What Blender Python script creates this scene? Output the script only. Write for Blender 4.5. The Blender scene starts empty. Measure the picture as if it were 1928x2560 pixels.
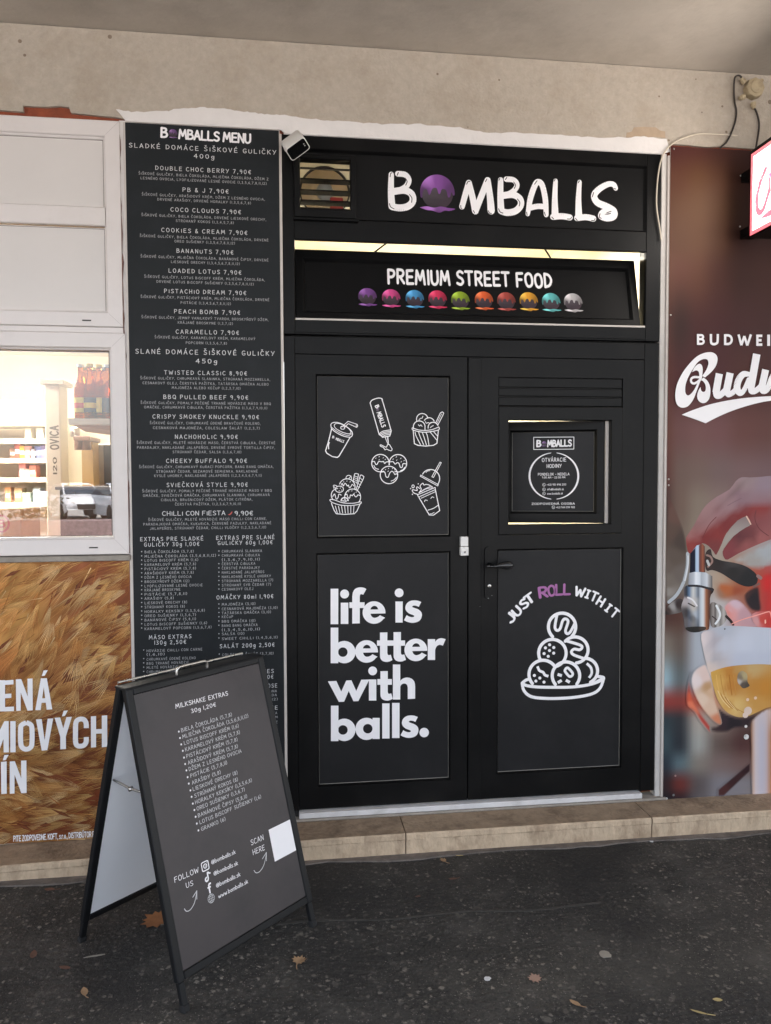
import bpy, math, random, unicodedata
from mathutils import Vector, Matrix
from mathutils.geometry import delaunay_2d_cdt as cdt, tessellate_polygon
random.seed(7)
SC = bpy.context.scene
COL = SC.collection
R = math.radians

# ------------------------------------------------------------------ camera, sky, sun, exposure
CAM = Vector((0, -3.4, 1.575)); YAW, PITCH, ROLL, FPX = 0.12896314, 0.04235489, -0.00388074, 1915.49
IW, IH = 1928.0, 2560.0
cy_, sy_, cp_, sp_ = math.cos(YAW), math.sin(YAW), math.cos(PITCH), math.sin(PITCH)
FW = Vector((sy_*cp_, cy_*cp_, -sp_)); RT0 = Vector((cy_, -sy_, 0)); UP0 = RT0.cross(FW)
RT = math.cos(ROLL)*RT0 + math.sin(ROLL)*UP0; UP = -math.sin(ROLL)*RT0 + math.cos(ROLL)*UP0
cd = bpy.data.cameras.new('camera'); cam = bpy.data.objects.new('camera', cd); COL.objects.link(cam)
cd.sensor_fit = 'VERTICAL'; cd.sensor_height = 24; cd.lens = FPX/IH*24; cd.clip_end = 600; cd.clip_start = 0.05
cam.matrix_world = Matrix(((RT.x, UP.x, -FW.x, CAM.x), (RT.y, UP.y, -FW.y, CAM.y), (RT.z, UP.z, -FW.z, CAM.z), (0, 0, 0, 1)))
SC.camera = cam
w = bpy.data.worlds.new('World'); SC.world = w; w.use_nodes = True
nt = w.node_tree; bg = nt.nodes['Background']
sky = nt.nodes.new('ShaderNodeTexSky'); sky.sky_type = 'NISHITA'; sky.sun_disc = False
SUN_EL, SUN_AZ = R(50), R(52)          # the sun stands off to the right, veiled by cloud
sky.sun_elevation = SUN_EL; sky.sun_rotation = SUN_AZ; sky.dust_density = 4; sky.air_density = 1.0; sky.ozone_density = .6
bg.inputs['Strength'].default_value = 0.12
hs_ = nt.nodes.new('ShaderNodeHueSaturation'); hs_.inputs['Saturation'].default_value = .45     # thin cloud veil
nt.links.new(sky.outputs[0], hs_.inputs['Color']); nt.links.new(hs_.outputs[0], bg.inputs[0])
sl = bpy.data.lights.new('sun', 'SUN'); sl.energy = 3.0; sl.angle = R(12); sl.color = (1, .97, .94)
sun = bpy.data.objects.new('sun', sl); COL.objects.link(sun)
sdir = Vector((math.sin(SUN_AZ)*math.cos(SUN_EL), math.cos(SUN_AZ)*math.cos(SUN_EL), math.sin(SUN_EL)))
sun.rotation_euler = sdir.to_track_quat('Z', 'Y').to_euler(); sun.location = (0, 0, 30)
VS = SC.view_settings
VS.view_transform = 'Standard'; VS.look = 'None'; VS.gamma = 1; VS.use_curve_mapping = False
VS.exposure = 2.62
SC.render.engine = 'CYCLES'
SC.cycles.use_denoising = True; SC.cycles.max_bounces = 8; SC.cycles.diffuse_bounces = 5
SC.cycles.sample_clamp_indirect = 6; SC.cycles.caustics_reflective = False; SC.cycles.caustics_refractive = False

# ------------------------------------------------------------------ pixel -> point helpers (photo measured in its own 1928x2560 pixels)
def ray(px, py): return FW + RT*((px-IW/2)/FPX) - UP*((py-IH/2)/FPX)
def at(px, py, Y=0.0):
    d = ray(px, py); return CAM + d*((Y-CAM.y)/d.y)
ZG = -.045                       # level of the asphalt
def on_ground(px, py, z=-.045):
    d = ray(px, py); return CAM + d*((z-CAM.z)/d.z)
class Plane:
    def __init__(s, o, u, v):
        s.o, s.u, s.v = Vector(o), Vector(u).normalized(), Vector(v).normalized(); s.n = s.u.cross(s.v)
    def px(s, x, y):
        d = ray(x, y); P = CAM + d*((s.o-CAM).dot(s.n)/d.dot(s.n)) - s.o
        return (P.dot(s.u), P.dot(s.v))
    def pt(s, a, b, h=0.0): return s.o + s.u*a + s.v*b + s.n*h
def wall(Y=0.0): return Plane((0, Y, 0), (1, 0, 0), (0, 0, 1))
def rect(L, T, Rr, B, Y=0.0):
    mx, my = (L+Rr)/2, (T+B)/2
    return (at(L, my, Y).x, at(mx, B, Y).z, at(Rr, my, Y).x, at(mx, T, Y).z)
def lin(c):
    c = c/255.0
    return c/12.92 if c <= .04045 else ((c+.055)/1.055)**2.4
def rgb(r, g, b): return (lin(r), lin(g), lin(b), 1.0)

# ------------------------------------------------------------------ materials
MATS = {}
def mat(name, base, rough=.5, var=0.0, scale=12.0, bump=0.0, bscale=60.0, metal=0.0, stain=None, stain_amt=.5, stain_scale=2.0, spec=.5, coat=0.0, stretch=None):
    if name in MATS: return MATS[name]
    m = bpy.data.materials.new(name); m.use_nodes = True; n = m.node_tree.nodes; l = m.node_tree.links
    b = n['Principled BSDF']; b.inputs['Roughness'].default_value = rough; b.inputs['Metallic'].default_value = metal
    b.inputs['Specular IOR Level'].default_value = spec; b.inputs['Coat Weight'].default_value = coat
    b.inputs['Base Color'].default_value = base
    tc = n.new('ShaderNodeTexCoord'); vec = tc.outputs['Object']
    if stretch:
        mp = n.new('ShaderNodeMapping'); mp.inputs['Scale'].default_value = stretch; l.new(vec, mp.inputs['Vector']); vec = mp.outputs[0]
    cur = None
    if var > 0:
        t = n.new('ShaderNodeTexNoise'); t.inputs['Scale'].default_value = scale; t.inputs['Detail'].default_value = 8; t.inputs['Roughness'].default_value = .65
        l.new(vec, t.inputs['Vector'])
        r = n.new('ShaderNodeValToRGB'); e = r.color_ramp.elements
        e[0].position, e[1].position = .3, .7
        e[0].color = tuple(max(0, c*(1-var)) for c in base[:3])+(1,); e[1].color = tuple(min(1, c*(1+var)) for c in base[:3])+(1,)
        l.new(t.outputs['Fac'], r.inputs[0]); cur = r.outputs[0]
        mr = n.new('ShaderNodeMapRange'); mr.inputs[3].default_value = max(.03, rough-.1); mr.inputs[4].default_value = min(1, rough+.12)
        l.new(t.outputs['Fac'], mr.inputs[0]); l.new(mr.outputs[0], b.inputs['Roughness'])
    if stain:
        t = n.new('ShaderNodeTexNoise'); t.inputs['Scale'].default_value = stain_scale; t.inputs['Detail'].default_value = 10; t.inputs['Roughness'].default_value = .7
        l.new(vec, t.inputs['Vector'])
        r = n.new('ShaderNodeValToRGB'); e = r.color_ramp.elements; e[0].position, e[1].position = .48, .72
        e[0].color = (0, 0, 0, 1); e[1].color = (stain_amt,)*3+(1,)
        l.new(t.outputs['Fac'], r.inputs[0])
        mx = n.new('ShaderNodeMix'); mx.data_type = 'RGBA'; l.new(r.outputs[0], mx.inputs[0])
        if cur: l.new(cur, mx.inputs[6])
        else: mx.inputs[6].default_value = base
        mx.inputs[7].default_value = stain; cur = mx.outputs[2]
    if cur: l.new(cur, b.inputs['Base Color'])
    if bump > 0:
        t = n.new('ShaderNodeTexNoise'); t.inputs['Scale'].default_value = bscale; t.inputs['Detail'].default_value = 6
        l.new(vec, t.inputs['Vector'])
        bp = n.new('ShaderNodeBump'); bp.inputs['Strength'].default_value = bump; bp.inputs['Distance'].default_value = .01
        l.new(t.outputs['Fac'], bp.inputs['Height']); l.new(bp.outputs[0], b.inputs['Normal'])
    MATS[name] = m; return m
def emit(name, col, strength):
    m = bpy.data.materials.new(name); m.use_nodes = True; b = m.node_tree.nodes['Principled BSDF']
    b.inputs['Base Color'].default_value = (.8, .8, .8, 1); b.inputs['Emission Color'].default_value = col; b.inputs['Emission Strength'].default_value = strength
    MATS[name] = m; return m
def print_mat(name, rough=.4, spec=.4):
    m = bpy.data.materials.new(name); m.use_nodes = True; n = m.node_tree.nodes; b = n['Principled BSDF']
    a = n.new('ShaderNodeVertexColor'); a.layer_name = 'Col'
    m.node_tree.links.new(a.outputs[0], b.inputs['Base Color']); b.inputs['Roughness'].default_value = rough; b.inputs['Specular IOR Level'].default_value = spec
    MATS[name] = m; return m
def glass_mat(name, boost=2.0, tint=(.97, .98, .97, 1)):
    m = bpy.data.materials.new(name); m.use_nodes = True; n = m.node_tree.nodes; l = m.node_tree.links; n.remove(n['Principled BSDF'])
    tr = n.new('ShaderNodeBsdfTransparent'); tr.inputs[0].default_value = tint
    gl = n.new('ShaderNodeBsdfGlossy'); gl.inputs['Roughness'].default_value = 0.0
    fr = n.new('ShaderNodeFresnel'); fr.inputs[0].default_value = 1.5
    mu = n.new('ShaderNodeMath'); mu.operation = 'MULTIPLY'; mu.inputs[1].default_value = boost; mu.use_clamp = True
    mx = n.new('ShaderNodeMixShader'); l.new(fr.outputs[0], mu.inputs[0]); l.new(mu.outputs[0], mx.inputs[0])
    l.new(tr.outputs[0], mx.inputs[1]); l.new(gl.outputs[0], mx.inputs[2]); l.new(mx.outputs[0], n['Material Output'].inputs[0])
    MATS[name] = m; return m

M_PLASTER = mat('plaster', rgb(178, 168, 155), .92, .10, 30, .5, 90, stain=rgb(150, 134, 114), stain_amt=.5, stain_scale=3.2)
M_CEIL = mat('ceiling_paint', rgb(192, 183, 172), .95, .07, 4, .3, 25, stain=rgb(146, 137, 125), stain_amt=.5, stain_scale=1.8)
M_BRICK = mat('brick', rgb(138, 70, 46), .9, .25, 14, .5, 50, stain=rgb(92, 44, 36), stain_amt=.7, stain_scale=9)
M_PAINTW = mat('white_filler', rgb(222, 218, 216), .7, .04, 10, .3, 40)
M_PVC = mat('white_plastic', rgb(218, 212, 210), .35, .03, 4, .02, 20, stain=rgb(190, 180, 172), stain_amt=.3, stain_scale=2.5)
M_PVCPANEL = mat('white_infill', rgb(212, 207, 204), .4, .03, 2, .02, 12)
M_SEAM = mat('dirty_seam', rgb(120, 112, 106), .9, .3, 40)
M_BLACK = mat('black_frame', rgb(11, 11, 12), .40, .25, 2.5, .04, 90, spec=.17, stain=rgb(34, 33, 32), stain_amt=.4, stain_scale=2.6)
M_BLACKP = mat('black_panel', rgb(24, 24, 26), .48, .15, 2, .03, 50, spec=.25, stain=rgb(44, 43, 44), stain_amt=.35, stain_scale=3)
M_BLACKS = mat('black_sign', rgb(14, 14, 15), .45, .15, 2, .02, 60, spec=.16)
M_BLACKG = mat('black_gasket', rgb(16, 16, 17), .7)
M_GASKET = mat('gasket_highlight', rgb(130, 128, 122), .5)  # thin highlight along the panel gaskets, put into the colour
M_VINYL = mat('white_vinyl', rgb(242, 240, 242), .45, .02, 5)
M_CHALK = mat('chalk_print', rgb(205, 205, 206), .6, .06, 60)
M_DETAIL = mat('dim_print', rgb(168, 168, 170), .6, .06, 60)
M_MENU = mat('menu_board', rgb(24, 28, 31), .55, .10, 1.6, .02, 60, spec=.25, stain=rgb(44, 46, 51), stain_amt=.3, stain_scale=5)
M_WHITEEDGE = mat('white_edge', rgb(205, 198, 192), .5, .06, 8)
M_METALW = mat('pale_aluminium', rgb(190, 190, 192), .35, .06, 30, metal=.6)
M_STEEL = mat('bright_steel', rgb(190, 188, 184), .28, .1, 30, metal=1.0)
M_CONC = mat('grey_cement', rgb(150, 143, 134), .95, .18, 14, .5, 60)
M_BOARDFR = mat('anodised_black', rgb(23, 24, 26), .42, .12, 6, .02, 80, spec=.25)
M_BOARD = mat('board_print', rgb(55, 49, 51), .45, .10, 2.2, .015, 40, stain=rgb(38, 36, 38), stain_amt=.7, stain_scale=5)
M_BOARDW = mat('board_back', rgb(240, 242, 246), .3, .02, 3)
M_RUBBER = mat('black_rubber', rgb(24, 24, 25), .8)
M_CAMW = mat('camera_white', rgb(225, 223, 220), .4, .02)
M_GLOSSBLK = mat('gloss_black', rgb(10, 10, 11), .12)
M_CABLEB = mat('dark_cable', rgb(52, 46, 42), .7)
M_CABLEW = mat('pale_cable', rgb(205, 195, 178), .6)
M_JBOX = mat('aged_plastic', rgb(178, 162, 132), .7, .12, 20, stain=rgb(120, 100, 78), stain_amt=.5, stain_scale=18)
M_STONE = mat('step_stone', rgb(160, 138, 114), .85, .22, 16, .7, 60, stain=rgb(88, 70, 55), stain_amt=.85, stain_scale=7)
M_STONEF = mat('step_nose', rgb(196, 174, 148), .85, .16, 22, .8, 60, stain=rgb(120, 96, 74), stain_amt=.8, stain_scale=8, stretch=(1, 1, .5))  # lighter than the tread: the street light on the front is in the colour
M_PRINT = print_mat('poster_print', .5, .14)
M_LOGO = print_mat('logo_print', .35)
M_GLASS = glass_mat('window_glass', 4.5)
M_PURPLE = mat('purple_vinyl', rgb(162, 98, 156), .45, .05, 30)
M_RED = mat('red_plastic', rgb(170, 40, 36), .4)
M_CHILLI = mat('chilli_print', rgb(190, 80, 70), .5)

# ------------------------------------------------------------------ mesh builder
class MB:
    def __init__(s): s.v, s.f, s.mi, s.sm, s.mats = [], [], [], [], []
    def m(s, material):
        if material not in s.mats: s.mats.append(material)
        return s.mats.index(material)
    def add(s, vs, fs, material, smooth=False):
        o = len(s.v); s.v.extend([tuple(p) for p in vs]); k = s.m(material)
        for f in fs: s.f.append([o+i for i in f]); s.mi.append(k); s.sm.append(smooth)
    def box(s, x0, y0, z0, x1, y1, z1, material, bev=0.0):
        if bev > 0:
            s.hull_box(Matrix.Translation(((x0+x1)/2, (y0+y1)/2, (z0+z1)/2)), (x1-x0)/2, (y1-y0)/2, (z1-z0)/2, bev, material); return
        s.add([(x0,y0,z0),(x1,y0,z0),(x1,y1,z0),(x0,y1,z0),(x0,y0,z1),(x1,y0,z1),(x1,y1,z1),(x0,y1,z1)],
              [(0,3,2,1),(4,5,6,7),(0,1,5,4),(1,2,6,5),(2,3,7,6),(3,0,4,7)], material)
    def hull_box(s, M, hx, hy, hz, b, material):
        # box with chamfered edges: 24 verts
        vs, idx = [], {}
        for sx in (-1, 1):
            for sy in (-1, 1):
                for sz in (-1, 1):
                    for a in range(3):
                        p = [sx*(hx-b), sy*(hy-b), sz*(hz-b)]; p[a] = (sx*hx, sy*hy, sz*hz)[a]
                        idx[(sx, sy, sz, a)] = len(vs); vs.append(M @ Vector(p))
        fs = []
        for a in range(3):
            o1, o2 = (a+1) % 3, (a+2) % 3
            for sg in (-1, 1):
                q = []
                for s1, s2 in ((-1,-1),(1,-1),(1,1),(-1,1)):
                    c = [0,0,0]; c[a] = sg; c[o1] = s1; c[o2] = s2; q.append(idx[(c[0],c[1],c[2],a)])
                fs.append(q if sg > 0 else q[::-1])
            for s1 in (-1, 1):
                for s2 in (-1, 1):
                    c0 = [0,0,0]; c0[o1] = s1; c0[o2] = s2; c0[a] = -1; c1 = list(c0); c1[a] = 1
                    q = [idx[tuple(c0)+(o1,)], idx[tuple(c1)+(o1,)], idx[tuple(c1)+(o2,)], idx[tuple(c0)+(o2,)]]
                    fs.append(q if s1*s2 < 0 else q[::-1])
        for sx in (-1, 1):
            for sy in (-1, 1):
                for sz in (-1, 1):
                    q = [idx[(sx,sy,sz,k)] for k in range(3)]
                    fs.append(q if sx*sy*sz > 0 else q[::-1])
        s.add(vs, fs, material)
    def rings(s, rs, material, cap=False):
        # mitred frame swept through rectangles (x0,z0,x1,z1,y)
        vs = []
        for (x0, z0, x1, z1, y) in rs: vs += [(x0,y,z0),(x1,y,z0),(x1,y,z1),(x0,y,z1)]
        fs = []
        for i in range(len(rs)-1):
            a, b = 4*i, 4*i+4
            for k in range(4): fs.append((a+k, a+(k+1) % 4, b+(k+1) % 4, b+k))
        if cap: b = 4*(len(rs)-1); fs.append((b, b+1, b+2, b+3))
        s.add(vs, fs, material)
    def tube(s, pts, r, material, n=10, caps=True):
        pts = [Vector(p) for p in pts]; rr = r if isinstance(r, (list, tuple)) else [r]*len(pts)
        vs, fs = [], []; t = (pts[1]-pts[0]).normalized(); ref = Vector((0,0,1)) if abs(t.z) < .9 else Vector((1,0,0))
        nrm = t.cross(ref).normalized()
        for i, p in enumerate(pts):
            t = (pts[min(i+1, len(pts)-1)]-pts[max(i-1, 0)]).normalized()
            nrm = (nrm - t*nrm.dot(t)).normalized(); bn = t.cross(nrm)
            for k in range(n):
                a = 2*math.pi*k/n; vs.append(p + (nrm*math.cos(a)+bn*math.sin(a))*rr[i])
        for i in range(len(pts)-1):
            for k in range(n): fs.append((i*n+k, i*n+(k+1) % n, (i+1)*n+(k+1) % n, (i+1)*n+k))
        s.add(vs, fs, material, True)
        if caps:
            e = (len(pts)-1)*n
            s.add(vs[:n], [tuple(range(n))[::-1]], material); s.add(vs[e:], [tuple(range(n))], material)
    def lathe(s, prof, c, axis, material, n=24, smooth=True):
        axis = Vector(axis).normalized(); ref = Vector((0,0,1)) if abs(axis.z) < .9 else Vector((1,0,0))
        a = axis.cross(ref).normalized(); b = axis.cross(a); c = Vector(c); vs, fs = [], []
        for (r, h) in prof:
            for k in range(n):
                t = 2*math.pi*k/n; vs.append(c + axis*h + (a*math.cos(t)+b*math.sin(t))*max(r, 1e-5))
        for i in range(len(prof)-1):
            for k in range(n): fs.append((i*n+k, i*n+(k+1) % n, (i+1)*n+(k+1) % n, (i+1)*n+k))
        s.add(vs, fs, material, smooth)
    def plate(s, pl, outline, h0, h1, material, holes=()):
        # extruded outline on a plane, front at h1 (towards the viewer), back at h0
        loops = [outline]+list(holes); tris = tessellate_polygon([[Vector((a, b, 0)) for a, b in lp] for lp in loops])
        flat = [p for lp in loops for p in lp]
        s.add([pl.pt(a, b, h1) for a, b in flat], [tuple(t) for t in tris], material)
        for lp in loops:
            n = len(lp); s.add([pl.pt(a, b, h0) for a, b in lp]+[pl.pt(a, b, h1) for a, b in lp],
                               [(i, (i+1) % n, n+(i+1) % n, n+i) for i in range(n)], material)
    def build(s, name, parent=None, colors=None):
        me = bpy.data.meshes.new(name); me.from_pydata(s.v, [], s.f)
        for m_ in s.mats: me.materials.append(m_)
        me.polygons.foreach_set('material_index', s.mi); me.polygons.foreach_set('use_smooth', s.sm)
        if colors:
            at_ = me.color_attributes.new('Col', 'FLOAT_COLOR', 'POINT')
            flat = [c for cc in colors for c in cc]; at_.data.foreach_set('color', flat)
        me.update()
        o = bpy.data.objects.new(name, me); COL.objects.link(o)
        if parent is not None: attach(o, parent)
        return o
ORG = {}
def origin_of(p): return ORG.get(p.name, Vector((0,0,0)))
def attach(o, p):
    o.parent = p; o.matrix_parent_inverse = Matrix.Translation(-origin_of(p))
def thing(name, label, cat, loc, group=None):
    o = bpy.data.objects.new(name, None); o.empty_display_size = .1; COL.objects.link(o); o.location = loc; ORG[o.name] = Vector(loc)
    o['label'] = label; o['category'] = cat
    if group: o['group'] = group
    return o
def tag(o, label, cat, group=None):
    o['label'] = label; o['category'] = cat
    if group: o['group'] = group
    return o
def struct(o): o['kind'] = 'structure'; return o

# ------------------------------------------------------------------ flat artwork: unioned strokes and outlines
def area2(p): return sum(p[i-1][0]*p[i][1]-p[i][0]*p[i-1][1] for i in range(len(p)))
def union(polys, eps=1e-6):
    vs, fs = [], []
    for p in polys:
        if abs(area2(p)) < 1e-12: continue
        if area2(p) < 0: p = p[::-1]
        i = len(vs); vs += [Vector(q) for q in p]; fs.append(list(range(i, i+len(p))))
    if not fs: return [], []
    r = cdt(vs, [], fs, 0, eps, True)
    return [tuple(q) for q in r[0]], [tuple(f) for f, o in zip(r[2], r[5]) if o]
def smooth(pts, k=5, closed=False):
    if len(pts) < 3: return list(pts)
    P = list(pts); out = []; n = len(P)
    if closed and P[0] == P[-1]: P = P[:-1]; n -= 1
    rng = range(n if closed else n-1)
    for i in rng:
        g = (lambda j: P[j % n]) if closed else (lambda j: P[min(max(j, 0), n-1)])
        a, b, c, d = g(i-1), g(i), g(i+1), g(i+2)
        for s in range(k):
            t = s/k
            out.append(tuple(.5*((2*b[q])+(-a[q]+c[q])*t+(2*a[q]-5*b[q]+4*c[q]-d[q])*t*t+(-a[q]+3*b[q]-3*c[q]+d[q])*t**3) for q in range(len(b))))
    out.append(P[0] if closed else P[-1]); return out
def disc(c, r, n=10, ry=None):
    ry = ry or r
    return [(c[0]+r*math.cos(2*math.pi*i/n), c[1]+ry*math.sin(2*math.pi*i/n)) for i in range(n)]
def stroke(pts, wd, cap='round', n=8):
    W_ = wd if isinstance(wd, (list, tuple)) else [wd]*len(pts); out = []
    for i in range(len(pts)-1):
        (x0, y0), (x1, y1) = pts[i][:2], pts[i+1][:2]; L = math.hypot(x1-x0, y1-y0)
        if L < 1e-9: continue
        nx, ny = -(y1-y0)/L, (x1-x0)/L; a, b = W_[i]/2, W_[i+1]/2
        out.append([(x0+nx*a, y0+ny*a), (x0-nx*a, y0-ny*a), (x1-nx*b, y1-ny*b), (x1+nx*b, y1+ny*b)])
    last = len(pts)-1
    for i, p in enumerate(pts):
        if cap == 'butt' and i in (0, last): continue
        if 0 < i < last:   # skip discs on nearly straight joints
            ax, ay = p[0]-pts[i-1][0], p[1]-pts[i-1][1]; bx, by = pts[i+1][0]-p[0], pts[i+1][1]-p[1]
            la, lb = math.hypot(ax, ay), math.hypot(bx, by)
            if la > 1e-9 and lb > 1e-9 and (ax*bx+ay*by)/(la*lb) > .995: continue
        out.append(disc(p, W_[i]/2, n))
    return out
FONT = {
'A':"0 0 3.2 10 6.4 0;1.2 3.6 5.4 3.6",'B':".3 0 .5 10;~.5 10 4.4 9.4 5 7.5 3.6 5.6 .5 5.2;~.5 5.2 4.6 5 6 2.8 4.5 .5 .3 0",
'C':"~6 8.6 4 10 1.6 8.6 .2 5 1.4 1.2 3.8 0 6.2 1.4",'D':".4 0 .4 10;~.4 10 4.2 9 6.4 5.4 4.6 1.4 .4 0",
'E':"5.6 10 .6 9.8 .4 .1 5.8 .2;.5 5.2 5 5.2",'F':"5.8 10 .6 9.8 .4 0;.5 5.2 4.8 5.2",
'G':"~6 8.8 3.8 10 1.2 8.4 .2 5 1.4 1 4 0 6 1.2 6 4.2;6 4.3 3.4 4.3",'H':".4 0 .4 10;6 0 6 10;.4 5 6 5",'I':"1 0 1 10",
'J':"~5 10 5 3 4 .4 2 0 .4 1.6",'K':".4 0 .4 10;5.8 10 .6 4.6;1.8 5.6 6 0",'L':".6 10 .4 .2 5.6 .2",
'M':"0 0 1.2 10 4 3 6.8 10 8 0",'N':".3 0 .5 10 6 0 6.2 10",'O':"~3.2 10 .8 8.4 .2 4.8 1.4 1 3.6 0 6 1.6 6.6 5.4 5.4 9 3.2 10",
'P':".4 0 .5 10;~.5 10 4.6 9.6 5.8 7.4 4.2 5 .5 4.6",'Q':"~3.2 10 .8 8.4 .2 4.8 1.4 1 3.6 0 6 1.6 6.6 5.4 5.4 9 3.2 10;4 2.6 6.8 -.6",
'R':".4 0 .5 10;~.5 10 4.6 9.6 5.8 7.4 4.2 5 .5 4.6;2.4 4.8 6 0",'S':"~5.6 8.8 3.2 10 .8 8.4 1.6 6 4.6 4.4 5.6 2 3.4 0 .3 1",
'T':"0 10 6.4 10;3.2 10 3.2 0",'U':"~.4 10 .4 3 2 .2 4.4 .4 6 3 6 10",'V':"0 10 3 0 6.2 10",'W':"0 10 2 0 4.4 7.4 6.6 0 9 10",
'X':"0 0 6 10;.2 10 6 0",'Y':"0 10 3 5.2;6.4 10 2 0",'Z':".2 10 5.8 10 .2 0 6 .1",
'0':"~2.8 10 .6 8 .3 4.6 1.6 .4 3.8 .4 5.4 4 4.8 8.6 2.8 10",'1':"1 0 1 10",'2':"~.4 8 2.6 10 4.8 8 3.6 4.6 .2 .1;.2 .1 5.4 .1",
'3':"~.4 9.4 3 10 4.6 8 2 5.4 4.9 3 3.4 .3 .2 .6",'4':"4.4 0 4.4 10 .2 3.4 6 3.4",'5':"5 10 1 10 .8 5.6;~.8 5.6 4 6 5 3 3.4 .3 .2 .6",
'6':"~4.8 10 1.4 7 .4 3 2.4 0 5 1.6 4.6 4.6 2.4 5.2 .6 3.4",'7':".2 10 5.4 10 1.8 0",'8':"~2.8 10 .8 8 2.8 5.4 5.2 2.6 2.8 0 .4 2.6 2.8 5.4 4.8 8 2.8 10",
'9':"~5 7.4 3 10 .5 8 2 5 4.8 6.6 5 7.4 4.8 3.6 3.6 0",'€':"~5.6 8.8 3.8 10 1.8 8.4 1.2 5 2 1.4 3.8 0 5.6 1.2;0 5.9 4.6 5.9;0 4.1 4.4 4.1",
'&':"~5.8 0 2 6.6 1.6 8.6 3 10 4 8.4 .8 4 .8 1 2.8 0 5.4 3.6",'-':".4 4.6 4.2 4.6",'+':".2 4.6 5 4.6;2.6 2.2 2.6 7",',':"1 .6 .4 -1.8",'.':".7 .2 .9 .2",
':':".7 1.4 .9 1.4;.7 6 .9 6",'(':"~2.2 11 .6 7 .6 3.6 2.2 -1",')':"~.2 11 1.8 7 1.8 3.6 .2 -1",'/':"0 0 4 10",'•':"1 4.6 1.1 4.6",
'g':"~4.6 5.8 2.2 6.6 .5 3.8 2 1 4.4 3;~4.8 6.4 4.7 1 4 -3 1.8 -3.6 .4 -2.6",'m':".4 0 .4 6.4;~.4 4.6 2 6.4 3.6 5 3.6 0;~3.6 4.6 5.2 6.4 6.8 5 6.8 0",
'l':".8 0 .8 10.4",'b':".5 10.4 .5 0;~.5 4.6 2.6 6.4 4.8 3.4 2.8 .1 .5 1.6",'o':"~2.6 6.4 .4 3.4 2.4 0 4.8 3 2.6 6.4",'a':"~4.4 5.4 2.2 6.4 .4 3 2 .1 4.4 2.4;4.6 6.4 4.7 0",
's':"~4 5.6 2.2 6.4 .8 5 3.4 2.6 3.8 1 2 0 .2 .8",'k':".5 10.4 .5 0;4.2 6.4 .6 2.8;1.6 3.8 4.4 0",'w':".1 6.4 1.6 0 3.4 5 5 0 6.8 6.4",'i':".7 0 .7 6.2;.7 8.8 .8 8.8",
'n':".4 0 .4 6.4;~.4 4.4 2.4 6.4 4.4 4.6 4.4 0",'f':"~4 9.8 2.6 10.2 1.6 8.6 1.6 0;0 6 3.6 6",'t':"1.6 9 1.6 .6 3.2 .2;0 6.2 3.4 6.2",'r':".5 0 .5 6.4;~.5 4.4 2 6.2 3.8 6",
'@':"~6 4 4.4 6.4 2.8 4 4.2 2 6 4.6;~6.2 6.4 6 2.6 7.6 2.4 8.4 5 6.4 8.8 2.6 8.4 .6 4.6 2 .4 5.4 -.6 7.6 .4",'§':"",
}
ACC = {'\u0301':"3 11.6 4.4 13.6",'\u030c':"1.9 13.6 3.2 11.8 4.6 13.6",'\u0303':"~1.4 11.8 2.6 12.8 3.8 11.8 5 12.8",'\u0308':"2 12.4 2.2 12.4;4.4 12.4 4.6 12.4",'\u0302':"1.9 11.8 3.2 13.4 4.6 11.8"}
def parse(sp):
    out = []
    for st in sp.split(';'):
        if not st: continue
        sm_ = st[0] == '~'; q = [float(a) for a in st.lstrip('~').split()]
        p = list(zip(q[::2], q[1::2])); out.append(smooth(p, 4) if sm_ else p)
    return out
GC = {}
def glyph(ch, wt, lowi=False):
    key = (ch, wt, lowi)
    if key in GC: return GC[key]
    d = unicodedata.normalize('NFD', ch); base = d[0]
    st = parse(FONT.get(base, ''))
    if lowi and base in 'IU': st = [[(x, y*.84) for x, y in s] for s in st]
    wid = max([x for s in st for x, y in s], default=3.0)
    acc = []
    for a in d[1:]:
        for s in parse(ACC.get(a, '')): acc.append([(x-3.2+wid/2, y-(1.4 if lowi and base in 'IU' else 0)) for x, y in s])
    polys = [p for s in st+acc for p in stroke(s, wt, n=7)]
    GC[key] = (union(polys, 1e-4), wid); return GC[key]
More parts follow.
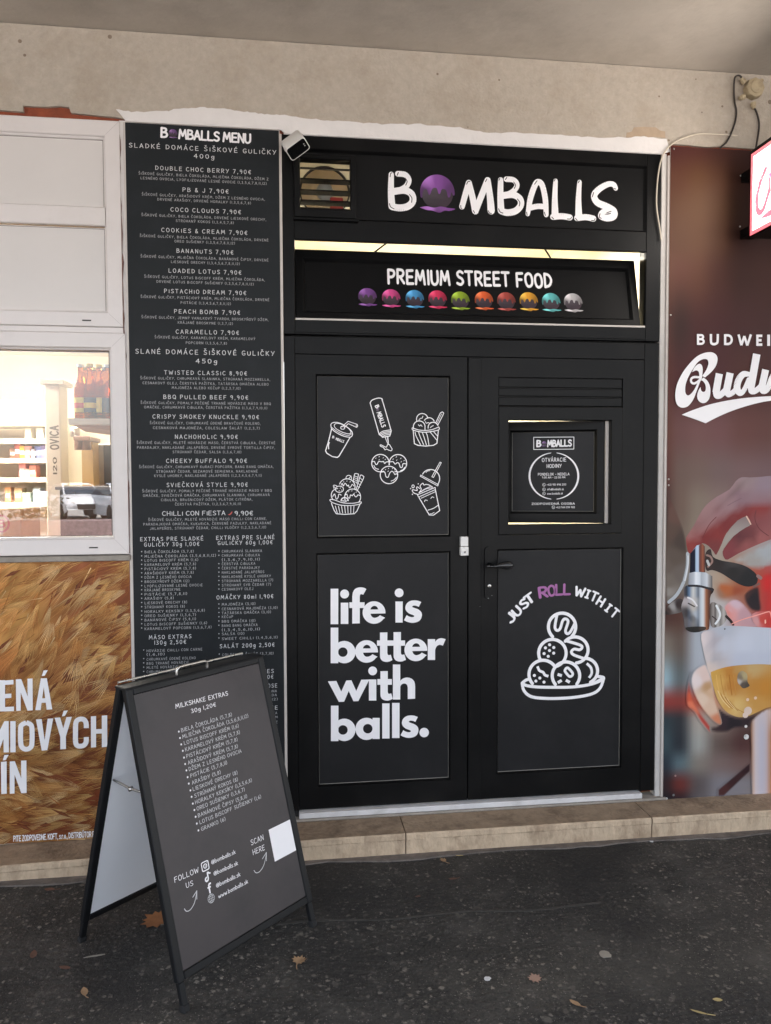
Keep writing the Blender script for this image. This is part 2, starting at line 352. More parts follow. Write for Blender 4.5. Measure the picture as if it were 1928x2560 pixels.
class Art:
    """flat printed or cut-vinyl marks lying on a plane; h = height of the first layer above it"""
    def __init__(s, pl, h=.0006): s.pl, s.h, s.layers, s.v, s.f, s.mi, s.mats, s.col = pl, h, 0, [], [], [], [], []
    def _m(s, m):
        if m not in s.mats: s.mats.append(m)
        return s.mats.index(m)
    def raw(s, vs, fs, m, h, cols=None):
        o = len(s.v); k = s._m(m); s.v += [s.pl.pt(a, b, h) for a, b in vs]; s.col += cols or [(1,1,1,1)]*len(vs)
        s.f += [tuple(o+i for i in f) for f in fs]; s.mi += [k]*len(fs)
    def shapes(s, polys, m, dh=0.0):
        v, f = union(polys, 1e-6)
        s.raw(v, f, m, s.h+dh)
    def text(s, t, x0, z, x1, hgt, m, wt=1.35, gap=2.6, space=4.2, ang=None, z1=None, dh=0.0, lowi=False, jit=0.0):
        """text from (x0,z) to (x1,z1), glyph centres on that line; fitted in width"""
        z1 = z if z1 is None else z1
        adv, tot = [], 0
        for ch in t:
            if ch == ' ': adv.append(None); tot += space; continue
            g = glyph(ch, wt, lowi); adv.append((tot, g)); tot += g[1]+gap
        tot -= gap
        L = math.hypot(x1-x0, z1-z); ux, uz = (x1-x0)/L, (z1-z)/L; sx, sh = L/tot, hgt/10
        for a in adv:
            if not a: continue
            off, ((v, f), wd) = a; j = random.uniform(-jit, jit)*hgt
            pts = [(x0+ux*(off+x)*sx-uz*((y-5)*sh+j), z+uz*(off+x)*sx+ux*((y-5)*sh+j)) for x, y in v]
            s.raw(pts, f, m, s.h+dh)
        return s
    def ptext(s, t, a, b, hpx, m, **k):
        """photo pixels: centre line from a to b, cap height in pixels"""
        p0, p1 = s.pl.px(*a), s.pl.px(*b); mx, my = (a[0]+b[0])/2, (a[1]+b[1])/2
        q0, q1 = s.pl.px(mx, my-hpx/2), s.pl.px(mx, my+hpx/2)
        return s.text(t, p0[0], p0[1], p1[0], math.hypot(q0[0]-q1[0], q0[1]-q1[1]), m, z1=p1[1], **k)
    def line(s, t, xl, xr, y, hpx, m, **k):
        """horizontal line of a level sign: ends in pixels, y of its middle"""
        mx = (xl+xr)/2; p0, p1, pm = s.pl.px(xl, y), s.pl.px(xr, y), s.pl.px(mx, y)
        h = s.pl.px(mx, y-hpx/2)[1]-s.pl.px(mx, y+hpx/2)[1]
        return s.text(t, p0[0], pm[1], p1[0], h, m, **k)
    def build(s, name, parent):
        mb = MB(); mb.v = [tuple(p) for p in s.v]; mb.f = [list(f) for f in s.f]; mb.mi = s.mi; mb.sm = [False]*len(s.f); mb.mats = s.mats
        return mb.build(name, parent, s.col)
def idw(ctrl, x, y, p=3):
    a = [0, 0, 0]; ws = 0
    for cx, cy, c in ctrl:
        w_ = 1/((x-cx)**2+(y-cy)**2+30)**(p/2); ws += w_
        for k in range(3): a[k] += w_*lin(c[k])
    return (a[0]/ws, a[1]/ws, a[2]/ws, 1)
class Crop:
    def __init__(s, ox, oy, sc): s.ox, s.oy, s.sc = ox, oy, sc
    def __call__(s, x, y): return (s.ox+x/s.sc, s.oy+y/s.sc)
    def pts(s, pl, L): return [pl.px(*s(x, y)) for x, y in L]

# ================================================================== THE SETTING
Z_CEIL = at(900, 117).z; X0, X1 = -.004, 1.7286
Z_TOP = at(1180, 359).z                       # top of the shop front
def asphalt():
    m = bpy.data.materials.new('asphalt'); m.use_nodes = True; n = m.node_tree.nodes; l = m.node_tree.links; b = n['Principled BSDF']
    tc = n.new('ShaderNodeTexCoord'); V = tc.outputs['Object']
    def noise(sc, det=8, ro=.6):
        t = n.new('ShaderNodeTexNoise'); t.inputs['Scale'].default_value = sc; t.inputs['Detail'].default_value = det; t.inputs['Roughness'].default_value = ro; l.new(V, t.inputs['Vector']); return t.outputs['Fac']
    def ramp(src, p0, c0, p1, c1):
        r = n.new('ShaderNodeValToRGB'); e = r.color_ramp.elements; e[0].position, e[1].position = p0, p1; e[0].color, e[1].color = c0, c1; l.new(src, r.inputs[0]); return r.outputs[0]
    def mixc(f, a, c, mode='MIX'):
        x = n.new('ShaderNodeMix'); x.data_type = 'RGBA'; x.blend_type = mode
        for s, v in ((0, f), (6, a), (7, c)):
            if hasattr(v, 'links'): l.new(v, x.inputs[s])
            else: x.inputs[s].default_value = v
        return x.outputs[2]
    def vor(sc, warp=0):
        v = n.new('ShaderNodeTexVoronoi'); v.inputs['Scale'].default_value = sc; v.inputs['Randomness'].default_value = 1; src = V
        if warp:
            wn = n.new('ShaderNodeTexNoise'); wn.inputs['Scale'].default_value = sc*1.4; l.new(V, wn.inputs['Vector'])
            ad = n.new('ShaderNodeMix'); ad.data_type = 'RGBA'; ad.blend_type = 'LINEAR_LIGHT'; ad.inputs[0].default_value = warp
            l.new(V, ad.inputs[6]); l.new(wn.outputs['Color'], ad.inputs[7]); src = ad.outputs[2]
        l.new(src, v.inputs['Vector']); return v
    base = ramp(noise(2.2, 10, .7), .3, rgb(30, 29, 28), .76, rgb(72, 69, 65))
    fine = ramp(noise(120, 6, .75), .34, (.25, .25, .25, 1), .72, (1.95, 1.9, 1.8, 1))
    c = mixc(1.0, base, fine, 'MULTIPLY')
    va = vor(50, .012); per = n.new('ShaderNodeSeparateColor'); l.new(va.outputs['Color'], per.inputs[0])
    shape = ramp(va.outputs['Distance'], .22, (1, 1, 1, 1), .42, (0, 0, 0, 1))
    sel = ramp(per.outputs[0], .45, (0, 0, 0, 1), .95, (.85, .85, .85, 1))
    tone = ramp(per.outputs[1], 0, rgb(96, 92, 86), 1, rgb(170, 161, 148))
    c = mixc(mixc(1.0, shape, sel, 'MULTIPLY'), c, tone)
    vb = vor(170, .004); pb = n.new('ShaderNodeSeparateColor'); l.new(vb.outputs['Color'], pb.inputs[0])
    sb = mixc(1.0, ramp(vb.outputs['Distance'], .18, (1, 1, 1, 1), .4, (0, 0, 0, 1)), ramp(pb.outputs[0], .8, (0, 0, 0, 1), .98, (.9, .9, .9, 1)), 'MULTIPLY')
    c = mixc(sb, c, ramp(pb.outputs[2], 0, rgb(132, 126, 118), 1, rgb(200, 192, 180)))
    vc = vor(24, .03); pc_ = n.new('ShaderNodeSeparateColor'); l.new(vc.outputs['Color'], pc_.inputs[0])
    sc_ = mixc(1.0, ramp(vc.outputs['Distance'], .20, (1, 1, 1, 1), .34, (0, 0, 0, 1)), ramp(pc_.outputs[1], .80, (0, 0, 0, 1), .95, (.7, .7, .7, 1)), 'MULTIPLY')
    c = mixc(sc_, c, ramp(pc_.outputs[0], 0, rgb(96, 92, 86), 1, rgb(140, 132, 120)))
    c = mixc(ramp(noise(3.4, 8, .7), .48, (0, 0, 0, 1), .74, (.65, .65, .65, 1)), c, rgb(96, 92, 86))
    c = mixc(ramp(noise(1.1, 6, .6), .47, (0, 0, 0, 1), .64, (.85, .85, .85, 1)), c, rgb(24, 23, 23))
    l.new(c, b.inputs['Base Color'])
    ro = n.new('ShaderNodeMapRange'); ro.inputs[3].default_value = .62; ro.inputs[4].default_value = .95; l.new(noise(6), ro.inputs[0]); l.new(ro.outputs[0], b.inputs['Roughness'])
    hs = n.new('ShaderNodeMath'); hs.operation = 'ADD'; l.new(noise(70, 8, .75), hs.inputs[0])
    dv = n.new('ShaderNodeMath'); dv.operation = 'MULTIPLY'; dv.inputs[1].default_value = -.8; l.new(va.outputs['Distance'], dv.inputs[0]); l.new(dv.outputs[0], hs.inputs[1])
    bp = n.new('ShaderNodeBump'); bp.inputs['Strength'].default_value = .75; bp.inputs['Distance'].default_value = .012; l.new(hs.outputs[0], bp.inputs['Height']); l.new(bp.outputs[0], b.inputs['Normal'])
    return m
M_ASPH = asphalt()
mb = MB(); mb.add([(-250,-250,ZG),(250,-250,ZG),(250,250,ZG),(-250,250,ZG)], [(0,1,2,3)], M_ASPH); struct(mb.build('ground'))
M_PAVE = mat('bounce_paving', rgb(168, 164, 160), .9, .15, 1.5, .3, 20)
mb = MB(); mb.add([(-120,-120,ZG+.004),(120,-120,ZG+.004),(120,-4.6,ZG+.004),(-120,-4.6,ZG+.004)], [(0,1,2,3)], M_PAVE); struct(mb.build('street'))  # unseen pale sheet, added to bounce light onto ceiling and upper wall
mb = MB(); mb.box(-9, -3.9, Z_CEIL, 10, .5, Z_CEIL+.35, M_CEIL); struct(mb.build('ceiling'))

# ---- plastered wall with the openings
wl = thing('plaster_wall', 'beige plastered wall above the shop front with a chip of bare red brick', 'wall', (2.4, .15, 0))
zw0, zw1 = at(150, 1396).z, at(150, 292).z
xw1 = at(306, 560).x; xw0 = -2.62
mb = MB()
mb.box(-6, .012, 3.062, 7, .4, Z_CEIL-.002, M_BRICK)
mb.box(xw1-.0, .012, ZG, X0-.002, .4, 3.062, M_BRICK)
mb.box(X1+.002, .012, ZG, 7, .4, 3.062, M_BRICK)
mb.box(-6, .012, ZG, xw1, .4, zw0-.03, M_BRICK)
mb.box(-6, .012, zw0-.03, xw0, .4, 3.062, M_BRICK)
mb.box(-9, .5, Z_CEIL-.002, 10, 9, 6.5, M_PLASTER); mb.box(-9, -3.9, Z_CEIL+.36, 10, .5, 6.5, M_PLASTER)  # unseen upper storey blocks, added to shade the street
mb.build('masonry', wl)
pw = wall(.012)
low = [(-700, 262), (0, 279), (61, 283), (60, 268), (90, 270), (119, 271), (150, 269), (175, 272), (180, 286), (230, 291), (292, 297), (312, 300), (700, 322), (1100, 346), (1655, 381), (1676, 363), (1720, 366), (1760, 371), (1800, 369), (1880, 375), (2500, 415)]
ol = [pw.px(x, y) for x, y in low]; ol = [(-6, ol[0][1])]+ol[1:-1]+[(7, ol[-1][1]), (7, Z_CEIL-.003), (-6, Z_CEIL-.003)]
mb = MB(); mb.plate(pw, ol, 0, .014, M_PLASTER)
mb.box(X1+.04, -.002, 0.03, 7, .012, 3.03, M_PLASTER); mb.box(-6, -.002, ZG, xw1, .012, zw0-.03, M_PLASTER)
mb.build('plaster_coat', wl)
jag = lambda L, s: [(x+random.uniform(-s, s), y+random.uniform(-s, s)) for x, y in L]
top = []
for a, b in zip([(292,276),(330,281),(420,280),(440,274),(500,270),(560,273),(610,280),(655,286),(700,288),(760,297),(820,303),(900,308),(964,312),(1050,312),(1150,320),(1210,333),(1290,333),(1400,338),(1480,345),(1560,345),(1610,342)],
                [(330,281),(420,280),(440,274),(500,270),(560,273),(610,280),(655,286),(700,288),(760,297),(820,303),(900,308),(964,312),(1050,312),(1150,320),(1210,333),(1290,333),(1400,338),(1480,345),(1560,345),(1610,342),(1676,350)]):
    for k in range(6): t = k/6; top.append((a[0]+(b[0]-a[0])*t+random.uniform(-2, 2), a[1]+(b[1]-a[1])*t+random.uniform(-1.8, 1.8)))
pw2 = wall(-.002); f = [pw2.px(x, y) for x, y in top+[(1674,380),(1655,386),(1300,366),(964,349),(712,335),(703,326),(316,305),(306,292)]]
mb = MB(); mb.plate(pw2, f, 0, .006, M_PAINTW)
zl = at(1180, 352, -.03).z
mb.box(X0+.008, -.004, Z_TOP-.004, X1+.004, .05, Z_TOP+.016, M_PAINTW)
mb.build('white_filler', wl)
mb = MB(); mb.plate(pw2, [pw2.px(x, y) for x, y in jag([(1565,346),(1567,333),(1580,329),(1586,319),(1610,317),(1640,319),(1650,326),(1664,329),(1664,346),(1640,342),(1600,343)], 1.5)], 0, .0015, mat('bare_render', rgb(172, 152, 130), .95, .1, 20, .3, 60)); mb.build('repair_patch', wl)
# filler strip beside the window, with its ragged crack
mb = MB(); pws = wall(.0115)
mb.plate(pws, [pws.px(x, y) for x, y in [(298,303),(316,303),(337,1690),(340,1995),(328,1995),(331,1400),(322,1380),(312,830)]], 0, .006, M_PAINTW); mb.build('white_filler', wl)
mb = MB(); pc = wall(.0035); ln = [(297+28*t, 303+1080*t) for t in [i/46 for i in range(47)]]; L_, R_ = [], []
for i, (x, y) in enumerate(ln):
    wd = random.choice([1.2, 1.8, 2.5, 3.2, 5.0]) if 1 < i < 45 else 1
    L_.append(pc.px(x-2+random.uniform(-.7, .7), y)); R_.append(pc.px(x-1+wd+random.uniform(-.8, .8), y))
mb.plate(pc, L_+R_[::-1], 0, .0022, mat('crack_dirt', rgb(112, 84, 74), .95, .4, 60, stain=rgb(96, 44, 38), stain_amt=.9, stain_scale=7))
mb.build('crack', wl)
mb = MB(); mb.lathe([(.0, .012), (.012, .010), (.02, .004), (.021, 0)], (at(325, 1398).x, .002, at(325, 1398).z), (0, -1, 0), M_CONC, 9); mb.build('cement_lump', wl)
mb = MB()
for px_, py_, r_ in [(50,103,4.5),(62,138,3.5),(275,92,5),(1248,200,2.5),(1094,185,3),(1170,318,1.6),(1612,372,3),(1672,351,3),(1816,330,3.5),(1806,266,3),(1925,255,6),(1755,281,2),(1648,241,2.5),(1740,198,2)]:
    p = at(px_, py_, -.002); rr = r_*.0018
    mb.lathe([(rr, 0), (rr*.7, .0006), (0, .0008)], (p.x, -.0022, p.z), (0, -1, 0), mat('pit_brown', rgb(128, 114, 100), .95, .2, 60), 8)
mb.build('pit_spots', wl)  # pits in the plaster, drawn as flat darker discs

# ---- stone step along the shop
st = thing('stone_step', 'worn beige stone step running along the foot of the shop front', 'step', (.5, 0, 0))
rs_ = random.Random(12); Z_S = .05; Y_S = -.2; fall = lambda x: .02*min(0, x-.2)      # the step sinks a little to the left
xj = at(1015, 2110, Y_S).x; k = -5
xs_ = [xj+1.12*i for i in range(-5, 6)]
for a, b in zip(xs_, xs_[1:]):
    mb = MB(); g = .0022
    prof = [(.012, ZG), (.012, Z_S), (Y_S+.006, Z_S), (Y_S, Z_S-.005), (Y_S-.001, Z_S-.024), (Y_S+.002, Z_S-.030)]
    fs = [(Y_S+.002, Z_S-.030), (Y_S+.004, ZG-.02)]
    def ext(pr, m):
        N_ = 44; vs = []; n = len(pr); chip = 0
        for k in range(N_+1):
            x = a+g+(b-a-2*g)*k/N_; chip = rs_.uniform(.003, .009) if rs_.random() < .07 else chip*.45
            for y, z in pr:
                near = y < Y_S+.003 and z > Z_S-.028
                vs.append((x, y+(rs_.uniform(-.0012, .0012)+chip*.8 if near else 0), z+fall(x)-(rs_.uniform(0, .0016)+chip*.5 if near and z > Z_S-.01 else 0)))
        mb.add(vs, [(k*n+i, k*n+i+1, (k+1)*n+i+1, (k+1)*n+i) for k in range(N_) for i in range(n-1)], m)
    ext(prof[1:3], M_STONE); ext(prof[2:], M_STONEF); ext(fs, M_STONEF)
    for x in (a+g, b-g): mb.add([(x, y, z+fall(x)) for y, z in prof+[(Y_S+.004, ZG-.02), (.012, ZG-.02)]], [tuple(range(8))], M_STONE)
    mb.build('slab', st)

mb = MB(); a_, b_ = [], []
for k in range(121):
    x = -4+.08*k; a_.append((x, Y_S+.003)); b_.append((x, Y_S-.022-.018*random.random()-.012*math.sin(k*.7)))
mb.plate(Plane((0, 0, ZG), (1, 0, 0), (0, 1, 0)), a_+b_[::-1], .0, .006, mat('joint_mortar', rgb(112, 104, 98), .95, .3, 14, .6, 60, stain=rgb(60, 54, 50), stain_amt=.8, stain_scale=6)); mb.build('mortar_joint', st)

# ================================================================== WINDOWS ON THE LEFT
def window_unit(name, label, T, B, xr_px, ymid, iT, iB, iR):
    x1 = at(xr_px, ymid).x; z1, z0 = at(150, T).z, at(150, B).z; xi = at(iR, ymid).x; bw = x1-xi; zi1, zi0 = at(140, iT).z, at(140, iB).z
    t = thing(name, label, 'window', ((xw0+x1)/2, .03, z0))
    o = (xw0, z0, x1, z1); i = (xw0+bw, zi0, xi, zi1)
    def ins(r, d): return (r[0]+d, r[1]+d, r[2]-d, r[3]-d)
    mb = MB(); mb.rings([o+(.07,), o+(.003,), ins(o, .003)+(0,), ins(i, -.005)+(0,), ins(i, -.001)+(.003,), i+(.012,), ins(i, .007)+(.016,), ins(i, .008)+(.026,), ins(i, .010)+(.07,)], M_PVC)
    mb.build('frame', t)
    mb = MB()                                # mitre joints of the frame corners, seen as fine grey lines
    for ax, az, bx, bz in ((i[2], i[3], o[2], o[3]), (i[2], i[1], o[2], o[1]), (i[0], i[3], o[0], o[3]), (i[0], i[1], o[0], o[1])):
        dx, dz = bx-ax, bz-az; L = math.hypot(dx, dz); nx, nz = -dz/L*.0007, dx/L*.0007
        ax += dx*.1; az += dz*.1
        mb.add([(ax+nx, -.0004, az+nz), (ax-nx, -.0004, az-nz), (bx-nx, -.0004, bz-nz), (bx+nx, -.0004, bz+nz)], [(0, 1, 2, 3)], mat('mitre_line', rgb(186, 180, 178), .6))
    mb.build('mitre_joint', t)
    return t, o, i, bw, ins
t, o, i, bw, ins = window_unit('blind_window', 'white plastic window with two opaque white panels above the glazed window', 285+9, 812+2, 304, 560, 334, 777, 264)
zr1, zr0 = at(140, 512).z, at(140, 559).z
mb = MB(); mb.rings([(i[0], zr0, i[2], zr1, .02), (i[0]+.002, zr0, i[2]-.002, zr1, .006), (i[0]+.002, zr0+.004, i[2]-.002, zr1-.004, .002)], M_PVC, cap=True); mb.build('middle_rail', t)
for za, zb in ((zr1, i[3]), (i[1], zr0)):
    mb = MB(); mb.box(i[0]+.004, .021, za+.002, i[2]-.006, .06, zb-.006, M_PVCPANEL); pn = mb.build('infill_panel', t)
    mb = MB(); r0 = (i[0]+.006, za+.0005, i[2]-.0075, zb-.0085)
    mb.rings([r0+(.0205,), (r0[0]+.003, r0[1]+.0045, r0[2]-.0028, r0[3]-.0025, .0205)], M_SEAM); mb.build('seam', pn)
def slot(px_, py_, par):
    p = at(px_, py_); mb = MB(); mb.box(p.x-.018, -.0015, p.z-.0028, p.x+.018, .001, p.z+.0028, mat('slot_dark', rgb(70, 66, 64), .8)); mb.build('drain_slot', par)
slot(217, 801, t)
zs = at(150, 822).z
mb = MB(); mb.box(xw0, .004, at(150, 830).z+.001, xw1, .07, at(150, 814).z-.002, M_PVC, .002); mb.build('cover_strip', t)
t, o, i, bw, ins = window_unit('glazed_window', 'white plastic window with clear glass looking into a lit snack shop', 830, 1388, 319, 1100, 868, 1348, 280)
mb = MB(); mb.add([(i[0]+.009, .03, i[1]+.009), (i[2]-.009, .03, i[1]+.009), (i[2]-.009, .03, i[3]-.009), (i[0]+.009, .03, i[3]-.009)], [(0,1,2,3)], M_GLASS); mb.build('glass_pane', t)
mb = MB(); r0 = ins(i, .0095); mb.rings([r0+(.027,), ins(i, .013)+(.0272,)], M_SEAM); mb.build('gasket', t)
slot(234, 1369, t)
zsl = at(150, 1390).z
mb = MB(); mb.box(xw0-.05, -.03, zsl-.022, at(328, 1390).x, .07, zsl, M_CONC, .003)
tag(mb.build('window_sill'), 'thin grey cement sill between the glazed window and the barley poster', 'sill')

# ---- the room behind the glazed window
W1 = mat('room_white', rgb(226, 216, 196), .8, .04, 3)
mb = MB(); mb.box(-4.6, .42, .2, -.02, 4.0, .25, mat('room_floor_mat', rgb(150, 136, 118), .5, .1, 4)); struct(mb.build('room_floor'))
mb = MB(); mb.box(-4.6, .42, 2.72, -.02, 4.0, 2.78, W1); struct(mb.build('room_ceiling'))
mb = MB(); mb.box(-4.6, 4.0, .25, -.02, 4.06, 2.72, W1); mb.box(-4.66, .42, .25, -4.6, 4.0, 2.72, W1); mb.box(-.08, .42, .25, -.02, 4.0, 2.72, W1); struct(mb.build('room_wall'))
LAMP = emit('room_lamp_glow', (1, .95, .86, 1), 26)
for a, b in ((-2.6, 1.1), (-1.75, 2.3)):
    t = thing('ceiling_lamp', 'bright fluorescent ceiling lamp inside the snack shop, '+('nearer the glass' if b < 2 else 'further back'), 'lamp', (a, b, 2.7), 'ceiling lamps in the snack shop')
    mb = MB(); mb.box(a-.5, b-.14, 2.69, a+.5, b+.14, 2.72, M_PVC, .004); mb.build('housing', t)
    mb = MB(); mb.box(a-.47, b-.11, 2.672, a+.47, b+.11, 2.688, LAMP); mb.build('diffuser', t)
# wall shelving at the back
SH = mat('shelf_white', rgb(222, 212, 196), .5, .04, 6)
Yb = 3.1; t = thing('shelf_unit', 'white wall shelving stocked with small goods, seen through the window', 'shelf', (at(60, 1200, Yb).x, Yb, .25))
xa, xb = at(2, 1100, Yb).x-1.0, at(122, 1100, Yb).x
for py_ in (1059, 1103, 1152, 1200, 1262):
    z = at(60, py_, Yb).z; mb = MB(); mb.box(xa, Yb, z-.02, xb, Yb+.35, z+.02, SH, .003); mb.build('shelf', t)
mb = MB(); mb.box(xb, Yb, .25, xb+.03, Yb+.36, at(60, 990, Yb).z, SH); mb.box(xa-.03, Yb, .25, xa, Yb+.36, at(60, 990, Yb).z, SH); mb.build('side_panel', t)
mb = MB(); mb.box(xa, Yb+.36, .25, xb, Yb+.38, at(60, 990, Yb).z, SH); mb.build('back_panel', t)
mb = MB(); za, zb = at(60, 1050, Yb).z, at(60, 996, Yb).z; mb.box(xa+.1, Yb+.30, za, xb-.05, Yb+.34, zb, emit('shelf_light_glow', (1, .94, .80, 1), 4.5)); mb.build('light_panel', t)
goods = [(32,1152,'brown'),(44,1152,'red'),(56,1152,'yellow'),(70,1152,'pink'),(84,1152,'grey'),(96,1152,'blue'),(110,1152,'violet'),(56,1200,'rose'),(70,1200,'pale pink'),(82,1200,'coral'),(70,1103,'cream'),(100,1103,'white'),(20,1262,'orange'),(46,1262,'tan'),(66,1262,'white green'),(92,1262,'pale blue'),(110,1262,'lilac')]
CL = {'brown':(120,84,60),'red':(170,80,60),'yellow':(214,180,60),'pink':(200,140,130),'grey':(150,140,150),'blue':(110,120,180),'violet':(130,120,170),'rose':(222,150,150),'pale pink':(232,190,180),'coral':(226,140,120),'cream':(210,200,180),'white':(224,220,210),'orange':(214,150,100),'tan':(190,160,120),'white green':(200,214,196),'pale blue':(180,196,210),'lilac':(196,186,210)}
for px_, py_, cn in goods:
    p = at(px_, py_, Yb+.05); h = random.uniform(.07, .13); z = at(60, py_, Yb).z+.02; wd = random.uniform(.022, .03)
    c = CL[cn]; t2 = thing('goods_box', cn+' packet on the '+{1152:'third shelf down',1200:'fourth shelf down',1103:'second shelf down',1262:'lowest shelf'}[py_]+' of the white shelving', 'packet', (p.x, Yb+.1, z), 'packets on the white shelving')
    mb = MB(); mb.box(p.x-wd, Yb+.05, z, p.x+wd, Yb+.17, z+h, mat('packet_'+cn.replace(' ', '_'), rgb(*c), .5), .003); mb.build('carton', t2)
    mb = MB(); mb.box(p.x-wd*.7, Yb+.0485, z+h*.3, p.x+wd*.7, Yb+.0495, z+h*.6, M_CHALK); mb.build('packet_label', t2)
# white column with lettering
Yc = 1.35; t = thing('column', 'cream display column with grey upright lettering inside the snack shop', 'column', (at(128, 1200, Yc).x, Yc+.1, .25))
a, b = at(113, 1100, Yc).x, at(152, 1100, Yc).x; z1 = at(130, 962, Yc).z
CM = mat('column_cream', rgb(224, 216, 200), .5, .04, 5)
mb = MB(); mb.box(a, Yc, .25, b, Yc+.16, z1, CM, .006); mb.build('shaft', t)
mb = MB(); mb.box(a-.02, Yc-.02, z1+.001, b+.03, Yc+.18, z1+.03, CM, .004); mb.build('cap', t)
ar = Art(wall(Yc), .001); g1 = mat('grey_lettering', rgb(120, 114, 104), .6)
xm = at(136, 1090, Yc).x; za, zb = at(136, 1123, Yc).z, at(136, 1065, Yc).z
ar.text('OVICA', xm, za, xm, .045, g1, wt=2.2, z1=zb); ar.text('120', xm, at(136, 1186, Yc).z, xm, .02, g1, wt=1.8, z1=at(136, 1145, Yc).z); ar.build('lettering', t)
# bottle shelf close to the glass
Yg = .42; zsh = at(225, 1046, Yg).z
mb = MB(); xa = at(170, 1050, Yg).x; mb.box(xa, Yg, zsh-.03, -.12, Yg+.26, zsh, SH, .003)
t = thing('wall_shelf', 'short white shelf carrying brown beer bottles behind the window', 'shelf', (xa, Yg, zsh)); mb.build('shelf_board', t)
mb = MB(); mb.add([(xa+.02, Yg+.02, zsh-.031), (-.12, Yg+.02, zsh-.031), (-.12, Yg+.24, zsh-.16), (xa+.02, Yg+.24, zsh-.05)], [(0,1,2,3)], mat('shelf_underside', rgb(176, 140, 118), .6)); mb.build('bracket', t)
AMB = bpy.data.materials.new('amber_glass'); AMB.use_nodes = True
bb = AMB.node_tree.nodes['Principled BSDF']; bb.inputs['Base Color'].default_value = rgb(214, 128, 40); bb.inputs['Roughness'].default_value = .06; bb.inputs['Transmission Weight'].default_value = .75; bb.inputs['IOR'].default_value = 1.12
LY, LK, LR = mat('label_yellow', rgb(216, 190, 92), .5), mat('label_dark', rgb(60, 46, 50), .5), mat('label_red', rgb(196, 58, 48), .5)
for j, (px_, dy) in enumerate([(203, .05), (226, .04), (249, .06), (271, .05), (214, .15), (240, .16), (262, .15)]):
    p = at(px_, 1000, Yg+dy); c = (p.x, Yg+dy, zsh+.001); nm = ['leftmost in the front row', 'second from the left in the front row', 'third from the left in the front row', 'at the right end of the front row', 'left of the back row', 'in the middle of the back row', 'right of the back row'][j]
    t = thing('beer_bottle', 'brown beer bottle on the short shelf, '+nm, 'bottle', c, 'beer bottles on the short shelf')
    s = 1.12; mb = MB(); mb.lathe([(.0, .0), (.029, 0), (.031, .004), (.031, .135), (.029, .152), (.019, .185), (.0135, .205), (.0125, .245), (.0145, .248), (.0145, .258), (.0, .258)], c, (0,0,1), AMB, 20); mb.build('glass_body', t)
    mb = MB(); mb.lathe([(.0316, .03), (.0316, .10)], c, (0,0,1), LK if j % 2 else LY, 20); mb.build('body_label', t)
    mb = MB(); mb.lathe([(.0319, .05), (.0319, .075)], c, (0,0,1), [LR, LY, LY, LK][j % 4], 20); mb.build('label_band', t)
    mb = MB(); mb.lathe([(.0155, .247), (.0155, .256), (.0145, .262), (0, .262)], c, (0,0,1), LY if j % 3 else M_METALW, 16); mb.build('cap', t)
# cabinet and coffee machine
Yk = 2.0; t = thing('cabinet', 'tall grey beige cabinet right of the coffee machine inside the shop', 'cabinet', (at(256, 1180, Yk).x, Yk, .25))
a, b = at(231, 1150, Yk).x, at(283, 1150, Yk).x; z1 = at(256, 1110, Yk).z
mb = MB(); mb.box(a, Yk, .25, b, Yk+.5, z1, mat('cabinet_paint', rgb(168, 156, 136), .5, .05, 5), .006); mb.build('body', t)
mb = MB(); mb.box(b-.06, Yk-.003, .3, b-.004, Yk-.001, z1-.01, mat('dark_stile', rgb(84, 74, 66), .5)); mb.build('stile', t)
Ym = 1.7; p = at(203, 1130, Ym); t = thing('coffee_machine', 'brown and steel coffee machine on the counter behind the glass', 'machine', (p.x, Ym, .9))
BR = mat('machine_brown', rgb(128, 96, 80), .3, .08, 8)
a, b = at(183, 1100, Ym).x, at(224, 1100, Ym).x; zc = at(200, 1232, Ym).z
mb = MB(); mb.box(a, Ym, at(200, 1102, Ym).z, b, Ym+.3, at(200, 1090, Ym).z, BR, .006); mb.box(a+.02, Ym+.12, zc, b-.01, Ym+.28, at(200, 1102, Ym).z, mat('machine_back', rgb(170, 140, 90), .4)); mb.build('body', t)
mb = MB(); mb.box(a-.01, Ym-.05, zc-.02, b+.03, Ym+.3, zc, BR, .004); mb.build('drip_tray', t)
for q in (192, 211):
    x = at(q, 1110, Ym).x; mb = MB(); mb.lathe([(.0, 0), (.028, 0), (.028, .07), (.02, .09), (0, .09)], (x, Ym+.05, at(200, 1124, Ym).z), (0,0,1), BR, 14); mb.build('group_head', t)
mb = MB(); mb.lathe([(0, 0), (.03, .0), (.03, .05), (.022, .06), (0, .06)], (at(177, 1085, Ym).x, Ym+.1, at(200, 1090, Ym).z), (0,0,1), M_STEEL, 14); mb.build('hopper', t)
Yo = 1.1; zc2 = at(200, 1216, Yo).z; xc0 = at(150, 1250, Yo).x
t = thing('shop_counter', 'dark brown counter under the coffee machine inside the snack shop', 'counter', (xc0+.3, Yo+.15, .25))
mb = MB(); mb.box(xc0, Yo, .25, -.4, Yo+.3, zc2-.02, mat('counter_front', rgb(70, 60, 54), .6, .1, 6)); mb.build('counter_body', t)  # made tall and dark so the reflected cars show over it
mb = MB(); mb.box(xc0-.02, Yo-.02, zc2-.019, -.4, Yo+.3, zc2, mat('counter_dark_top', rgb(104, 92, 82), .5), .004); mb.build('counter_top', t)
Yx = .55; p = at(24, 1345, Yx); t = thing('beer_carton', 'orange cardboard carton with a red round emblem just inside the window', 'carton', (p.x, Yx, at(24, 1352, Yx).z))
a, b = at(-60, 1300, Yx).x, at(52, 1300, Yx).x; z0, z1 = at(24, 1362, Yx).z, at(24, 1272, Yx).z
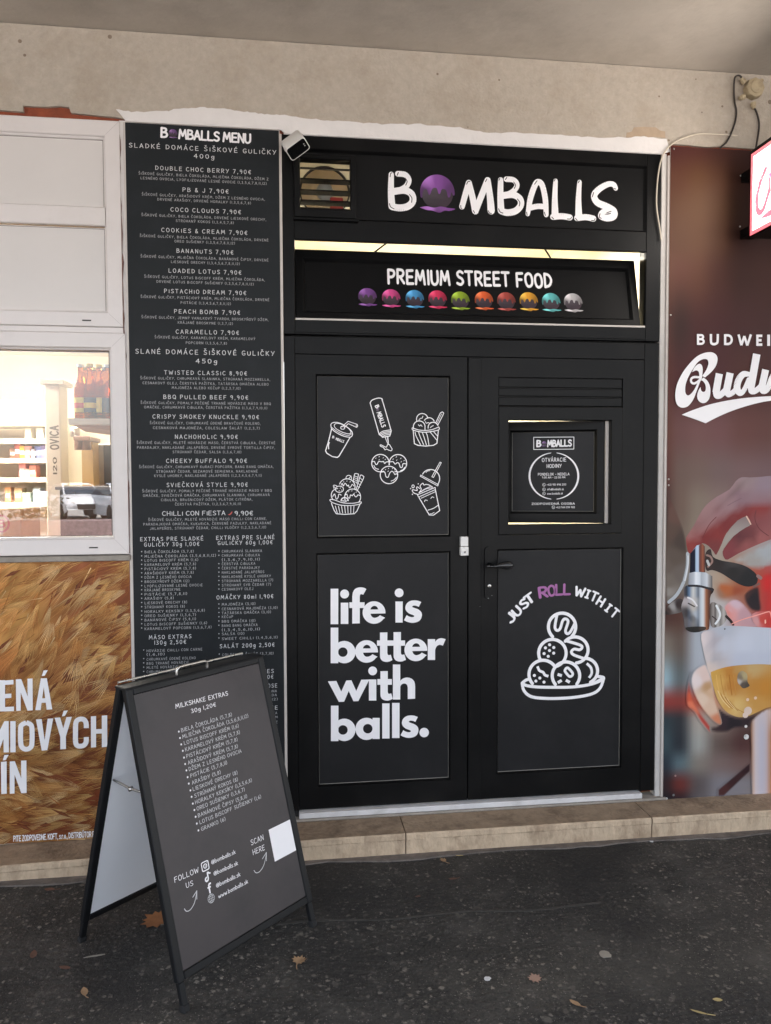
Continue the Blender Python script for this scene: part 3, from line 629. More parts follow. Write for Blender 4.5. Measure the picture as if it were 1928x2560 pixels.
mb = MB(); mb.box(a, Yx, z0, b, Yx+.3, z1, mat('carton_orange', rgb(216, 172, 120), .7, .06, 8), .003); mb.build('carton_body', t)
ar = Art(wall(Yx), .001); c = Crop(0, 840, 3.814); M_RE = mat('emblem_red', rgb(206, 96, 84), .6)
pl = ar.pl; cx, cz = pl.px(4, 1309); ar.shapes(stroke(disc((cx, cz), .034, 20, .04)+[(cx+.034, cz)], .01), M_RE)
ar.text('B', cx-.012, cz, cx+.014, .035, M_RE, wt=2.4); ar.build('emblem', t)
mb = MB(); mb.box(a, Yx-.03, z0-.03, -.1, Yx+.32, z0-.002, mat('display_ledge', rgb(150, 120, 104), .6)); tag(mb.build('display_ledge'), 'pinkish ledge under the orange carton just inside the glass', 'ledge')

# ================================================================== THE BLACK SHOP FRONT
sf = thing('shopfront', 'black framed shop front with a double door, a tilted fanlight and a lettered sign panel', 'shop front', ((X0+X1)/2, .03, .08))
zS1, zS0 = at(1180, 393).z, at(1180, 562).z          # sign panel
zT1, zT0 = at(1180, 614).z, at(1180, 808).z          # fanlight opening
zM = at(1180, 846).z; zD1 = at(1180, 893).z; zD0 = at(1180, 2000).z
xl, xr = at(736, 600).x, at(1616, 600).x
dl, dr = at(743, 1400).x, at(1606, 1400).x; dm = at(1170, 1400).x
BV = .0025
mb = MB()
mb.box(X0, 0, zM+.003, xl, .07, Z_TOP, M_BLACK, BV); mb.box(xr, 0, zM+.003, X1, .07, Z_TOP, M_BLACK, BV)
for a, b, d_ in ((zS1, Z_TOP, .069), (zT1, zS0, .016), (zM+.003, zT0, .069)): mb.box(xl-.001, .001, a, xr+.001, d_, b, M_BLACK, BV)
mb.box(X0, .002, .088, dl-.002, .07, zM-.004, M_BLACK, BV); mb.box(dr+.002, .002, .088, X1, .07, zM-.004, M_BLACK, BV)
mb.box(dl-.003, .003, zD1+.002, dr+.003, .069, zM-.004, M_BLACK, BV)
mb.box(X0+.01, .03, zM-.006, X1-.01, .06, zM+.006, M_BLACKG)
for a, b in ((dl-.03, dl+.02), (dr-.02, dr+.03), (dm-.03, dm+.03)): mb.box(a, .0705, .09, b, .085, zD1+.03, M_BLACKG)  # unseen black stops, added behind the leaf gaps to block lamp light
mb.box(dl, .0705, zD1-.02, dr, .085, zD1+.03, M_BLACKG); mb.box(X0+.0, .0705, .09, X0+.012, .14, Z_TOP, M_BLACKG); mb.box(X1-.012, .0705, .09, X1, .14, Z_TOP, M_BLACKG)
mb.box(xl+.0, -.006, zM+.012, xr-.0, .0005, zM+.017, M_BLACK)
mb.build('outer_frame', sf)
mb = MB(); mb.box(X0-.012, -.006, .052, X0-.001, .05, Z_TOP-.004, M_WHITEEDGE, .0015); mb.build('white_trim', sf)
mb = MB(); mb.box(X1+.001, -.003, .052, X1+.026, .05, Z_TOP, mat('old_white_render', rgb(196, 192, 188), .8, .08, 12, .3, 40, stain=rgb(140, 134, 126), stain_amt=.5, stain_scale=6), .002); mb.box(X1+.0265, -.012, .052, X1+.041, .012, Z_TOP-.01, M_WHITEEDGE, .002); mb.build('white_trim', sf)

# sign panel with the opening for the ventilator
vr = rect(750, 405, 875, 528, .012)
mb = MB(); pp = wall(.022); mb.plate(pp, [(xl-.001, zS0-.001), (xr+.001, zS0-.001), (xr+.001, zS1+.001), (xl-.001, zS1+.001)], 0, .008, M_BLACKS, [[(vr[0], vr[1]), (vr[0], vr[3]), (vr[2], vr[3]), (vr[2], vr[1])]])
mb.rings([(xl, zS0, xr, zS1, .004), (xl+.008, zS0+.008, xr-.010, zS1-.008, .0135)], M_BLACK)
sp = mb.build('sign_panel', sf)
ar = Art(wall(.0134), .0006); c = Crop(940, 400, 2.603); S = 1/2.603*.00178
def cs(A, crop, L, wpx, m_=None, cap='round', sm=True, k=5):
    """stroke in crop pixels -> polygons on the art's plane"""
    sc = abs(A.pl.px(*crop(L[0][0]+10, L[0][1]))[0]-A.pl.px(*crop(*L[0]))[0])/10
    if isinstance(wpx, (list, tuple)): L = [(x, y, w_) for (x, y), w_ in zip(L, wpx)]
    P = smooth(L, k) if sm else L
    W_ = [p[2]*sc for p in P] if isinstance(wpx, (list, tuple)) else wpx*sc
    return stroke([A.pl.px(*crop(p[0], p[1])) for p in P], W_, cap, 10)
Lg = []
for L, w_ in [([(100,94),(98,200),(104,302)], [34,40,46]), ([(142,90),(190,96),(214,130),(200,168),(165,192),(122,206)], 36), ([(112,206),(185,198),(232,222),(240,268),(208,302),(155,312),(106,304)], 44),
              ([(560,304),(582,225),(605,150)], [36,38,40]), ([(605,150),(628,240),(647,332)], [38,40,44]), ([(647,334),(690,225),(727,132)], [40,40,40]), ([(727,132),(742,235),(750,330)], [38,42,48]),
              ([(812,130),(810,230),(814,330)], [34,40,44]), ([(848,125),(895,130),(918,160),(905,192),(872,217),(832,230)], 34), ([(820,233),(890,226),(936,252),(942,295),(908,332),(855,343),(815,332)], 42),
              ([(988,352),(1005,250),(1035,165),(1056,143),(1082,165),(1102,255),(1108,356)], [28,36,36,38,36,36,32]), ([(1004,312),(1050,302),(1098,304)], 34),
              ([(1169,136),(1164,250),(1166,362)], [28,36,46]), ([(1152,370),(1210,366),(1262,374)], 38), ([(1325,144),(1318,255),(1320,370)], [28,36,46]), ([(1308,378),(1365,372),(1415,382)], 38),
              ([(1560,184),(1546,160),(1510,158),(1452,190),(1420,232),(1440,276),(1500,304),(1546,332),(1546,366),(1505,378),(1464,366),(1478,338),(1532,326)], [30,32,34,38,40,42,44,44,44,42,36,34,34])]:
    Lg += cs(ar, c, L, w_)
ar.shapes(Lg, M_VINYL)
Hl = []
for L in [[(92,110),(96,88),(104,84)],[(138,100),(146,82)],[(190,118),(203,140),(194,164)],[(88,284),(96,306),(118,318)],[(218,225),(234,248),(232,276)],[(552,296),(553,312),(560,318)],[(590,158),(600,140),(612,140)],[(634,330),(642,346)],[(712,142),(722,124)],[(730,330),(740,346),(752,348)],
          [(800,132),(806,120)],[(842,128),(852,114)],[(896,144),(908,164),(900,186)],[(798,318),(808,338),(826,346)],[(920,254),(936,276),(932,300)],[(980,340),(984,360)],[(1032,158),(1048,136)],[(1096,340),(1102,362)],[(1158,138),(1166,126)],[(1144,372),(1156,384)],[(1246,384),(1266,384),(1272,372)],[(1316,148),(1324,136)],[(1298,380),(1310,394)],[(1402,394),(1420,394),(1426,382)],[(1548,186),(1562,190)],[(1408,240),(1416,212)],[(1458,350),(1454,372),(1466,380)],[(1502,344),(1530,334)]]:
    Hl += cs(ar, c, L, 5)
ar.shapes(Hl, M_BLACKG, dh=.0004)
ar.build('lettering', sp)
def ball(A, cx, cy, r, col, name=None):
    """plain glazed dough ball: dark ball, coloured glaze cap with drips, small puddle (centre and radius in photo px)"""
    u0, v0 = A.pl.px(cx, cy); s = abs(A.pl.px(cx+r, cy)[0]-u0); hi = [min(255, int(q*1.15+40)) for q in col]; lo = [int(q*.62) for q in col]
    def grid(poly, ctrl, h):
        v, f = union([poly], 1e-7); ins_ = [(x, y) for x, y in v]
        o_ = [(u0+x*s, v0+y*s) for x, y in v]; A.raw(o_, f, M_LOGO, h, [idw(ctrl, x*60, y*60) for x, y in v])
    dk = (34, 28, 34)
    grid([(x, y-.02) for x, y in disc((0, 0), .9, 28)], [(0, 0, dk), (-30, 30, (92, 84, 92)), (30, -40, (60, 46, 56)), (0, -50, dk)], A.h)
    cap = [(.98*math.cos(t), .98*math.sin(t)) for t in [math.pi*k/22 for k in range(23)]]
    edge = smooth([(-.98, 0), (-.95, -.28), (-.86, -.3), (-.8, .05), (-.62, .16), (-.5, -.12), (-.4, -.1), (-.28, .2), (-.05, .24), (.06, -.05), (.16, -.04), (.26, .2), (.5, .14), (.6, -.22), (.72, -.2), (.8, .05), (.9, -.12), (.97, -.1), (.98, 0)], 3)
    grid(cap+edge[1:-1], [(-30, 42, hi), (0, 20, col), (40, 20, lo), (0, 58, col), (-50, 0, lo), (30, 45, [int(q*.85) for q in col])], A.h+.0003)
    pud = smooth([(-1.0, -.86), (-.6, -.78), (-.2, -.84), (.2, -.76), (.6, -.82), (1.02, -.86), (.7, -.98), (.4, -.98), (.1, -1.1), (-.3, -1.0), (-.6, -.98), (-1.0, -.86)], 4)
    grid(pud, [(-20, -52, hi), (0, -58, col), (40, -52, col), (0, -66, lo)], A.h+.0005)
ar = Art(wall(.0134), .0006); bx, by = c(400, 212); ball(ar, bx, by, 44, (128, 74, 148)); ar.build('purple_ball', sp)

# ventilator set into the sign panel
vo = rect(734, 388, 890, 548, .0)
av = MB(); av.rings([vo+(.013,), vo+(-.012,), (vo[0]+.004, vo[1]+.004, vo[2]-.004, vo[3]-.004, -.016), (vr[0]-.004, vr[1]-.004, vr[2]+.004, vr[3]+.004, -.016), vr+(-.012,), vr+(.03,)], M_BLACK)
av.box(vo[0]-.002, -.022, vo[1]-.012, vo[2]+.01, .012, vo[1]-.002, M_BLACK, .002)
av = av.build('air_vent', sf)
for py_, tilt, th in ((422, -13, .004), (453, 10, .006), (481, 12, .006), (507, 14, .006), (527, 16, .006)):
    z = at(812, py_, .0).z; M = Matrix.Translation(((vr[0]+vr[2])/2, .004, z)) @ Matrix.Rotation(R(-tilt), 4, 'X')
    mb = MB(); mb.hull_box(M, (vr[2]-vr[0])/2-.001, .018, th/2, .001, M_BLACK); mb.build('slat', av)
FD = bpy.data.materials.new('smoked_fan'); FD.use_nodes = True; n_ = FD.node_tree.nodes; n_.remove(n_['Principled BSDF']); tl_ = n_.new('ShaderNodeBsdfTranslucent'); tl_.inputs[0].default_value = rgb(150, 128, 108); FD.node_tree.links.new(tl_.outputs[0], n_['Material Output'].inputs[0])
FD2 = FD.copy(); FD2.name = 'glow_dimmer'; FD2.node_tree.nodes['Translucent BSDF'].inputs[0].default_value = rgb(172, 170, 166)
FD.node_tree.nodes['Translucent BSDF'].inputs[0].default_value = rgb(168, 154, 140)
pf = at(812, 480, .12); fan = MB()
fan.lathe([(.110, 0), (.114, .014), (.108, .014), (.106, 0)], (pf.x, .128, pf.z), (0, -1, 0), mat('fan_ring', rgb(40, 34, 30), .5), 40)
fan.lathe([(0, .004), (.106, .002)], (pf.x, .128, pf.z), (0, -1, 0), FD, 40)
fan.box(vr[0]-.03, .136, vr[1]-.06, vr[2]+.06, .138, vr[3]+.10, FD2)  # translucent plate added behind the fan to dim the room's glow
fan = fan.build('fan', av)
mb = MB(); mb.lathe([(0, .02), (.034, .02), (.040, .010), (.040, .003)], (pf.x, .126, pf.z), (0, -1, 0), mat('fan_hub', rgb(150, 150, 142), .5), 20); mb.build('hub', fan)
mb = MB(); q = at(838, 503, .11); mb.box(q.x-.022, .108, q.z-.042, q.x+.036, .118, q.z+.018, M_RED, .004); mb.build('motor_cover', fan)

# fanlight sash, hinged along its foot and leaning into the shop
a_ = R(13); tp = Plane((0, .012, at(1180, 803).z), (1, 0, 0), (0, math.sin(a_), math.cos(a_)))
tw = MB(); tw.box(xl+.002, -.001, zT0-.002, xr-.002, .02, zT0+.006, M_WHITEEDGE, .001)
tw.rings([(xl, zT0, xr, zT1, .002), (xl+.003, zT0+.006, xr-.003, zT1-.001, .014), (xl+.003, zT0+.006, xr-.003, zT1-.001, .016)], M_BLACK)
tw = tw.build('fanlight', sf)
u0, _ = tp.px(738, 700); u1, _ = tp.px(1590, 690); v1 = tp.px(1180, 637)[1]; i0, _ = tp.px(764, 720); i1, _ = tp.px(1572, 740); iv1 = tp.px(1180, 664)[1]; iv0 = tp.px(1180, 784)[1]
XT = lambda mb, pl: [tuple(pl.pt(x, z, -y)) for x, y, z in mb.v]
mb = MB(); mb.rings([(u0, .0, u1, v1, .06), (u0, .0, u1, v1, .003), (u0+.003, .003, u1-.003, v1-.003, 0), (i0-.012, iv0-.012, i1+.012, iv1+.012, 0), (i0-.002, iv0-.002, i1+.002, iv1+.002, .012), (i0, iv0, i1, iv1, .03)], M_BLACK); mb.v = XT(mb, tp); mb.build('sash', tw)
mb = MB(); mb.box(i0-.001, .014, iv0-.001, i1+.001, .03, iv1+.001, M_BLACKS); mb.v = XT(mb, tp); pn = mb.build('panel', tw)
tpf = Plane(tp.pt(0, 0, -.014), tp.u, tp.v); ar = Art(tpf, .0006)
ar.ptext('PREMIUM STREET FOOD', (970, 691), (1378, 702), 33, M_VINYL, wt=2.1, gap=2.5, space=4.5, jit=.03); ar.build('lettering', tw)
ar = Art(tpf, .0006)
for bx, by, col in [(919,741,(122,72,142)),(978,744,(206,72,134)),(1037,746,(70,144,196)),(1094,747,(206,50,88)),(1151,750,(138,164,44)),(1210,750,(214,92,48)),(1266,752,(156,66,58)),(1322,752,(214,150,48)),(1378,754,(92,176,176)),(1433,755,(176,172,174))]: ball(ar, bx, by+1, 23.5, col)
ar.build('glazed_balls', tw)
for (hx, hy), (sx, sy) in (((970, 605), (930, 622)), ((1362, 622), (1386, 637))):
    p0 = at(hx, hy, .03); u_, v_ = tp.px(sx, sy); mb = MB(); mb.tube([p0, tp.pt(u_, v1, -.03)], .004, M_BLACK, 8); mb.build('stay', tw)

# the two door leaves
def leaf_holes(mb, x0, x1, holes, y):
    pl = wall(y+.055); mb.plate(pl, [(x0, zD0), (x1, zD0), (x1, zD1), (x0, zD1)], 0, .055, M_BLACK, [[(h[0], h[1]), (h[0], h[3]), (h[2], h[3]), (h[2], h[1])] for h in holes])
def panel_in(par, h, y, label=None):
    mb = MB(); mb.rings([h+(y+.0006,), (h[0]+.002, h[1]+.002, h[2]-.002, h[3]-.002, y-.001), (h[0]+.008, h[1]+.008, h[2]-.008, h[3]-.008, y+.010)], M_BLACK); mb.build('bead', par)
    g = (h[0]+.0085, h[1]+.0085, h[2]-.0085, h[3]-.0085)
    mb = MB(); mb.box(g[0]-.003, y+.012, g[1]-.003, g[2]+.003, y+.03, g[3]+.003, M_BLACKP); p = mb.build('panel', par)
    mb = MB(); mb.rings([g+(y+.0085,), (g[0]+.0012, g[1]+.0020, g[2]-.0016, g[3]-.0012, y+.0118)], M_GASKET); mb.build('gasket', par)
    return p
YD = .004
LD = MB(); hU = rect(790, 937, 1127, 1344, YD); hL = rect(792, 1380, 1127, 1959, YD); leaf_holes(LD, dl, dm-.0025, [hU, hL], YD); LD = LD.build('door', sf)
LD['label'] = 'door leaf with white food drawings and the words life is better with balls'
pu, plo = panel_in(LD, hU, YD), panel_in(LD, hL, YD)
RD = MB(); hW = rect(1246, 944, 1556, 1336, YD); hB = rect(1242, 1370, 1557, 1928, YD); leaf_holes(RD, dm+.0025, dr, [hW, hB], YD)
RD.box(dm+.002, YD-.007, zD0+.004, at(1203, 1400).x, YD-.0005, zD1-.004, M_BLACK, .002)
RD = RD.build('door', sf); RD['label'] = 'door leaf with small opening window, black lever handle and JUST ROLL WITH IT drawing'
pb = panel_in(RD, hB, YD)
# boards and the little hopper window in the right leaf
zw1 = at(1400, 1017).z; mb = MB(); zz = [hW[3]-.001]+[at(1400, y).z for y in (971, 993, 1017)]
for a, b in zip(zz[1:], zz): mb.box(hW[0]+.001, YD+.004, a+.0035, hW[2]-.001, YD+.05, b-.001, M_BLACK, .003)
mb.box(hW[0]+.001, YD+.012, zw1, hW[2]-.001, YD+.045, hW[3], M_BLACKG); mb.build('slatted_panel', RD)
wo = (hW[0]+.001, hW[1]+.001, hW[2]-.001, zw1); wi = rect(1271, 1050, 1527, 1311, YD)
mb = MB(); mb.rings([wo+(YD+.01,), wo+(YD-.003,), (wo[0]+.004, wo[1]+.004, wo[2]-.004, wo[3]-.004, YD-.006), (wi[0]-.002, wi[1]-.002, wi[2]+.002, wi[3]+.002, YD-.006), wi+(YD-.003,), wi+(YD+.05,)], M_BLACK); mb.build('window_frame', RD)
xh = at(1511, 1180, .035).x; th = R(17); hp = Plane((xh, .035, 0), (math.cos(th), -math.sin(th), 0), (0, 0, 1))
v1, v0 = hp.px(1390, 1053)[1], hp.px(1390, 1307)[1]; pu0, pu1 = hp.px(1280, 1180)[0], hp.px(1486, 1180)[0]; pv1, pv0 = hp.px(1385, 1080)[1], hp.px(1385, 1279)[1]
su0 = pu0-.05
mb = MB(); mb.rings([(su0, v0, 0, v1, .055), (su0, v0, 0, v1, .003), (su0+.003, v0+.003, -.003, v1-.003, 0), (pu0-.010, pv0-.010, pu1+.012, pv1+.010, 0), (pu0-.001, pv0-.001, pu1+.001, pv1+.001, .011), (pu0, pv0, pu1, pv1, .03)], M_BLACK); mb.v = XT(mb, hp); sash = mb.build('window_sash', RD)
mb = MB(); mb.box(pu0-.001, .014, pv0-.001, pu1+.001, .03, pv1+.001, M_BLACKP); mb.rings([(pu0+.0005, pv0+.0005, pu1-.0005, pv1-.0005, .011), (pu0+.0022, pv0+.0022, pu1-.0018, pv1-.0015, .0138)], M_GASKET); mb.v = XT(mb, hp); mb.build('hours_panel', sash)
mb = MB(); xa, xb = at(1513, 1180, .035).x, at(1524, 1180, .03).x; mb.box(xa, .03, wi[1]+.001, xb+.02, .09, wi[3]-.001, M_WHITEEDGE, .001); mb.build('white_reveal', RD)
hpf = Plane(hp.pt(0, 0, -.014), hp.u, hp.v); ar = Art(hpf, .0006); c = Crop(1250, 1030, 5.374)
ar.shapes(sum([cs(ar, c, [p, q], 9, sm=False) for p, q in zip([(453,340),(994,336),(993,498),(455,504)], [(994,336),(993,498),(455,504),(453,340)])], []), M_VINYL)
ar.ptext('B', c(496, 424), c(548, 424), 15, M_VINYL, wt=2.6); ar.ptext('MBALLS', c(642, 424), c(958, 416), 15, M_VINYL, wt=2.6, gap=1.6)
for sgn in (-1, 1):
    pts = [];
    for k in range(25):
        t = R(97+166*k/24) if sgn < 0 else R(83-166*k/24); pts.append((725+sgn*0+328*math.cos(t), 860-312*math.sin(t)))
    ar.shapes(cs(ar, c, pts, [9+17*math.sin(math.pi*k/24) for k in range(25)], k=1, sm=False), M_VINYL)
for t, x0, x1, y0, y1, h in [('OTVÁRACIE', 566, 888, 645, 638, 9), ('HODINY', 630, 826, 727, 722, 8.6), ('PONDELOK - NEDEĽA'.replace('Ľ', 'L'), 512, 932, 837, 833, 6), ('9:00 AM - 22:00 PM', 566, 876, 880, 878, 4.6), ('+421 951 496 200', 628, 888, 977, 973, 4.6), ('info@bomballs.sk', 636, 856, 1038, 1036, 4.8), ('www.bomballs.sk', 636, 844, 1096, 1093, 4.8), ('ZODPOVEDNÁ OSOBA', 428, 1004, 1234, 1230, 4.8), ('+421 944 094 960', 752, 1004, 1281, 1279, 4.6)]:
    ar.ptext(t, c(x0, y0), c(x1, y1), h, M_VINYL, wt=1.5)
for x, y in ((592,978),(592,1040),(592,1096),(718,1280)):
    ar.shapes(cs(ar, c, [(x+19*math.cos(t/9*math.tau), y+21*math.sin(t/9*math.tau)) for t in range(10)], 6, sm=False)+cs(ar, c, [(x-8, y-8), (x-3, y+5), (x+8, y+8)], 6), M_CHALK)
ar.build('lettering', sash); ar = Art(hpf, .0006); bx, by = c(596, 426); ball(ar, bx, by, 6.2, (120, 84, 136)); ar.build('purple_ball', sash)
# lever handle
mb = MB(); hx = rect(1211, 1366, 1231, 1497, YD); rr = (hx[2]-hx[0])/2; xm = (hx[0]+hx[2])/2; pl = wall(YD-.0005)
ol = [(xm+rr*math.cos(t), hx[3]-rr+rr*math.sin(t)) for t in [math.pi*k/10 for k in range(11)]]+[(xm+rr*math.cos(t), hx[1]+rr+rr*math.sin(t)) for t in [math.pi+math.pi*k/10 for k in range(11)]]
mb.plate(pl, ol, 0, .009, M_GLOSSBLK if 0 else M_BLACK); hd = mb.build('handle_plate', RD)
yh = YD-.055; zh = at(1222, 1415, yh).z; mb = MB()
mb.lathe([(.011, 0), (.011, .03), (.0085, .046), (.008, .058)], (at(1222, 1415, YD).x, YD-.008, zh), (0, -1, 0), M_BLACK, 16)
P = [(1217,1416,.0055),(1224,1416,.0066),(1236,1416,.0070),(1246,1415,.0095),(1254,1414,.0145),(1263,1413.5,.019),(1272,1413.5,.0195),(1279,1413.5,.0150),(1283.5,1413.5,.0055)]
pts = smooth([(at(x, y, yh).x, at(x, y, yh).z, r) for x, y, r in P], 4)
mb.tube([(x, yh, z) for x, z, r in pts], [r for x, z, r in pts], mat('lever_black', rgb(30, 30, 32), .22, .2, 30, spec=.6), 16); mb.build('lever', hd)
q = at(1222, 1464, YD); mb = MB(); mb.lathe([(.0085, 0), (.0085, .004), (.007, .005), (0, .005)], (q.x, YD-.0098, q.z), (0, -1, 0), M_STEEL, 16); mb.box(q.x-.001, YD-.0155, q.z-.006, q.x+.001, YD-.0148, q.z+.001, M_BLACKG); mb.build('lock_cylinder', hd)
mb = MB()
for px_, py_, s_ in ((1221, 1496, 2.0), (1230, 1489, 1.2), (1200, 1517, 1.0)):
    q = at(px_, py_, YD-.01); mb.add([(q.x-s_*.0016, YD-.0099, q.z), (q.x+s_*.0014, YD-.0099, q.z-.0006), (q.x+s_*.001, YD-.0099, q.z+.0016), (q.x-s_*.001, YD-.0099, q.z+.0012)], [(0,1,2,3)], M_CHALK)
mb.build('paint_chips', hd)
# threshold
mb = MB(); zt = at(1180, 2004).z; mb.box(at(748, 2030).x, -.022, zt-.024, dr+.002, .06, zt, mat('white_sill', rgb(214, 212, 212), .4, .08, 9, stain=rgb(150, 146, 142), stain_amt=.4, stain_scale=8), .002); mb.box(X0, .0, zt-.02, at(747, 2030).x, .06, zt+.004, M_BLACKG); th_ = mb.build('threshold', sf)
mb = MB(); mb.box(X0-.03, -.03, Z_S+.0005, X1+.05, .06, zt-.025, M_CONC, .004); mb.build('cement_bed', sf)
# room behind the shop front
mb = MB(); WS = mat('shop_white', rgb(232, 224, 204), .8, .03, 3); a, b, y0, y1, z0, z1 = X0+.02, X1-.0, .15, 1.7, .09, 3.03
mb.add([(a,y0,z0),(b,y0,z0),(b,y1,z0),(a,y1,z0),(a,y0,z1),(b,y0,z1),(b,y1,z1),(a,y1,z1)], [(0,1,2,3),(4,7,6,5),(2,6,7,3),(1,5,6,2),(0,3,7,4)], WS); struct(mb.build('shop_room_wall'))
mb = MB(); mb.box(a, .10, 3.034, b, 1.7, 3.05, WS); struct(mb.build('shop_room_ceiling'))
t = thing('strip_lamp', 'warm strip lamp glowing behind the open fanlight of the shop front', 'lamp', (.86, .62, 2.7))
mb = MB(); mb.box(.25, .56, 2.715, 1.5, .68, 2.728, M_PVC, .003); mb.build('housing', t)
mb = MB(); mb.box(.28, .585, 2.695, 1.47, .655, 2.713, emit('strip_lamp_glow', (1, .95, .82, 1), 44)); mb.build('tube', t)

# ---- drawings on the left leaf
ar = Art(wall(YD+.012), .0006); c = Crop(790, 970, 4.9); D = []
def dr_(L, w_=10, sm=True): D.extend(cs(ar, c, L, w_, sm=sm))
def circ(x, y, r, a0=0, a1=360, w_=11, ry=None):
    n = max(6, int(abs(a1-a0)/12)); dr_([(x+r*math.cos(R(a0+(a1-a0)*k/n)), y-(ry or r)*math.sin(R(a0+(a1-a0)*k/n))) for k in range(n+1)], w_, False)
# drinking cup
dr_([(186,474),(184,445),(215,423),(280,426),(360,464),(428,518),(448,560),(436,594),(402,602),(330,586),(250,546),(196,502),(186,474)])
dr_([(196,484),(252,526),(330,566),(400,580),(438,560)], 7)
dr_([(226,452),(250,434),(310,442),(380,480),(424,525),(424,554),(390,560),(320,540),(250,500),(226,470),(226,452)], 8)
dr_([(192,500),(158,640),(118,770),(135,800),(200,840),(262,850),(282,836),(352,720),(420,602)], 12, sm=False)
dr_([(316,478),(394,408),(506,446),(512,466),(498,482),(396,436),(346,488)], 8, sm=False); dr_([(506,448),(492,462),(500,480)], 6)
circ(328, 486, 26, 0, 360, 8, 20); dr_([(164,668),(154,700),(156,745)], 12)
# sauce bottle
dr_([(664,182),(690,148),(760,124),(806,130),(814,150)], 11); dr_([(664,182),(775,570),(800,586),(815,604),(905,588),(914,560)], 11, sm=False); dr_([(806,130),(830,205),(922,525),(914,560)], 11, sm=False)
for L in ([(780,560),(820,530),(918,512)], [(786,574),(828,546),(916,530)], [(800,588),(834,562),(912,548)], [(812,602),(842,580),(906,566)]): dr_(L, 9)
dr_([(846,596),(866,650),(888,694)], 8); dr_([(872,590),(880,640),(890,690)], 8); dr_([(884,588),(890,690)], 5, sm=False)
dr_([(786,704),(794,696),(824,710),(862,724),(880,690),(902,696),(914,716),(932,744),(924,768),(894,762),(866,748),(846,756),(826,728),(796,716),(786,704)], 9)
# three balls
circ(790, 920, 107, 20, 292, 11); circ(790, 920, 107, -10, 20, 11); circ(1005, 922, 107, -110, 190, 11); circ(895, 1065, 107, 0, 360, 11)
dr_([(690,905),(715,900),(733,934),(750,934),(765,905),(785,900),(808,904),(828,900),(842,925),(862,906),(890,904)]); dr_([(910,905),(945,902),(970,932),(995,915),(1018,925),(1034,970),(1056,970),(1068,928),(1105,930)]); dr_([(800,1030),(842,1030),(858,1085),(884,1092),(902,1046),(928,1020),(952,1034),(968,1060),(984,1050),(1000,1062)])
dr_([(710,950),(730,982),(768,996)], 9); dr_([(922,1140),(958,1124),(984,1095)], 9); dr_([(1036,1012),(1066,1000),(1088,972)], 9)
for x, y in [(735,860),(775,842),(825,855),(850,876),(775,880),(945,872),(985,845),(1040,862),(1080,890),(990,884),(1046,904),(852,1000),(890,985),(938,985),(884,1020),(824,1022),(968,1000)]: dr_([(x-4, y+4), (x+4, y-4)], 6, sm=False)
# ice cream cup
dr_([(1182,486),(1184,512),(1258,534),(1330,542),(1410,534),(1500,514),(1510,486),(1500,476)]); dr_([(1182,486),(1250,512),(1335,520),(1420,510),(1496,482)], 9)
dr_([(1192,524),(1206,682),(1250,702),(1345,712),(1440,702),(1482,678),(1500,522)], 11, sm=False)
for k in range(6): dr_([(1215+44*k, 545-2*abs(k-2)), (1228+46*k, 590), (1282+40*k-k*k*2, 698-abs(k-2)*2)] if k < 4 else [(1215+46*k, 538), (1490-8*(5-k), 640-50*(k-4))], 9)
circ(1265, 475, 72, 0, 200, 10); circ(1302, 382, 70, 10, 200, 10); circ(1386, 430, 66, 20, 150, 10); circ(1436, 482, 62, 20, 190, 10); dr_([(1336,470),(1336,512)], 9, sm=False)
for L in ([(1262,392),(1280,372),(1300,370),(1310,345)], [(1342,412),(1352,432),(1376,424),(1396,432),(1410,420)], [(1255,450),(1272,466),(1284,452),(1300,470)], [(1400,486),(1420,470),(1438,462)]): dr_(L, 8)
dr_([(1468,425),(1525,305),(1548,292),(1566,306),(1556,332),(1494,452)], 9, sm=False); dr_([(1484,432),(1540,316)], 6, sm=False)
# sundae
dr_([(170,1372),(196,1400),(300,1434),(430,1440),(536,1422),(556,1402),(540,1396),(450,1412),(330,1406),(230,1372),(184,1364),(170,1372)], 9)
dr_([(190,1412),(222,1496),(250,1540),(350,1548),(470,1540),(502,1508),(542,1418)], 10, sm=False)
for k in range(7): dr_([(238+38*k, 1448-(2 if k in (0, 6) else 0)), (262+33*k, 1532)], 8, sm=False)
circ(268, 1312, 80, 95, 225, 10); circ(450, 1335, 98, -40, 200, 10); circ(382, 1210, 98, -15, 160, 10); circ(288, 1240, 50, 0, 360, 9, 38); circ(402, 1104, 34, -20, 200, 8); dr_([(405,1108),(420,1090),(432,1078)], 7)
dr_([(222,1230),(215,1195),(240,1192),(262,1205)], 8); dr_([(232,1222),(226,1206)], 6)
for L in ([(310,1190),(322,1168),(336,1200),(352,1170),(366,1172),(384,1200),(398,1190),(410,1222),(430,1206),(446,1180),(466,1200)], [(362,1310),(378,1300),(392,1340),(412,1348),(424,1310),(446,1320),(462,1300),(482,1330),(500,1330),(514,1310),(540,1318)], [(206,1330),(228,1300),(250,1360),(272,1340),(282,1300),(310,1312)]): dr_(L, 9)
for x, y in [(340,1150),(380,1140),(420,1150),(400,1270),(440,1260),(495,1275),(470,1290),(265,1232),(300,1226),(285,1258),(315,1250),(230,1300)]: dr_([(x-4, y+3), (x+4, y-3)], 6, sm=False)
dr_([(456,1138),(474,1052),(492,1046),(522,1056),(502,1170)], 9, sm=False); dr_([(494,1240),(545,1068),(562,1066),(588,1086),(576,1122),(508,1252)], 9, sm=False)
for k in range(4): dr_([(468-4*k, 1075+22*k), (512-4*k, 1092+22*k)], 6, sm=False); dr_([(540-12*k, 1100+34*k), (572-12*k, 1130+30*k)], 6, sm=False)
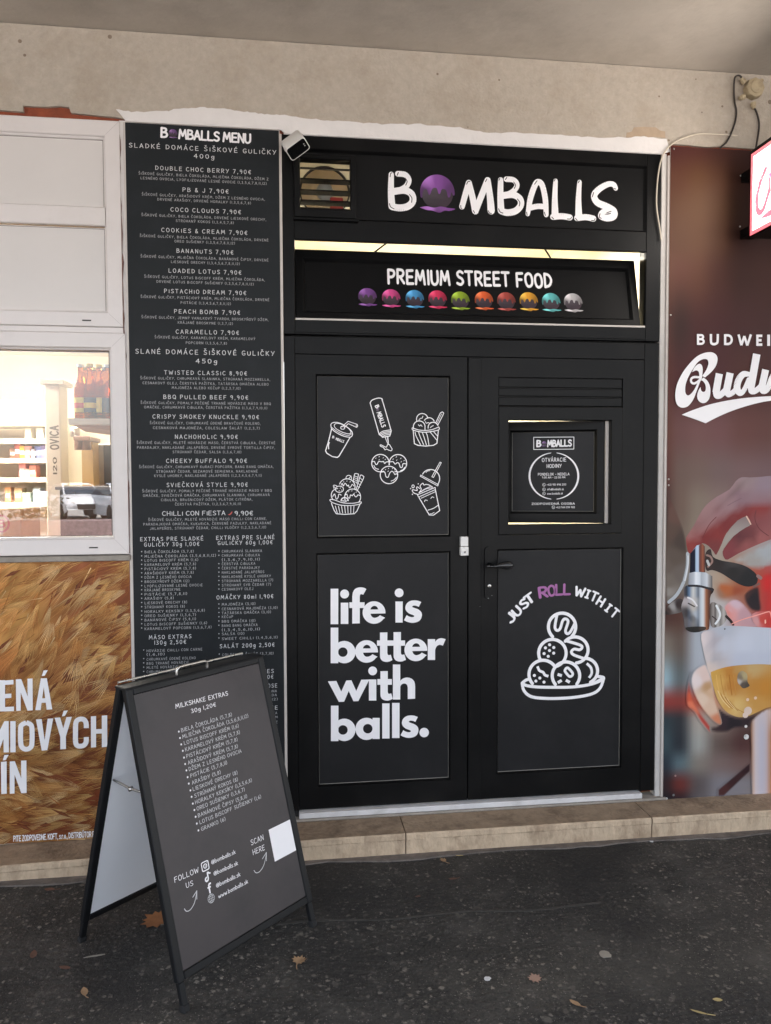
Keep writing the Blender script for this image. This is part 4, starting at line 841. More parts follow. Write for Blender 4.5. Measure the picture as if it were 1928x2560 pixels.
circ(352, 1386, 44, 10, 170, 14); dr_([(318,1388),(330,1378)], 8); circ(352, 1384, 12, 0, 360, 7); dr_([(370,1390),(384,1376)], 8)
# shake with lifted lid
dr_([(1284,1066),(1500,1184),(1492,1200),(1278,1080),(1284,1066)], 8, sm=False); circ(1404, 1110, 112, -40, 150, 11); dr_([(1348,1034),(1366,1018),(1396,1012)], 7)
dr_([(1420,1086),(1520,908),(1536,914),(1440,1096),(1420,1086)], 8, sm=False)
dr_([(1244,1308),(1460,1218),(1464,1244),(1258,1336),(1244,1308)], 9, sm=False); dr_([(1264,1344),(1388,1554),(1440,1558),(1516,1502),(1464,1250)], 11, sm=False); dr_([(1372,1496),(1440,1474),(1500,1434)], 9); dr_([(1290,1350),(1460,1272)], 8, sm=False)
dr_([(1262,1284),(1290,1240),(1276,1200),(1310,1166),(1322,1188),(1352,1180),(1390,1190),(1428,1214)], 9); dr_([(1268,1282),(1330,1240),(1400,1208)], 8); dr_([(1290,1270),(1350,1236),(1424,1222)], 7)
dr_([(1244,1302),(1200,1286),(1180,1258),(1190,1246),(1240,1256),(1232,1222),(1244,1212),(1272,1232)], 9); circ(1190, 1205, 14, 0, 360, 8, 18)
for x, y in [(1160,1232),(1182,1302),(1254,1174)]: circ(x, y, 4, 0, 360, 6)
dr_([(1330,1392),(1340,1372),(1366,1378)], 8); dr_([(1408,1352),(1424,1334),(1444,1342)], 8); dr_([(1396,1540),(1420,1540),(1448,1524)], 7)
ar.shapes(D, M_VINYL)
ar.ptext('B', c(203, 598), c(220, 604), 5.5, M_VINYL, wt=2.4); ar.ptext('MBALLS', c(246, 622), c(342, 656), 6, M_VINYL, wt=2.4)
ar.ptext('B', c(745, 212), c(756, 240), 9, M_VINYL, wt=2.4); ar.ptext('MBALLS', c(770, 296), c(832, 474), 10, M_VINYL, wt=2.4)
ar.build('food_drawing', pu); ar = Art(wall(YD+.012), .0006); bx, by = c(757, 264); ball(ar, bx, by, 3.6, (140, 120, 146)); bx, by = c(230, 612); ball(ar, bx, by, 2.2, (120, 110, 126)); ar.build('purple_ball', pu)
# ---- slogan
ar = Art(wall(YD+.012), .0006); c = Crop(790, 1440, 4.9); D = []
def pg(L, dx=0, dy=0, sm=0):
    L = [(x+dx, y+dy) for x, y in L]
    if sm: L = smooth(L, sm, True)[:-1]
    D.append(c.pts(ar.pl, L))
def rc(a, b, c_, d): pg([(a, b), (c_, b), (c_, d), (a, d)])
def el(x, y, r, ry=None): pg(disc((x, y), r, 28, ry))
def ringp(x, y, ro, x2, y2, ri):
    n = 36; o_ = disc((x, y), ro, n); i_ = disc((x2, y2), ri, n)
    for k in range(n): pg([o_[k], o_[(k+1) % n], i_[(k+1) % n], i_[k]])
def eglyph(dx, dy):
    arc = [(712+140*math.cos(R(t)), 447-138*math.sin(R(t))) for t in range(-4, 332, 8)]
    outer = arc+[(847, 512)]; inner = smooth([(785, 480), (760, 500), (718, 512), (685, 497), (668, 462)], 4)
    D2 = [c.pts(ar.pl, [(x+dx, y+dy) for x, y in outer+inner+[(851, 458)]])]; hole = c.pts(ar.pl, [(x+dx, y+dy) for x, y in smooth([(668, 410), (676, 388), (698, 370), (722, 366), (748, 378), (765, 409)], 4)])
    tr = tessellate_polygon([[Vector((a, b, 0)) for a, b in D2[0]], [Vector((a, b, 0)) for a, b in hole]]); fl = D2[0]+hole
    for t in tr: D.append([fl[k] for k in t])
def sglyph(dx, dy):
    P = c.pts(ar.pl, [(x+dx, y+dy) for x, y in [(1290,318)]+smooth([(1290,318),(1250,303),(1200,298),(1150,308),(1110,340),(1095,385),(1105,425),(1140,458),(1185,476),(1205,488),(1196,501),(1165,503),(1135,493),(1112,479)], 3)[1:]+smooth([(1078,541),(1120,562),(1180,574),(1240,563),(1280,535),(1298,485),(1290,442),(1255,410),(1212,393),(1186,383),(1180,373),(1200,362),(1235,367),(1260,378)], 3)])
    for t in tessellate_polygon([[Vector((a, b, 0)) for a, b in P]]): D.append([P[k] for k in t])
def tess(L):
    P = c.pts(ar.pl, L)
    for t in tessellate_polygon([[Vector((a, b, 0)) for a, b in P]]): D.append([P[k] for k in t])
rc(180,156,274,590); rc(304,327,397,587); el(351,220,55)
tess([(445,582),(445,250)]+smooth([(445,250),(455,195),(485,155),(540,138),(590,145),(618,160)], 4)[1:]+[(580,229)]+smooth([(580,229),(552,222),(540,235),(537,265)], 3)[1:]+[(537,580)]); rc(410,322,596,392); eglyph(0,0)
rc(974,312,1063,570); el(1019,206,54); sglyph(0,0)
rc(181,632,274,1068); ringp(348,932,137,330,932,58); eglyph(-92,477)
for dx, dy in ((0,0),(166,-4),(5,474)):
    tess([(x+dx, y+dy) for x, y in [(785,692),(875,690),(875,942)]+smooth([(875,942),(880,962),(894,969),(917,963)], 3)[1:]+[(937,1030)]+smooth([(937,1030),(890,1050),(845,1050),(808,1034),(788,1000),(785,950)], 3)[1:]])
rc(748,789,1092,854); eglyph(512,458); rc(1370,773,1460,1028)
tess([(1455,812)]+smooth([(1458,808),(1490,775),(1535,761),(1590,773)], 3)[1:]+[(1555,854)]+smooth([(1555,854),(1515,843),(1478,862),(1460,905)], 3)[1:])
tess([(147,1290),(250,1285),(310,1415),(372,1280),(435,1277),(494,1408),(556,1270),(655,1268),(520,1532),(460,1534),(402,1408),(345,1540),(281,1542)]); rc(649,1267,740,1525); el(695,1162,54); rc(753,1262,930,1332)
rc(943,1084,1033,1513); tess([(1030,1288)]+smooth([(1033,1283),(1065,1256),(1118,1243),(1172,1258),(1206,1296),(1215,1352)], 4)[1:]+[(1215,1503),(1125,1507),(1125,1365)]+smooth([(1125,1365),(1114,1330),(1084,1317),(1050,1328),(1030,1362)], 3)[1:])
rc(184,1588,276,2022); ringp(348,1884,137,331,1885,58); ringp(620,1872,136,635,1870,58); rc(694,1738,781,1996); rc(812,1560,902,1990); rc(933,1554,1024,1984); sglyph(-42,1409); el(1326,1917,58)
ar.shapes(D, M_VINYL); ar.build('lettering', plo)
# ---- right leaf: JUST ROLL WITH IT and the plate of dough balls
ar = Art(wall(YD+.012), .0006); c = Crop(1200, 1340, 4.628); D = []
for ch, x, y, a, w_ in [('J',350,950,52,80),('U',426,872,47,82),('S',508,785,40,78),('T',574,725,36,95),('W',1158,646,-12,104),('I',1248,672,-20,0),('T',1322,700,-24,64),('H',1396,756,-32,66),('I',1486,832,-38,0),('T',1560,892,-40,64)]:
    L = w_/2 or 8; dx, dy = L*math.cos(R(a)), -L*math.sin(R(a)); ar.ptext(ch, c(x-dx, y-dy), c(x+dx, y+dy), 21.5, M_VINYL, wt=2.3) if ch != 'I' else (
        D.extend(cs(ar, c, [(x-44*math.sin(R(a)), y-44*math.cos(R(a))), (x+44*math.sin(R(a)), y+44*math.cos(R(a)))], 24, sm=False)), [D.extend(cs(ar, c, [(x+s*44*math.sin(R(a))-17*math.cos(R(a)), y+s*44*math.cos(R(a))+17*math.sin(R(a))), (x+s*44*math.sin(R(a))+17*math.cos(R(a)), y+s*44*math.cos(R(a))-17*math.sin(R(a)))], 20, sm=False)) for s in (-1, 1)])
for ch, x, y, a, w_ in [('R',728,650,10,90),('O',828,632,6,75),('L',912,622,3,75),('L',1004,618,1,70)]:
    dx, dy = w_/2*math.cos(R(a)), -w_/2*math.sin(R(a)); ar.ptext(ch, c(x-dx, y-dy), c(x+dx, y+dy), 25, M_PURPLE, wt=2.2, dh=.0)
def arc(x, y, r, a0, a1, w_=36): n = int(abs(a1-a0)/8)+2; D.extend(cs(ar, c, [(x+r*math.cos(R(a0+(a1-a0)*k/n)), y-r*math.sin(R(a0+(a1-a0)*k/n))) for k in range(n+1)], w_, sm=False))
arc(950,1050,158,-44,226); arc(838,1355,159,-76,210); arc(1100,1318,151,-84,138); arc(730,1600,163,34,221); arc(995,1615,159,-38,220); arc(1215,1560,146,-64,84)
for L, w_ in [([(890,915),(868,1050),(892,1092),(928,1070),(955,985),(986,958),(1020,988),(990,1095),(1012,1130),(1048,1105),(1098,1010)], 32), ([(990,1210),(1150,1258),(1182,1288),(1152,1316),(1090,1308),(1058,1340),(1088,1376),(1212,1420)], 32), ([(665,1508),(688,1556),(730,1576),(752,1608),(792,1622)], 30), ([(1236,1474),(1284,1524),(1292,1590),(1262,1640)], 30),
              ([(985,1548),(1000,1528),(1024,1530),(1070,1582),(1068,1612),(1044,1626),(1020,1612),(985,1566),(985,1548)], 30), ([(488,1702),(530,1668),(572,1656)], 34), ([(490,1704),(540,1730),(660,1746),(850,1750),(1080,1746),(1280,1716),(1400,1672),(1432,1644),(1410,1630),(1360,1624)], 34), ([(488,1704),(506,1782),(562,1842),(650,1870),(850,1880),(1090,1866),(1290,1828),(1388,1762),(1432,1650)], 34), ([(1330,1694),(1405,1652)], 26)]: D.extend(cs(ar, c, L, w_, cap='butt' if w_ == 30 else 'round'))
for x, y in [(806,1258),(758,1294),(854,1290),(805,1325),(742,1360),(853,1355),(790,1392),(630,1613),(693,1643),(647,1678),(741,1690)]: D.append(c.pts(ar.pl, disc((x, y), 18, 14)))
for x, y, a in [(923,1608,-18),(923,1683,32),(1017,1680,-30)]: D.append(c.pts(ar.pl, [(x+26*sx*math.cos(R(a))+17*sy*math.sin(R(a)), y-26*sx*math.sin(R(a))+17*sy*math.cos(R(a))) for sx, sy in ((-1,-1),(1,-1),(1,1),(-1,1))]))
ar.shapes(D, M_VINYL); ar.build('dough_ball_drawing', pb)
# ---- small white contact sensor on the meeting stiles
z1, zm, z0 = at(1161, 1341).z, at(1161, 1365.5).z, at(1161, 1388).z; a, b = at(1152, 1365, -.02).x, at(1171, 1365, -.02).x
t = thing('door_sensor', 'small white alarm contact stuck beside the meeting edge of the double door', 'sensor', ((a+b)/2, -.01, z0))
mb = MB(); mb.box(a, -.021, zm+.001, b, YD-.0005, z1, M_CAMW, .002); mb.build('upper_half', t)
mb = MB(); mb.box(a-.001, -.023, z0, b+.001, YD-.0005, zm-.001, M_CAMW, .002); mb.build('lower_half', t)
mb = MB(); mb.lathe([(0, .002), (.0045, .002), (.005, 0)], ((a+b)/2+.002, -.0232, z0+.016), (0, -1, 0), mat('sensor_grey', rgb(150, 148, 146), .4), 14); mb.build('button', t)

# ================================================================== SECURITY CAMERA
t = thing('security_camera', 'small white security camera with a glossy black face above the air vent', 'camera', (.02, -.06, Z_TOP-.05))
YF = -.17; fc = [at(x, y, YF) for x, y in ((759,347),(768,364),(737,401),(717,380))]
C0 = sum(fc, Vector())/4; ex = ((fc[1]-fc[0])+(fc[2]-fc[3])); ey = ((fc[3]-fc[0])+(fc[2]-fc[1])); back = at(722, 340, -.06)
ez = (C0-back).normalized(); ey = (ey-ez*ey.dot(ez)).normalized(); ex = ey.cross(ez).normalized()
hw, hl = .029, .047; L_ = (C0-back).length*.62
def rrect(hx, hy, r, n=5):
    out = []
    for sx, sy, a0 in ((1,1,0),(-1,1,90),(-1,-1,180),(1,-1,270)):
        for k in range(n+1): a = R(a0+90*k/n); out.append((sx*(hx-r)+r*math.cos(a), sy*(hy-r)+r*math.sin(a)))
    return out
def loft(mb, secs, m, cap0=True, cap1=True):
    n = len(secs[0][0]); vs = []
    for sec, dz in secs: vs += [C0+ex*a+ey*b+ez*dz for a, b in sec]
    mb.add(vs, [(i*n+k, i*n+(k+1) % n, (i+1)*n+(k+1) % n, (i+1)*n+k) for i in range(len(secs)-1) for k in range(n)], m, True)
    if cap0: mb.add(vs[:n], [tuple(range(n))[::-1]], m)
    if cap1: mb.add(vs[-n:], [tuple(range(n))], m)
mb = MB(); loft(mb, [(rrect(hw-.006, hl-.006, .01), -L_), (rrect(hw-.001, hl-.001, .011), -L_+.006), (rrect(hw, hl, .012), -.004), (rrect(hw-.0015, hl-.0015, .011), 0)], M_CAMW); mb.build('body', t)
mb = MB(); loft(mb, [(rrect(hw-.0035, hl-.0035, .010), .0002), (rrect(hw-.0045, hl-.0045, .009), .0012)], M_GLOSSBLK); fcm = mb.build('front_glass', t)
mb = MB()
for q in (-.004, .004):
    o_ = C0+ex*q-ey*(hl-.016)+ez*.0016; mb.lathe([(.0028, 0), (.002, .0006), (0, .0007)], o_, ez, M_STEEL, 10)
mb.build('sensor_eye', fcm)
bp_ = C0-ez*L_; mb = MB(); mb.tube([bp_+ez*.01, bp_-ez*.02, Vector((bp_.x-.01, -.012, bp_.z+.012))], .009, M_CAMW, 12); mb.lathe([(.026, 0), (.026, .006), (.012, .012), (0, .012)], (bp_.x-.01, -.008, bp_.z+.012), (0, -1, 0), M_CAMW, 18); mb.build('bracket', t)

# ================================================================== POSTERS AND MENU
def pgrid(ar, xs, ys, cf, h=.0):
    vs, cols = [], []
    for y in ys:
        for x in xs: vs.append(ar.pl.px(x, y)); cols.append(cf(x, y))
    n = len(xs); ar.raw(vs, [(r*n+k, (r+1)*n+k, (r+1)*n+k+1, r*n+k+1) for r in range(len(ys)-1) for k in range(n-1)], M_PRINT, h, cols)
def shade(ar, outline, ctrl, h, sm=3, step=.012):
    """printed shape with soft colour changes; outline and colour points in the same crop pixels, mapped by ar.cr"""
    P = smooth(outline, sm, True)[:-1] if sm else outline
    Q = [ar.pl.px(*ar.cr(x, y)) for x, y in P]
    xs = [p[0] for p in P]; ys = [p[1] for p in P]; stp = max(14, (max(xs)-min(xs))/26)
    if area2(Q) < 0: Q = Q[::-1]; P = P[::-1]
    vs = [Vector(q) for q in Q]; src = list(P)
    x = min(xs)+stp/2
    while x < max(xs):
        y = min(ys)+stp/2
        while y < max(ys): vs.append(Vector(ar.pl.px(*ar.cr(x, y)))); src.append((x, y)); y += stp
        x += stp
    r = cdt(vs, [], [list(range(len(Q)))], 0, 1e-6, True)
    loc = []
    for v_, ov in zip(r[0], r[3]): loc.append(src[ov[0]] if ov else None)
    keep = [f for f, o_ in zip(r[2], r[5]) if o_]
    mid = (sum(xs)/len(xs), sum(ys)/len(ys))
    cf = ctrl if callable(ctrl) else (lambda x, y: idw(ctrl, x, y, 4))
    cols = [cf(*(l_ if l_ else mid)) for l_ in loc]
    ar.raw([tuple(v) for v in r[0]], keep, M_PRINT, h, cols)
# --- barley poster under the window
YB = -.010; bl = thing('barley_poster', 'golden barley field poster with large white capital lettering under the window', 'poster', (-1.6, YB, .05))
x1 = at(328, 1600, YB).x; z1 = at(150, 1401, YB).z; z0 = at(115, 2103, YB).z
mb = MB(); mb.box(xw0, YB, z0, x1+.012, YB+.010, z1, M_WHITEEDGE); mb.build('backing_sheet', bl)
ar = Art(wall(YB), .0005); rb = random.Random(5)
G = [((228,184,118),(190,130,72)), ((214,158,92),(156,90,48)), ((240,206,152),(200,144,86)), ((200,136,76),(128,66,38)), ((224,174,108),(166,100,56))]
cb = [(-2.5,1.2,(208,160,92)), (-1.5,1.25,(210,164,96)), (-1.2,1.0,(196,146,82)), (-.75,1.2,(150,88,58)), (-.75,.95,(142,80,50)), (-1.2,.7,(168,112,64)), (-.75,.6,(112,62,44)), (-1.4,.2,(136,78,46)), (-.8,.15,(124,64,40)), (-1.1,.35,(118,66,42)), (-2.4,.3,(150,90,52))]
nx_, nz_ = 40, 24; V_, Cc = [], []
for j in range(nz_+1):
    for i in range(nx_+1):
        x, z = xw0+(x1-xw0)*i/nx_, z0+(z1-z0)*j/nz_; V_.append((x, z)); q = idw([(a*100, b*100, cc) for a, b, cc in cb], x*100, z*100); s_ = rb.uniform(.62, 1.25); Cc.append((q[0]*s_, q[1]*s_, q[2]*s_, 1))
ar.raw(V_, [(j*(nx_+1)+i, (j+1)*(nx_+1)+i, (j+1)*(nx_+1)+i+1, j*(nx_+1)+i+1) for j in range(nz_) for i in range(nx_)], M_PRINT, 0.0004, Cc)
def clipx(x, z): return (min(max(x, xw0+.001), x1-.001), min(max(z, z0+.001), z1-.001))
LC = lambda c_, k=1.0: tuple(lin(q)*k for q in c_)+(1,)
hh = .0005
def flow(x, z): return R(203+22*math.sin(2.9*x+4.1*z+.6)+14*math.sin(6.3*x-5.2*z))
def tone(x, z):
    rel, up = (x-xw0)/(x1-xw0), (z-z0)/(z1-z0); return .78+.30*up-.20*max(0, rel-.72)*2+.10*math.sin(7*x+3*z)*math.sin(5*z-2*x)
def blade(vs, fs, cols, bx_, bz_, a, l_, w_, ca_, cb_, s_):
    bend = rb.uniform(-.12, .12); mx, mz = bx_+.55*l_*math.cos(a+bend*.5), bz_+.55*l_*math.sin(a+bend*.5); ex_, ez_ = bx_+l_*math.cos(a+bend), bz_+l_*math.sin(a+bend); nx, nz = -math.sin(a)*w_, math.cos(a)*w_; o_ = len(vs)
    vs += [clipx(bx_+nx, bz_+nz), clipx(bx_-nx, bz_-nz), clipx(mx-nx*.7, mz-nz*.7), clipx(mx+nx*.7, mz+nz*.7), clipx(ex_, ez_)]; cols += [LC(ca_, s_), LC(ca_, s_*.92), LC(cb_, s_*.92), LC(cb_, s_), LC(cb_, s_*.72)]
    fs += [(o_, o_+1, o_+2, o_+3), (o_+3, o_+2, o_+4)]
def straw(k0):
    global hh
    vs, fs, cols = [], [], []; x, z = rb.uniform(xw0, x1+.1), rb.uniform(z0, z1); lite, dark = rb.choice(G)
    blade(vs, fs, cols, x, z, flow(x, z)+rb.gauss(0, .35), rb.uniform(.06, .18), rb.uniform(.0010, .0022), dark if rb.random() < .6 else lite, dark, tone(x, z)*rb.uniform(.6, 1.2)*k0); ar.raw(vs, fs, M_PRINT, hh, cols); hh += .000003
for n in range(1200): straw(.8)
for n in range(1250):      # ears: a bright head with a long fan of awns, the awns side by side
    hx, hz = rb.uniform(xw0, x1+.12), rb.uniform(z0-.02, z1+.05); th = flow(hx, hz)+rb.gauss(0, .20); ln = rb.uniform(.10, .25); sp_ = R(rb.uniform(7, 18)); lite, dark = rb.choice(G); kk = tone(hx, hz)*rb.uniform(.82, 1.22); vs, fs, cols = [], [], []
    m_ = rb.randint(13, 22); dl_ = sp_*2/(m_-1)*rb.uniform(.22, .40); hd_ = ln*.10
    for k in range(m_):
        a_w = th-sp_+2*sp_*k/(m_-1)+rb.uniform(-.1, .1)*dl_; L_ = ln*rb.uniform(.6, 1.1); md = L_*rb.uniform(.4, .6); s_ = kk*rb.uniform(.74, 1.2); mid_ = [int(.6*p+.4*q) for p, q in zip(lite, dark)]; o_ = len(vs)
        vs += [clipx(hx+hd_*math.cos(a_w), hz+hd_*math.sin(a_w)), clipx(hx+md*math.cos(a_w-dl_), hz+md*math.sin(a_w-dl_)), clipx(hx+L_*math.cos(a_w), hz+L_*math.sin(a_w)), clipx(hx+md*math.cos(a_w+dl_), hz+md*math.sin(a_w+dl_))]
        cols += [LC(lite, s_*1.1), LC(mid_, s_), LC(dark, s_*.9), LC(mid_, s_*.85)]; fs.append((o_, o_+1, o_+2, o_+3))
    ar.raw(vs, fs, M_PRINT, hh, cols); hh += .000003
for n in range(170):       # dark gaps between the stalks
    hx, hz = rb.uniform(xw0, x1), rb.uniform(z0, z1); th = flow(hx, hz)+rb.gauss(0, .25); L_ = rb.uniform(.05, .13); w_ = rb.uniform(.004, .010); c_, s_ = math.cos(th), math.sin(th)
    ar.raw([clipx(hx, hz), clipx(hx+.5*L_*c_-w_*s_, hz+.5*L_*s_+w_*c_), clipx(hx+L_*c_, hz+L_*s_), clipx(hx+.45*L_*c_+w_*s_, hz+.45*L_*s_-w_*c_)], [(0, 1, 2, 3)], M_PRINT, hh, [LC((132,78,46)), LC((96,52,38)), LC((120,68,42)), LC((84,44,36))]); hh += .000003
for n in range(300):       # foremost ears with open fans
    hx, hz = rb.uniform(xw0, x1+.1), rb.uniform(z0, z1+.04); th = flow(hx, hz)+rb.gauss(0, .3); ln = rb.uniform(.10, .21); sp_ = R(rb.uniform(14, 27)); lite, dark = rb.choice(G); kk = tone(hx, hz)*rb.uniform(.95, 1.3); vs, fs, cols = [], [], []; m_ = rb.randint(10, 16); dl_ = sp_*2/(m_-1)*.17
    for k in range(m_):
        a_w = th-sp_+2*sp_*k/(m_-1)+rb.uniform(-.2, .2)*dl_; L_ = ln*rb.uniform(.55, 1.1); md = L_*.5; s_ = kk*rb.uniform(.8, 1.15); o_ = len(vs)
        vs += [clipx(hx+.12*ln*math.cos(a_w), hz+.12*ln*math.sin(a_w)), clipx(hx+md*math.cos(a_w-dl_), hz+md*math.sin(a_w-dl_)), clipx(hx+L_*math.cos(a_w), hz+L_*math.sin(a_w)), clipx(hx+md*math.cos(a_w+dl_), hz+md*math.sin(a_w+dl_))]
        cols += [LC(lite, s_*1.15), LC(lite, s_), LC(dark, s_), LC(lite, s_*.85)]; fs.append((o_, o_+1, o_+2, o_+3))
    ar.raw(vs, fs, M_PRINT, hh, cols); hh += .000003
for n in range(200): straw(1.15)
ar.build('barley_picture', bl)
ar = Art(wall(YB), hh+.0006); c = Crop(0, 1380, 2.988); D = []
def P_(L):
    P = c.pts(ar.pl, L)
    for t_ in tessellate_polygon([[Vector((a, b, 0)) for a, b in P]]): D.append([P[k] for k in t_])
def B_(a, b, c_, d): P_([(a, b), (c_, b-1), (c_, d-1), (a, d)])
B_(5,953,45,1186); P_([(40,955),(108,950),(108,984),(40,988)]); P_([(40,1056),(92,1052),(92,1084),(40,1088)]); P_([(40,1153),(112,1149),(112,1183),(40,1186)])
P_([(125,947),(162,944),(162,1180),(128,1182)]); P_([(212,942),(250,940),(252,1177),(215,1180)]); P_([(126,947),(166,945),(252,1177),(212,1180)])
P_([(270,1176),(312,938),(334,938),(334,1000),(310,1176)]); P_([(334,938),(356,937),(397,1170),(355,1173),(334,1010)]); P_([(316,1088),(350,1086),(354,1120),(312,1122)]); P_([(332,880),(363,878),(340,920),(318,922)])
P_([(-60,1262),(-20,1260),(-4,1345),(-4,1420),(-40,1300),(-40,1492),(-60,1492)]); P_([(-6,1425),(-2,1340),(40,1258),(72,1257),(74,1490),(35,1491),(33,1390),(8,1462)]); B_(84,1258,124,1490)
def RS(L, w_): D.extend(cs(ar, c, L, w_, cap='butt', sm=False))
RS(smooth([(203,1268),(166,1290),(161,1330),(161,1410),(170,1450),(203,1468),(238,1450),(246,1408),(246,1326),(238,1286),(203,1268)], 4, False), 38)
P_([(275,1245),(318,1242),(340,1400),(340,1476),(318,1478)]); P_([(340,1400),(362,1240),(404,1237),(360,1474),(338,1476)])
P_([(414,1233),(456,1230),(478,1312),(502,1228),(543,1225),(498,1372),(499,1465),(456,1468),(456,1374)]); P_([(482,1180),(513,1178),(490,1220),(468,1222)])
RS(smooth([(650,1310),(648,1270),(628,1244),(592,1246),(572,1272),(570,1345),(571,1420),(590,1443),(628,1440),(648,1416),(650,1376)], 3), 38)
P_([(684,1222),(723,1220),(723,1452),(685,1455)]); P_([(765,1217),(806,1214),(806,1449),(766,1452)]); P_([(720,1318),(768,1316),(768,1350),(720,1352)])
P_([(14,1561),(57,1558),(58,1798),(17,1801)]); P_([(40,1510),(73,1508),(50,1548),(28,1550)]); P_([(80,1558),(116,1556),(116,1797),(80,1799)]); P_([(164,1552),(204,1550),(206,1792),(167,1795)]); P_([(80,1558),(118,1556),(206,1792),(166,1795)])
ar.shapes(D, M_VINYL); ar.ptext('PITE ZODPOVEDNE. KOFT, s.r.o., DISTRIBÚTOR PRE SR', (36, 2094), (262, 2081), 13, M_VINYL, wt=2.0, gap=1.8, space=3); ar.build('lettering', bl)

# --- menu board
YMn = -.012; mn = thing('menu_board', 'tall narrow dark menu board covered in small white hand lettering left of the shop front', 'menu board', (-.33, YMn, .1))
m0, m1 = at(327, 1100, YMn).x, at(706, 1000, YMn).x; mz1, mz0 = at(508, 314, YMn).z, at(520, 1992, YMn).z
mb = MB(); mb.box(m0-.009, YMn+.003, mz0, m1-.001, YMn+.012, mz1-.001, M_WHITEEDGE, .001); mb.build('white_edge', mn)
mb = MB(); mb.box(m0, YMn, mz0+.004, m1-.004, YMn+.0028, mz1-.004, M_MENU); pnl = mb.build('panel', mn)
class Lines:
    """builds every menu entry as a part of its own"""
    def __init__(s, name): s.name, s.pl, s.cur = name, wall(YMn), None
    def new(s): s.end(); s.cur = Art(s.pl, .0005); return s.cur
    def end(s):
        if s.cur: s.cur.build(s.name, pnl)
        s.cur = None
    def line(s, *a, **k): s.new().line(*a, **k)
head, name_, det = Art(wall(YMn), .0005), Lines('dish_name'), Lines('dish_description')
hl = Lines('list_heading')
head.ptext('B', (403, 331), (418, 332), 23, M_VINYL, wt=2.2); head.ptext('MBALLS MENU', (448, 335), (626, 347), 22, M_VINYL, wt=2.2, gap=1.5, space=3.5)
for t_, a, b, y, h in [('SLADKÉ DOMÁCE ŠIŠKOVÉ GULIČKY',323,690,372,11.5),('400g',485,535,391,11),('SLANÉ DOMÁCE ŠIŠKOVÉ GULIČKY',339,686,881,12),('450g',490,542,903,11.5)]: hl.line(t_, a, b, y, h*.9, M_CHALK, wt=1.3, lowi=True, space=7, gap=4.6)
hl.end()
for t_, a, b, y in [('DOUBLE CHOC BERRY 7,90€',389,627,425),('PB & J 7,90€',457,571,476.5),('COCO CLOUDS 7,90€',427,602,527),('COOKIES & CREAM 7,90€',404,618,578.5),('BANANUTS 7,90€',442,583,629),('LOADED LOTUS 7,90€',422,603,679),('PISTACHIO DREAM 7,90€',411,615,730),('PEACH BOMB 7,90€',436,600,780),('CARAMELLO 7,90€',440,597,830.5),
                    ('TWISTED CLASSIC 8,90€',411,617,932.4),('BBQ PULLED BEEF 9,90€',409,620,993),('CRISPY SMOKEY KNUCKLE 9,90€',382,647,1042),('NACHOHOLIC 9,90€',438,594,1092),('CHEEKY BUFFALO 9,90€',416,617,1152),('SVIEČKOVÁ STYLE 9,90€',417,619,1212)]: name_.line(t_, a, b, y, 9.6, M_CHALK, wt=1.25, lowi=True, gap=4.6, space=5.5)
ca_ = name_.new(); ca_.line('CHILLI CON FIESTA', 406, 563, 1283, 10.4, M_CHALK, wt=1.3, lowi=True); ca_.line('9,90€', 587, 632, 1283, 10.4, M_CHALK, wt=1.3)
ca_.shapes([[ca_.pl.px(x, y) for x, y in [(570,1286.5),(574,1288),(579,1285),(581.5,1279.5),(579,1279),(577,1282.5),(573,1285.5)]]], M_CHILLI); name_.end()
for t_, a, b, y in [('EXTRAS PRE SLADKÉ',351,508,1347),('GULIČKY 30g 1,00€',361,498,1360.5),('EXTRAS PRE SLANÉ',541,686,1343.6),('GULIČKY 60g 1,00€',545,681,1356.5),('OMÁČKY 80ml 1,90€',542,683,1492),('MÁSO EXTRAS'.replace('Á','Ä'),373,478,1592),('130g 2,50€',386,465,1605.5),('SALÁT 200g 2,50€',550,686,1613.5),('MILKSHAKES',590,684,1679),('330ml 4,90€',600,683,1693),('STRAWBERRY ROSE',560,693,1716),('CHOCO CAKE',590,694,1771)]: hl.line(t_, a, b, y, 9.2, M_CHALK, wt=1.3, lowi=True, space=6, gap=4.4)
hl.end()
def det_add(t_, a, b, y):
    if t_.startswith('ŠIŠKOVÉ GULIČKY') or det.cur is None: det.new()
    det.cur.line(t_, a, b, y, 5.8, M_DETAIL, wt=1.3, space=6, gap=3.8, lowi=True)
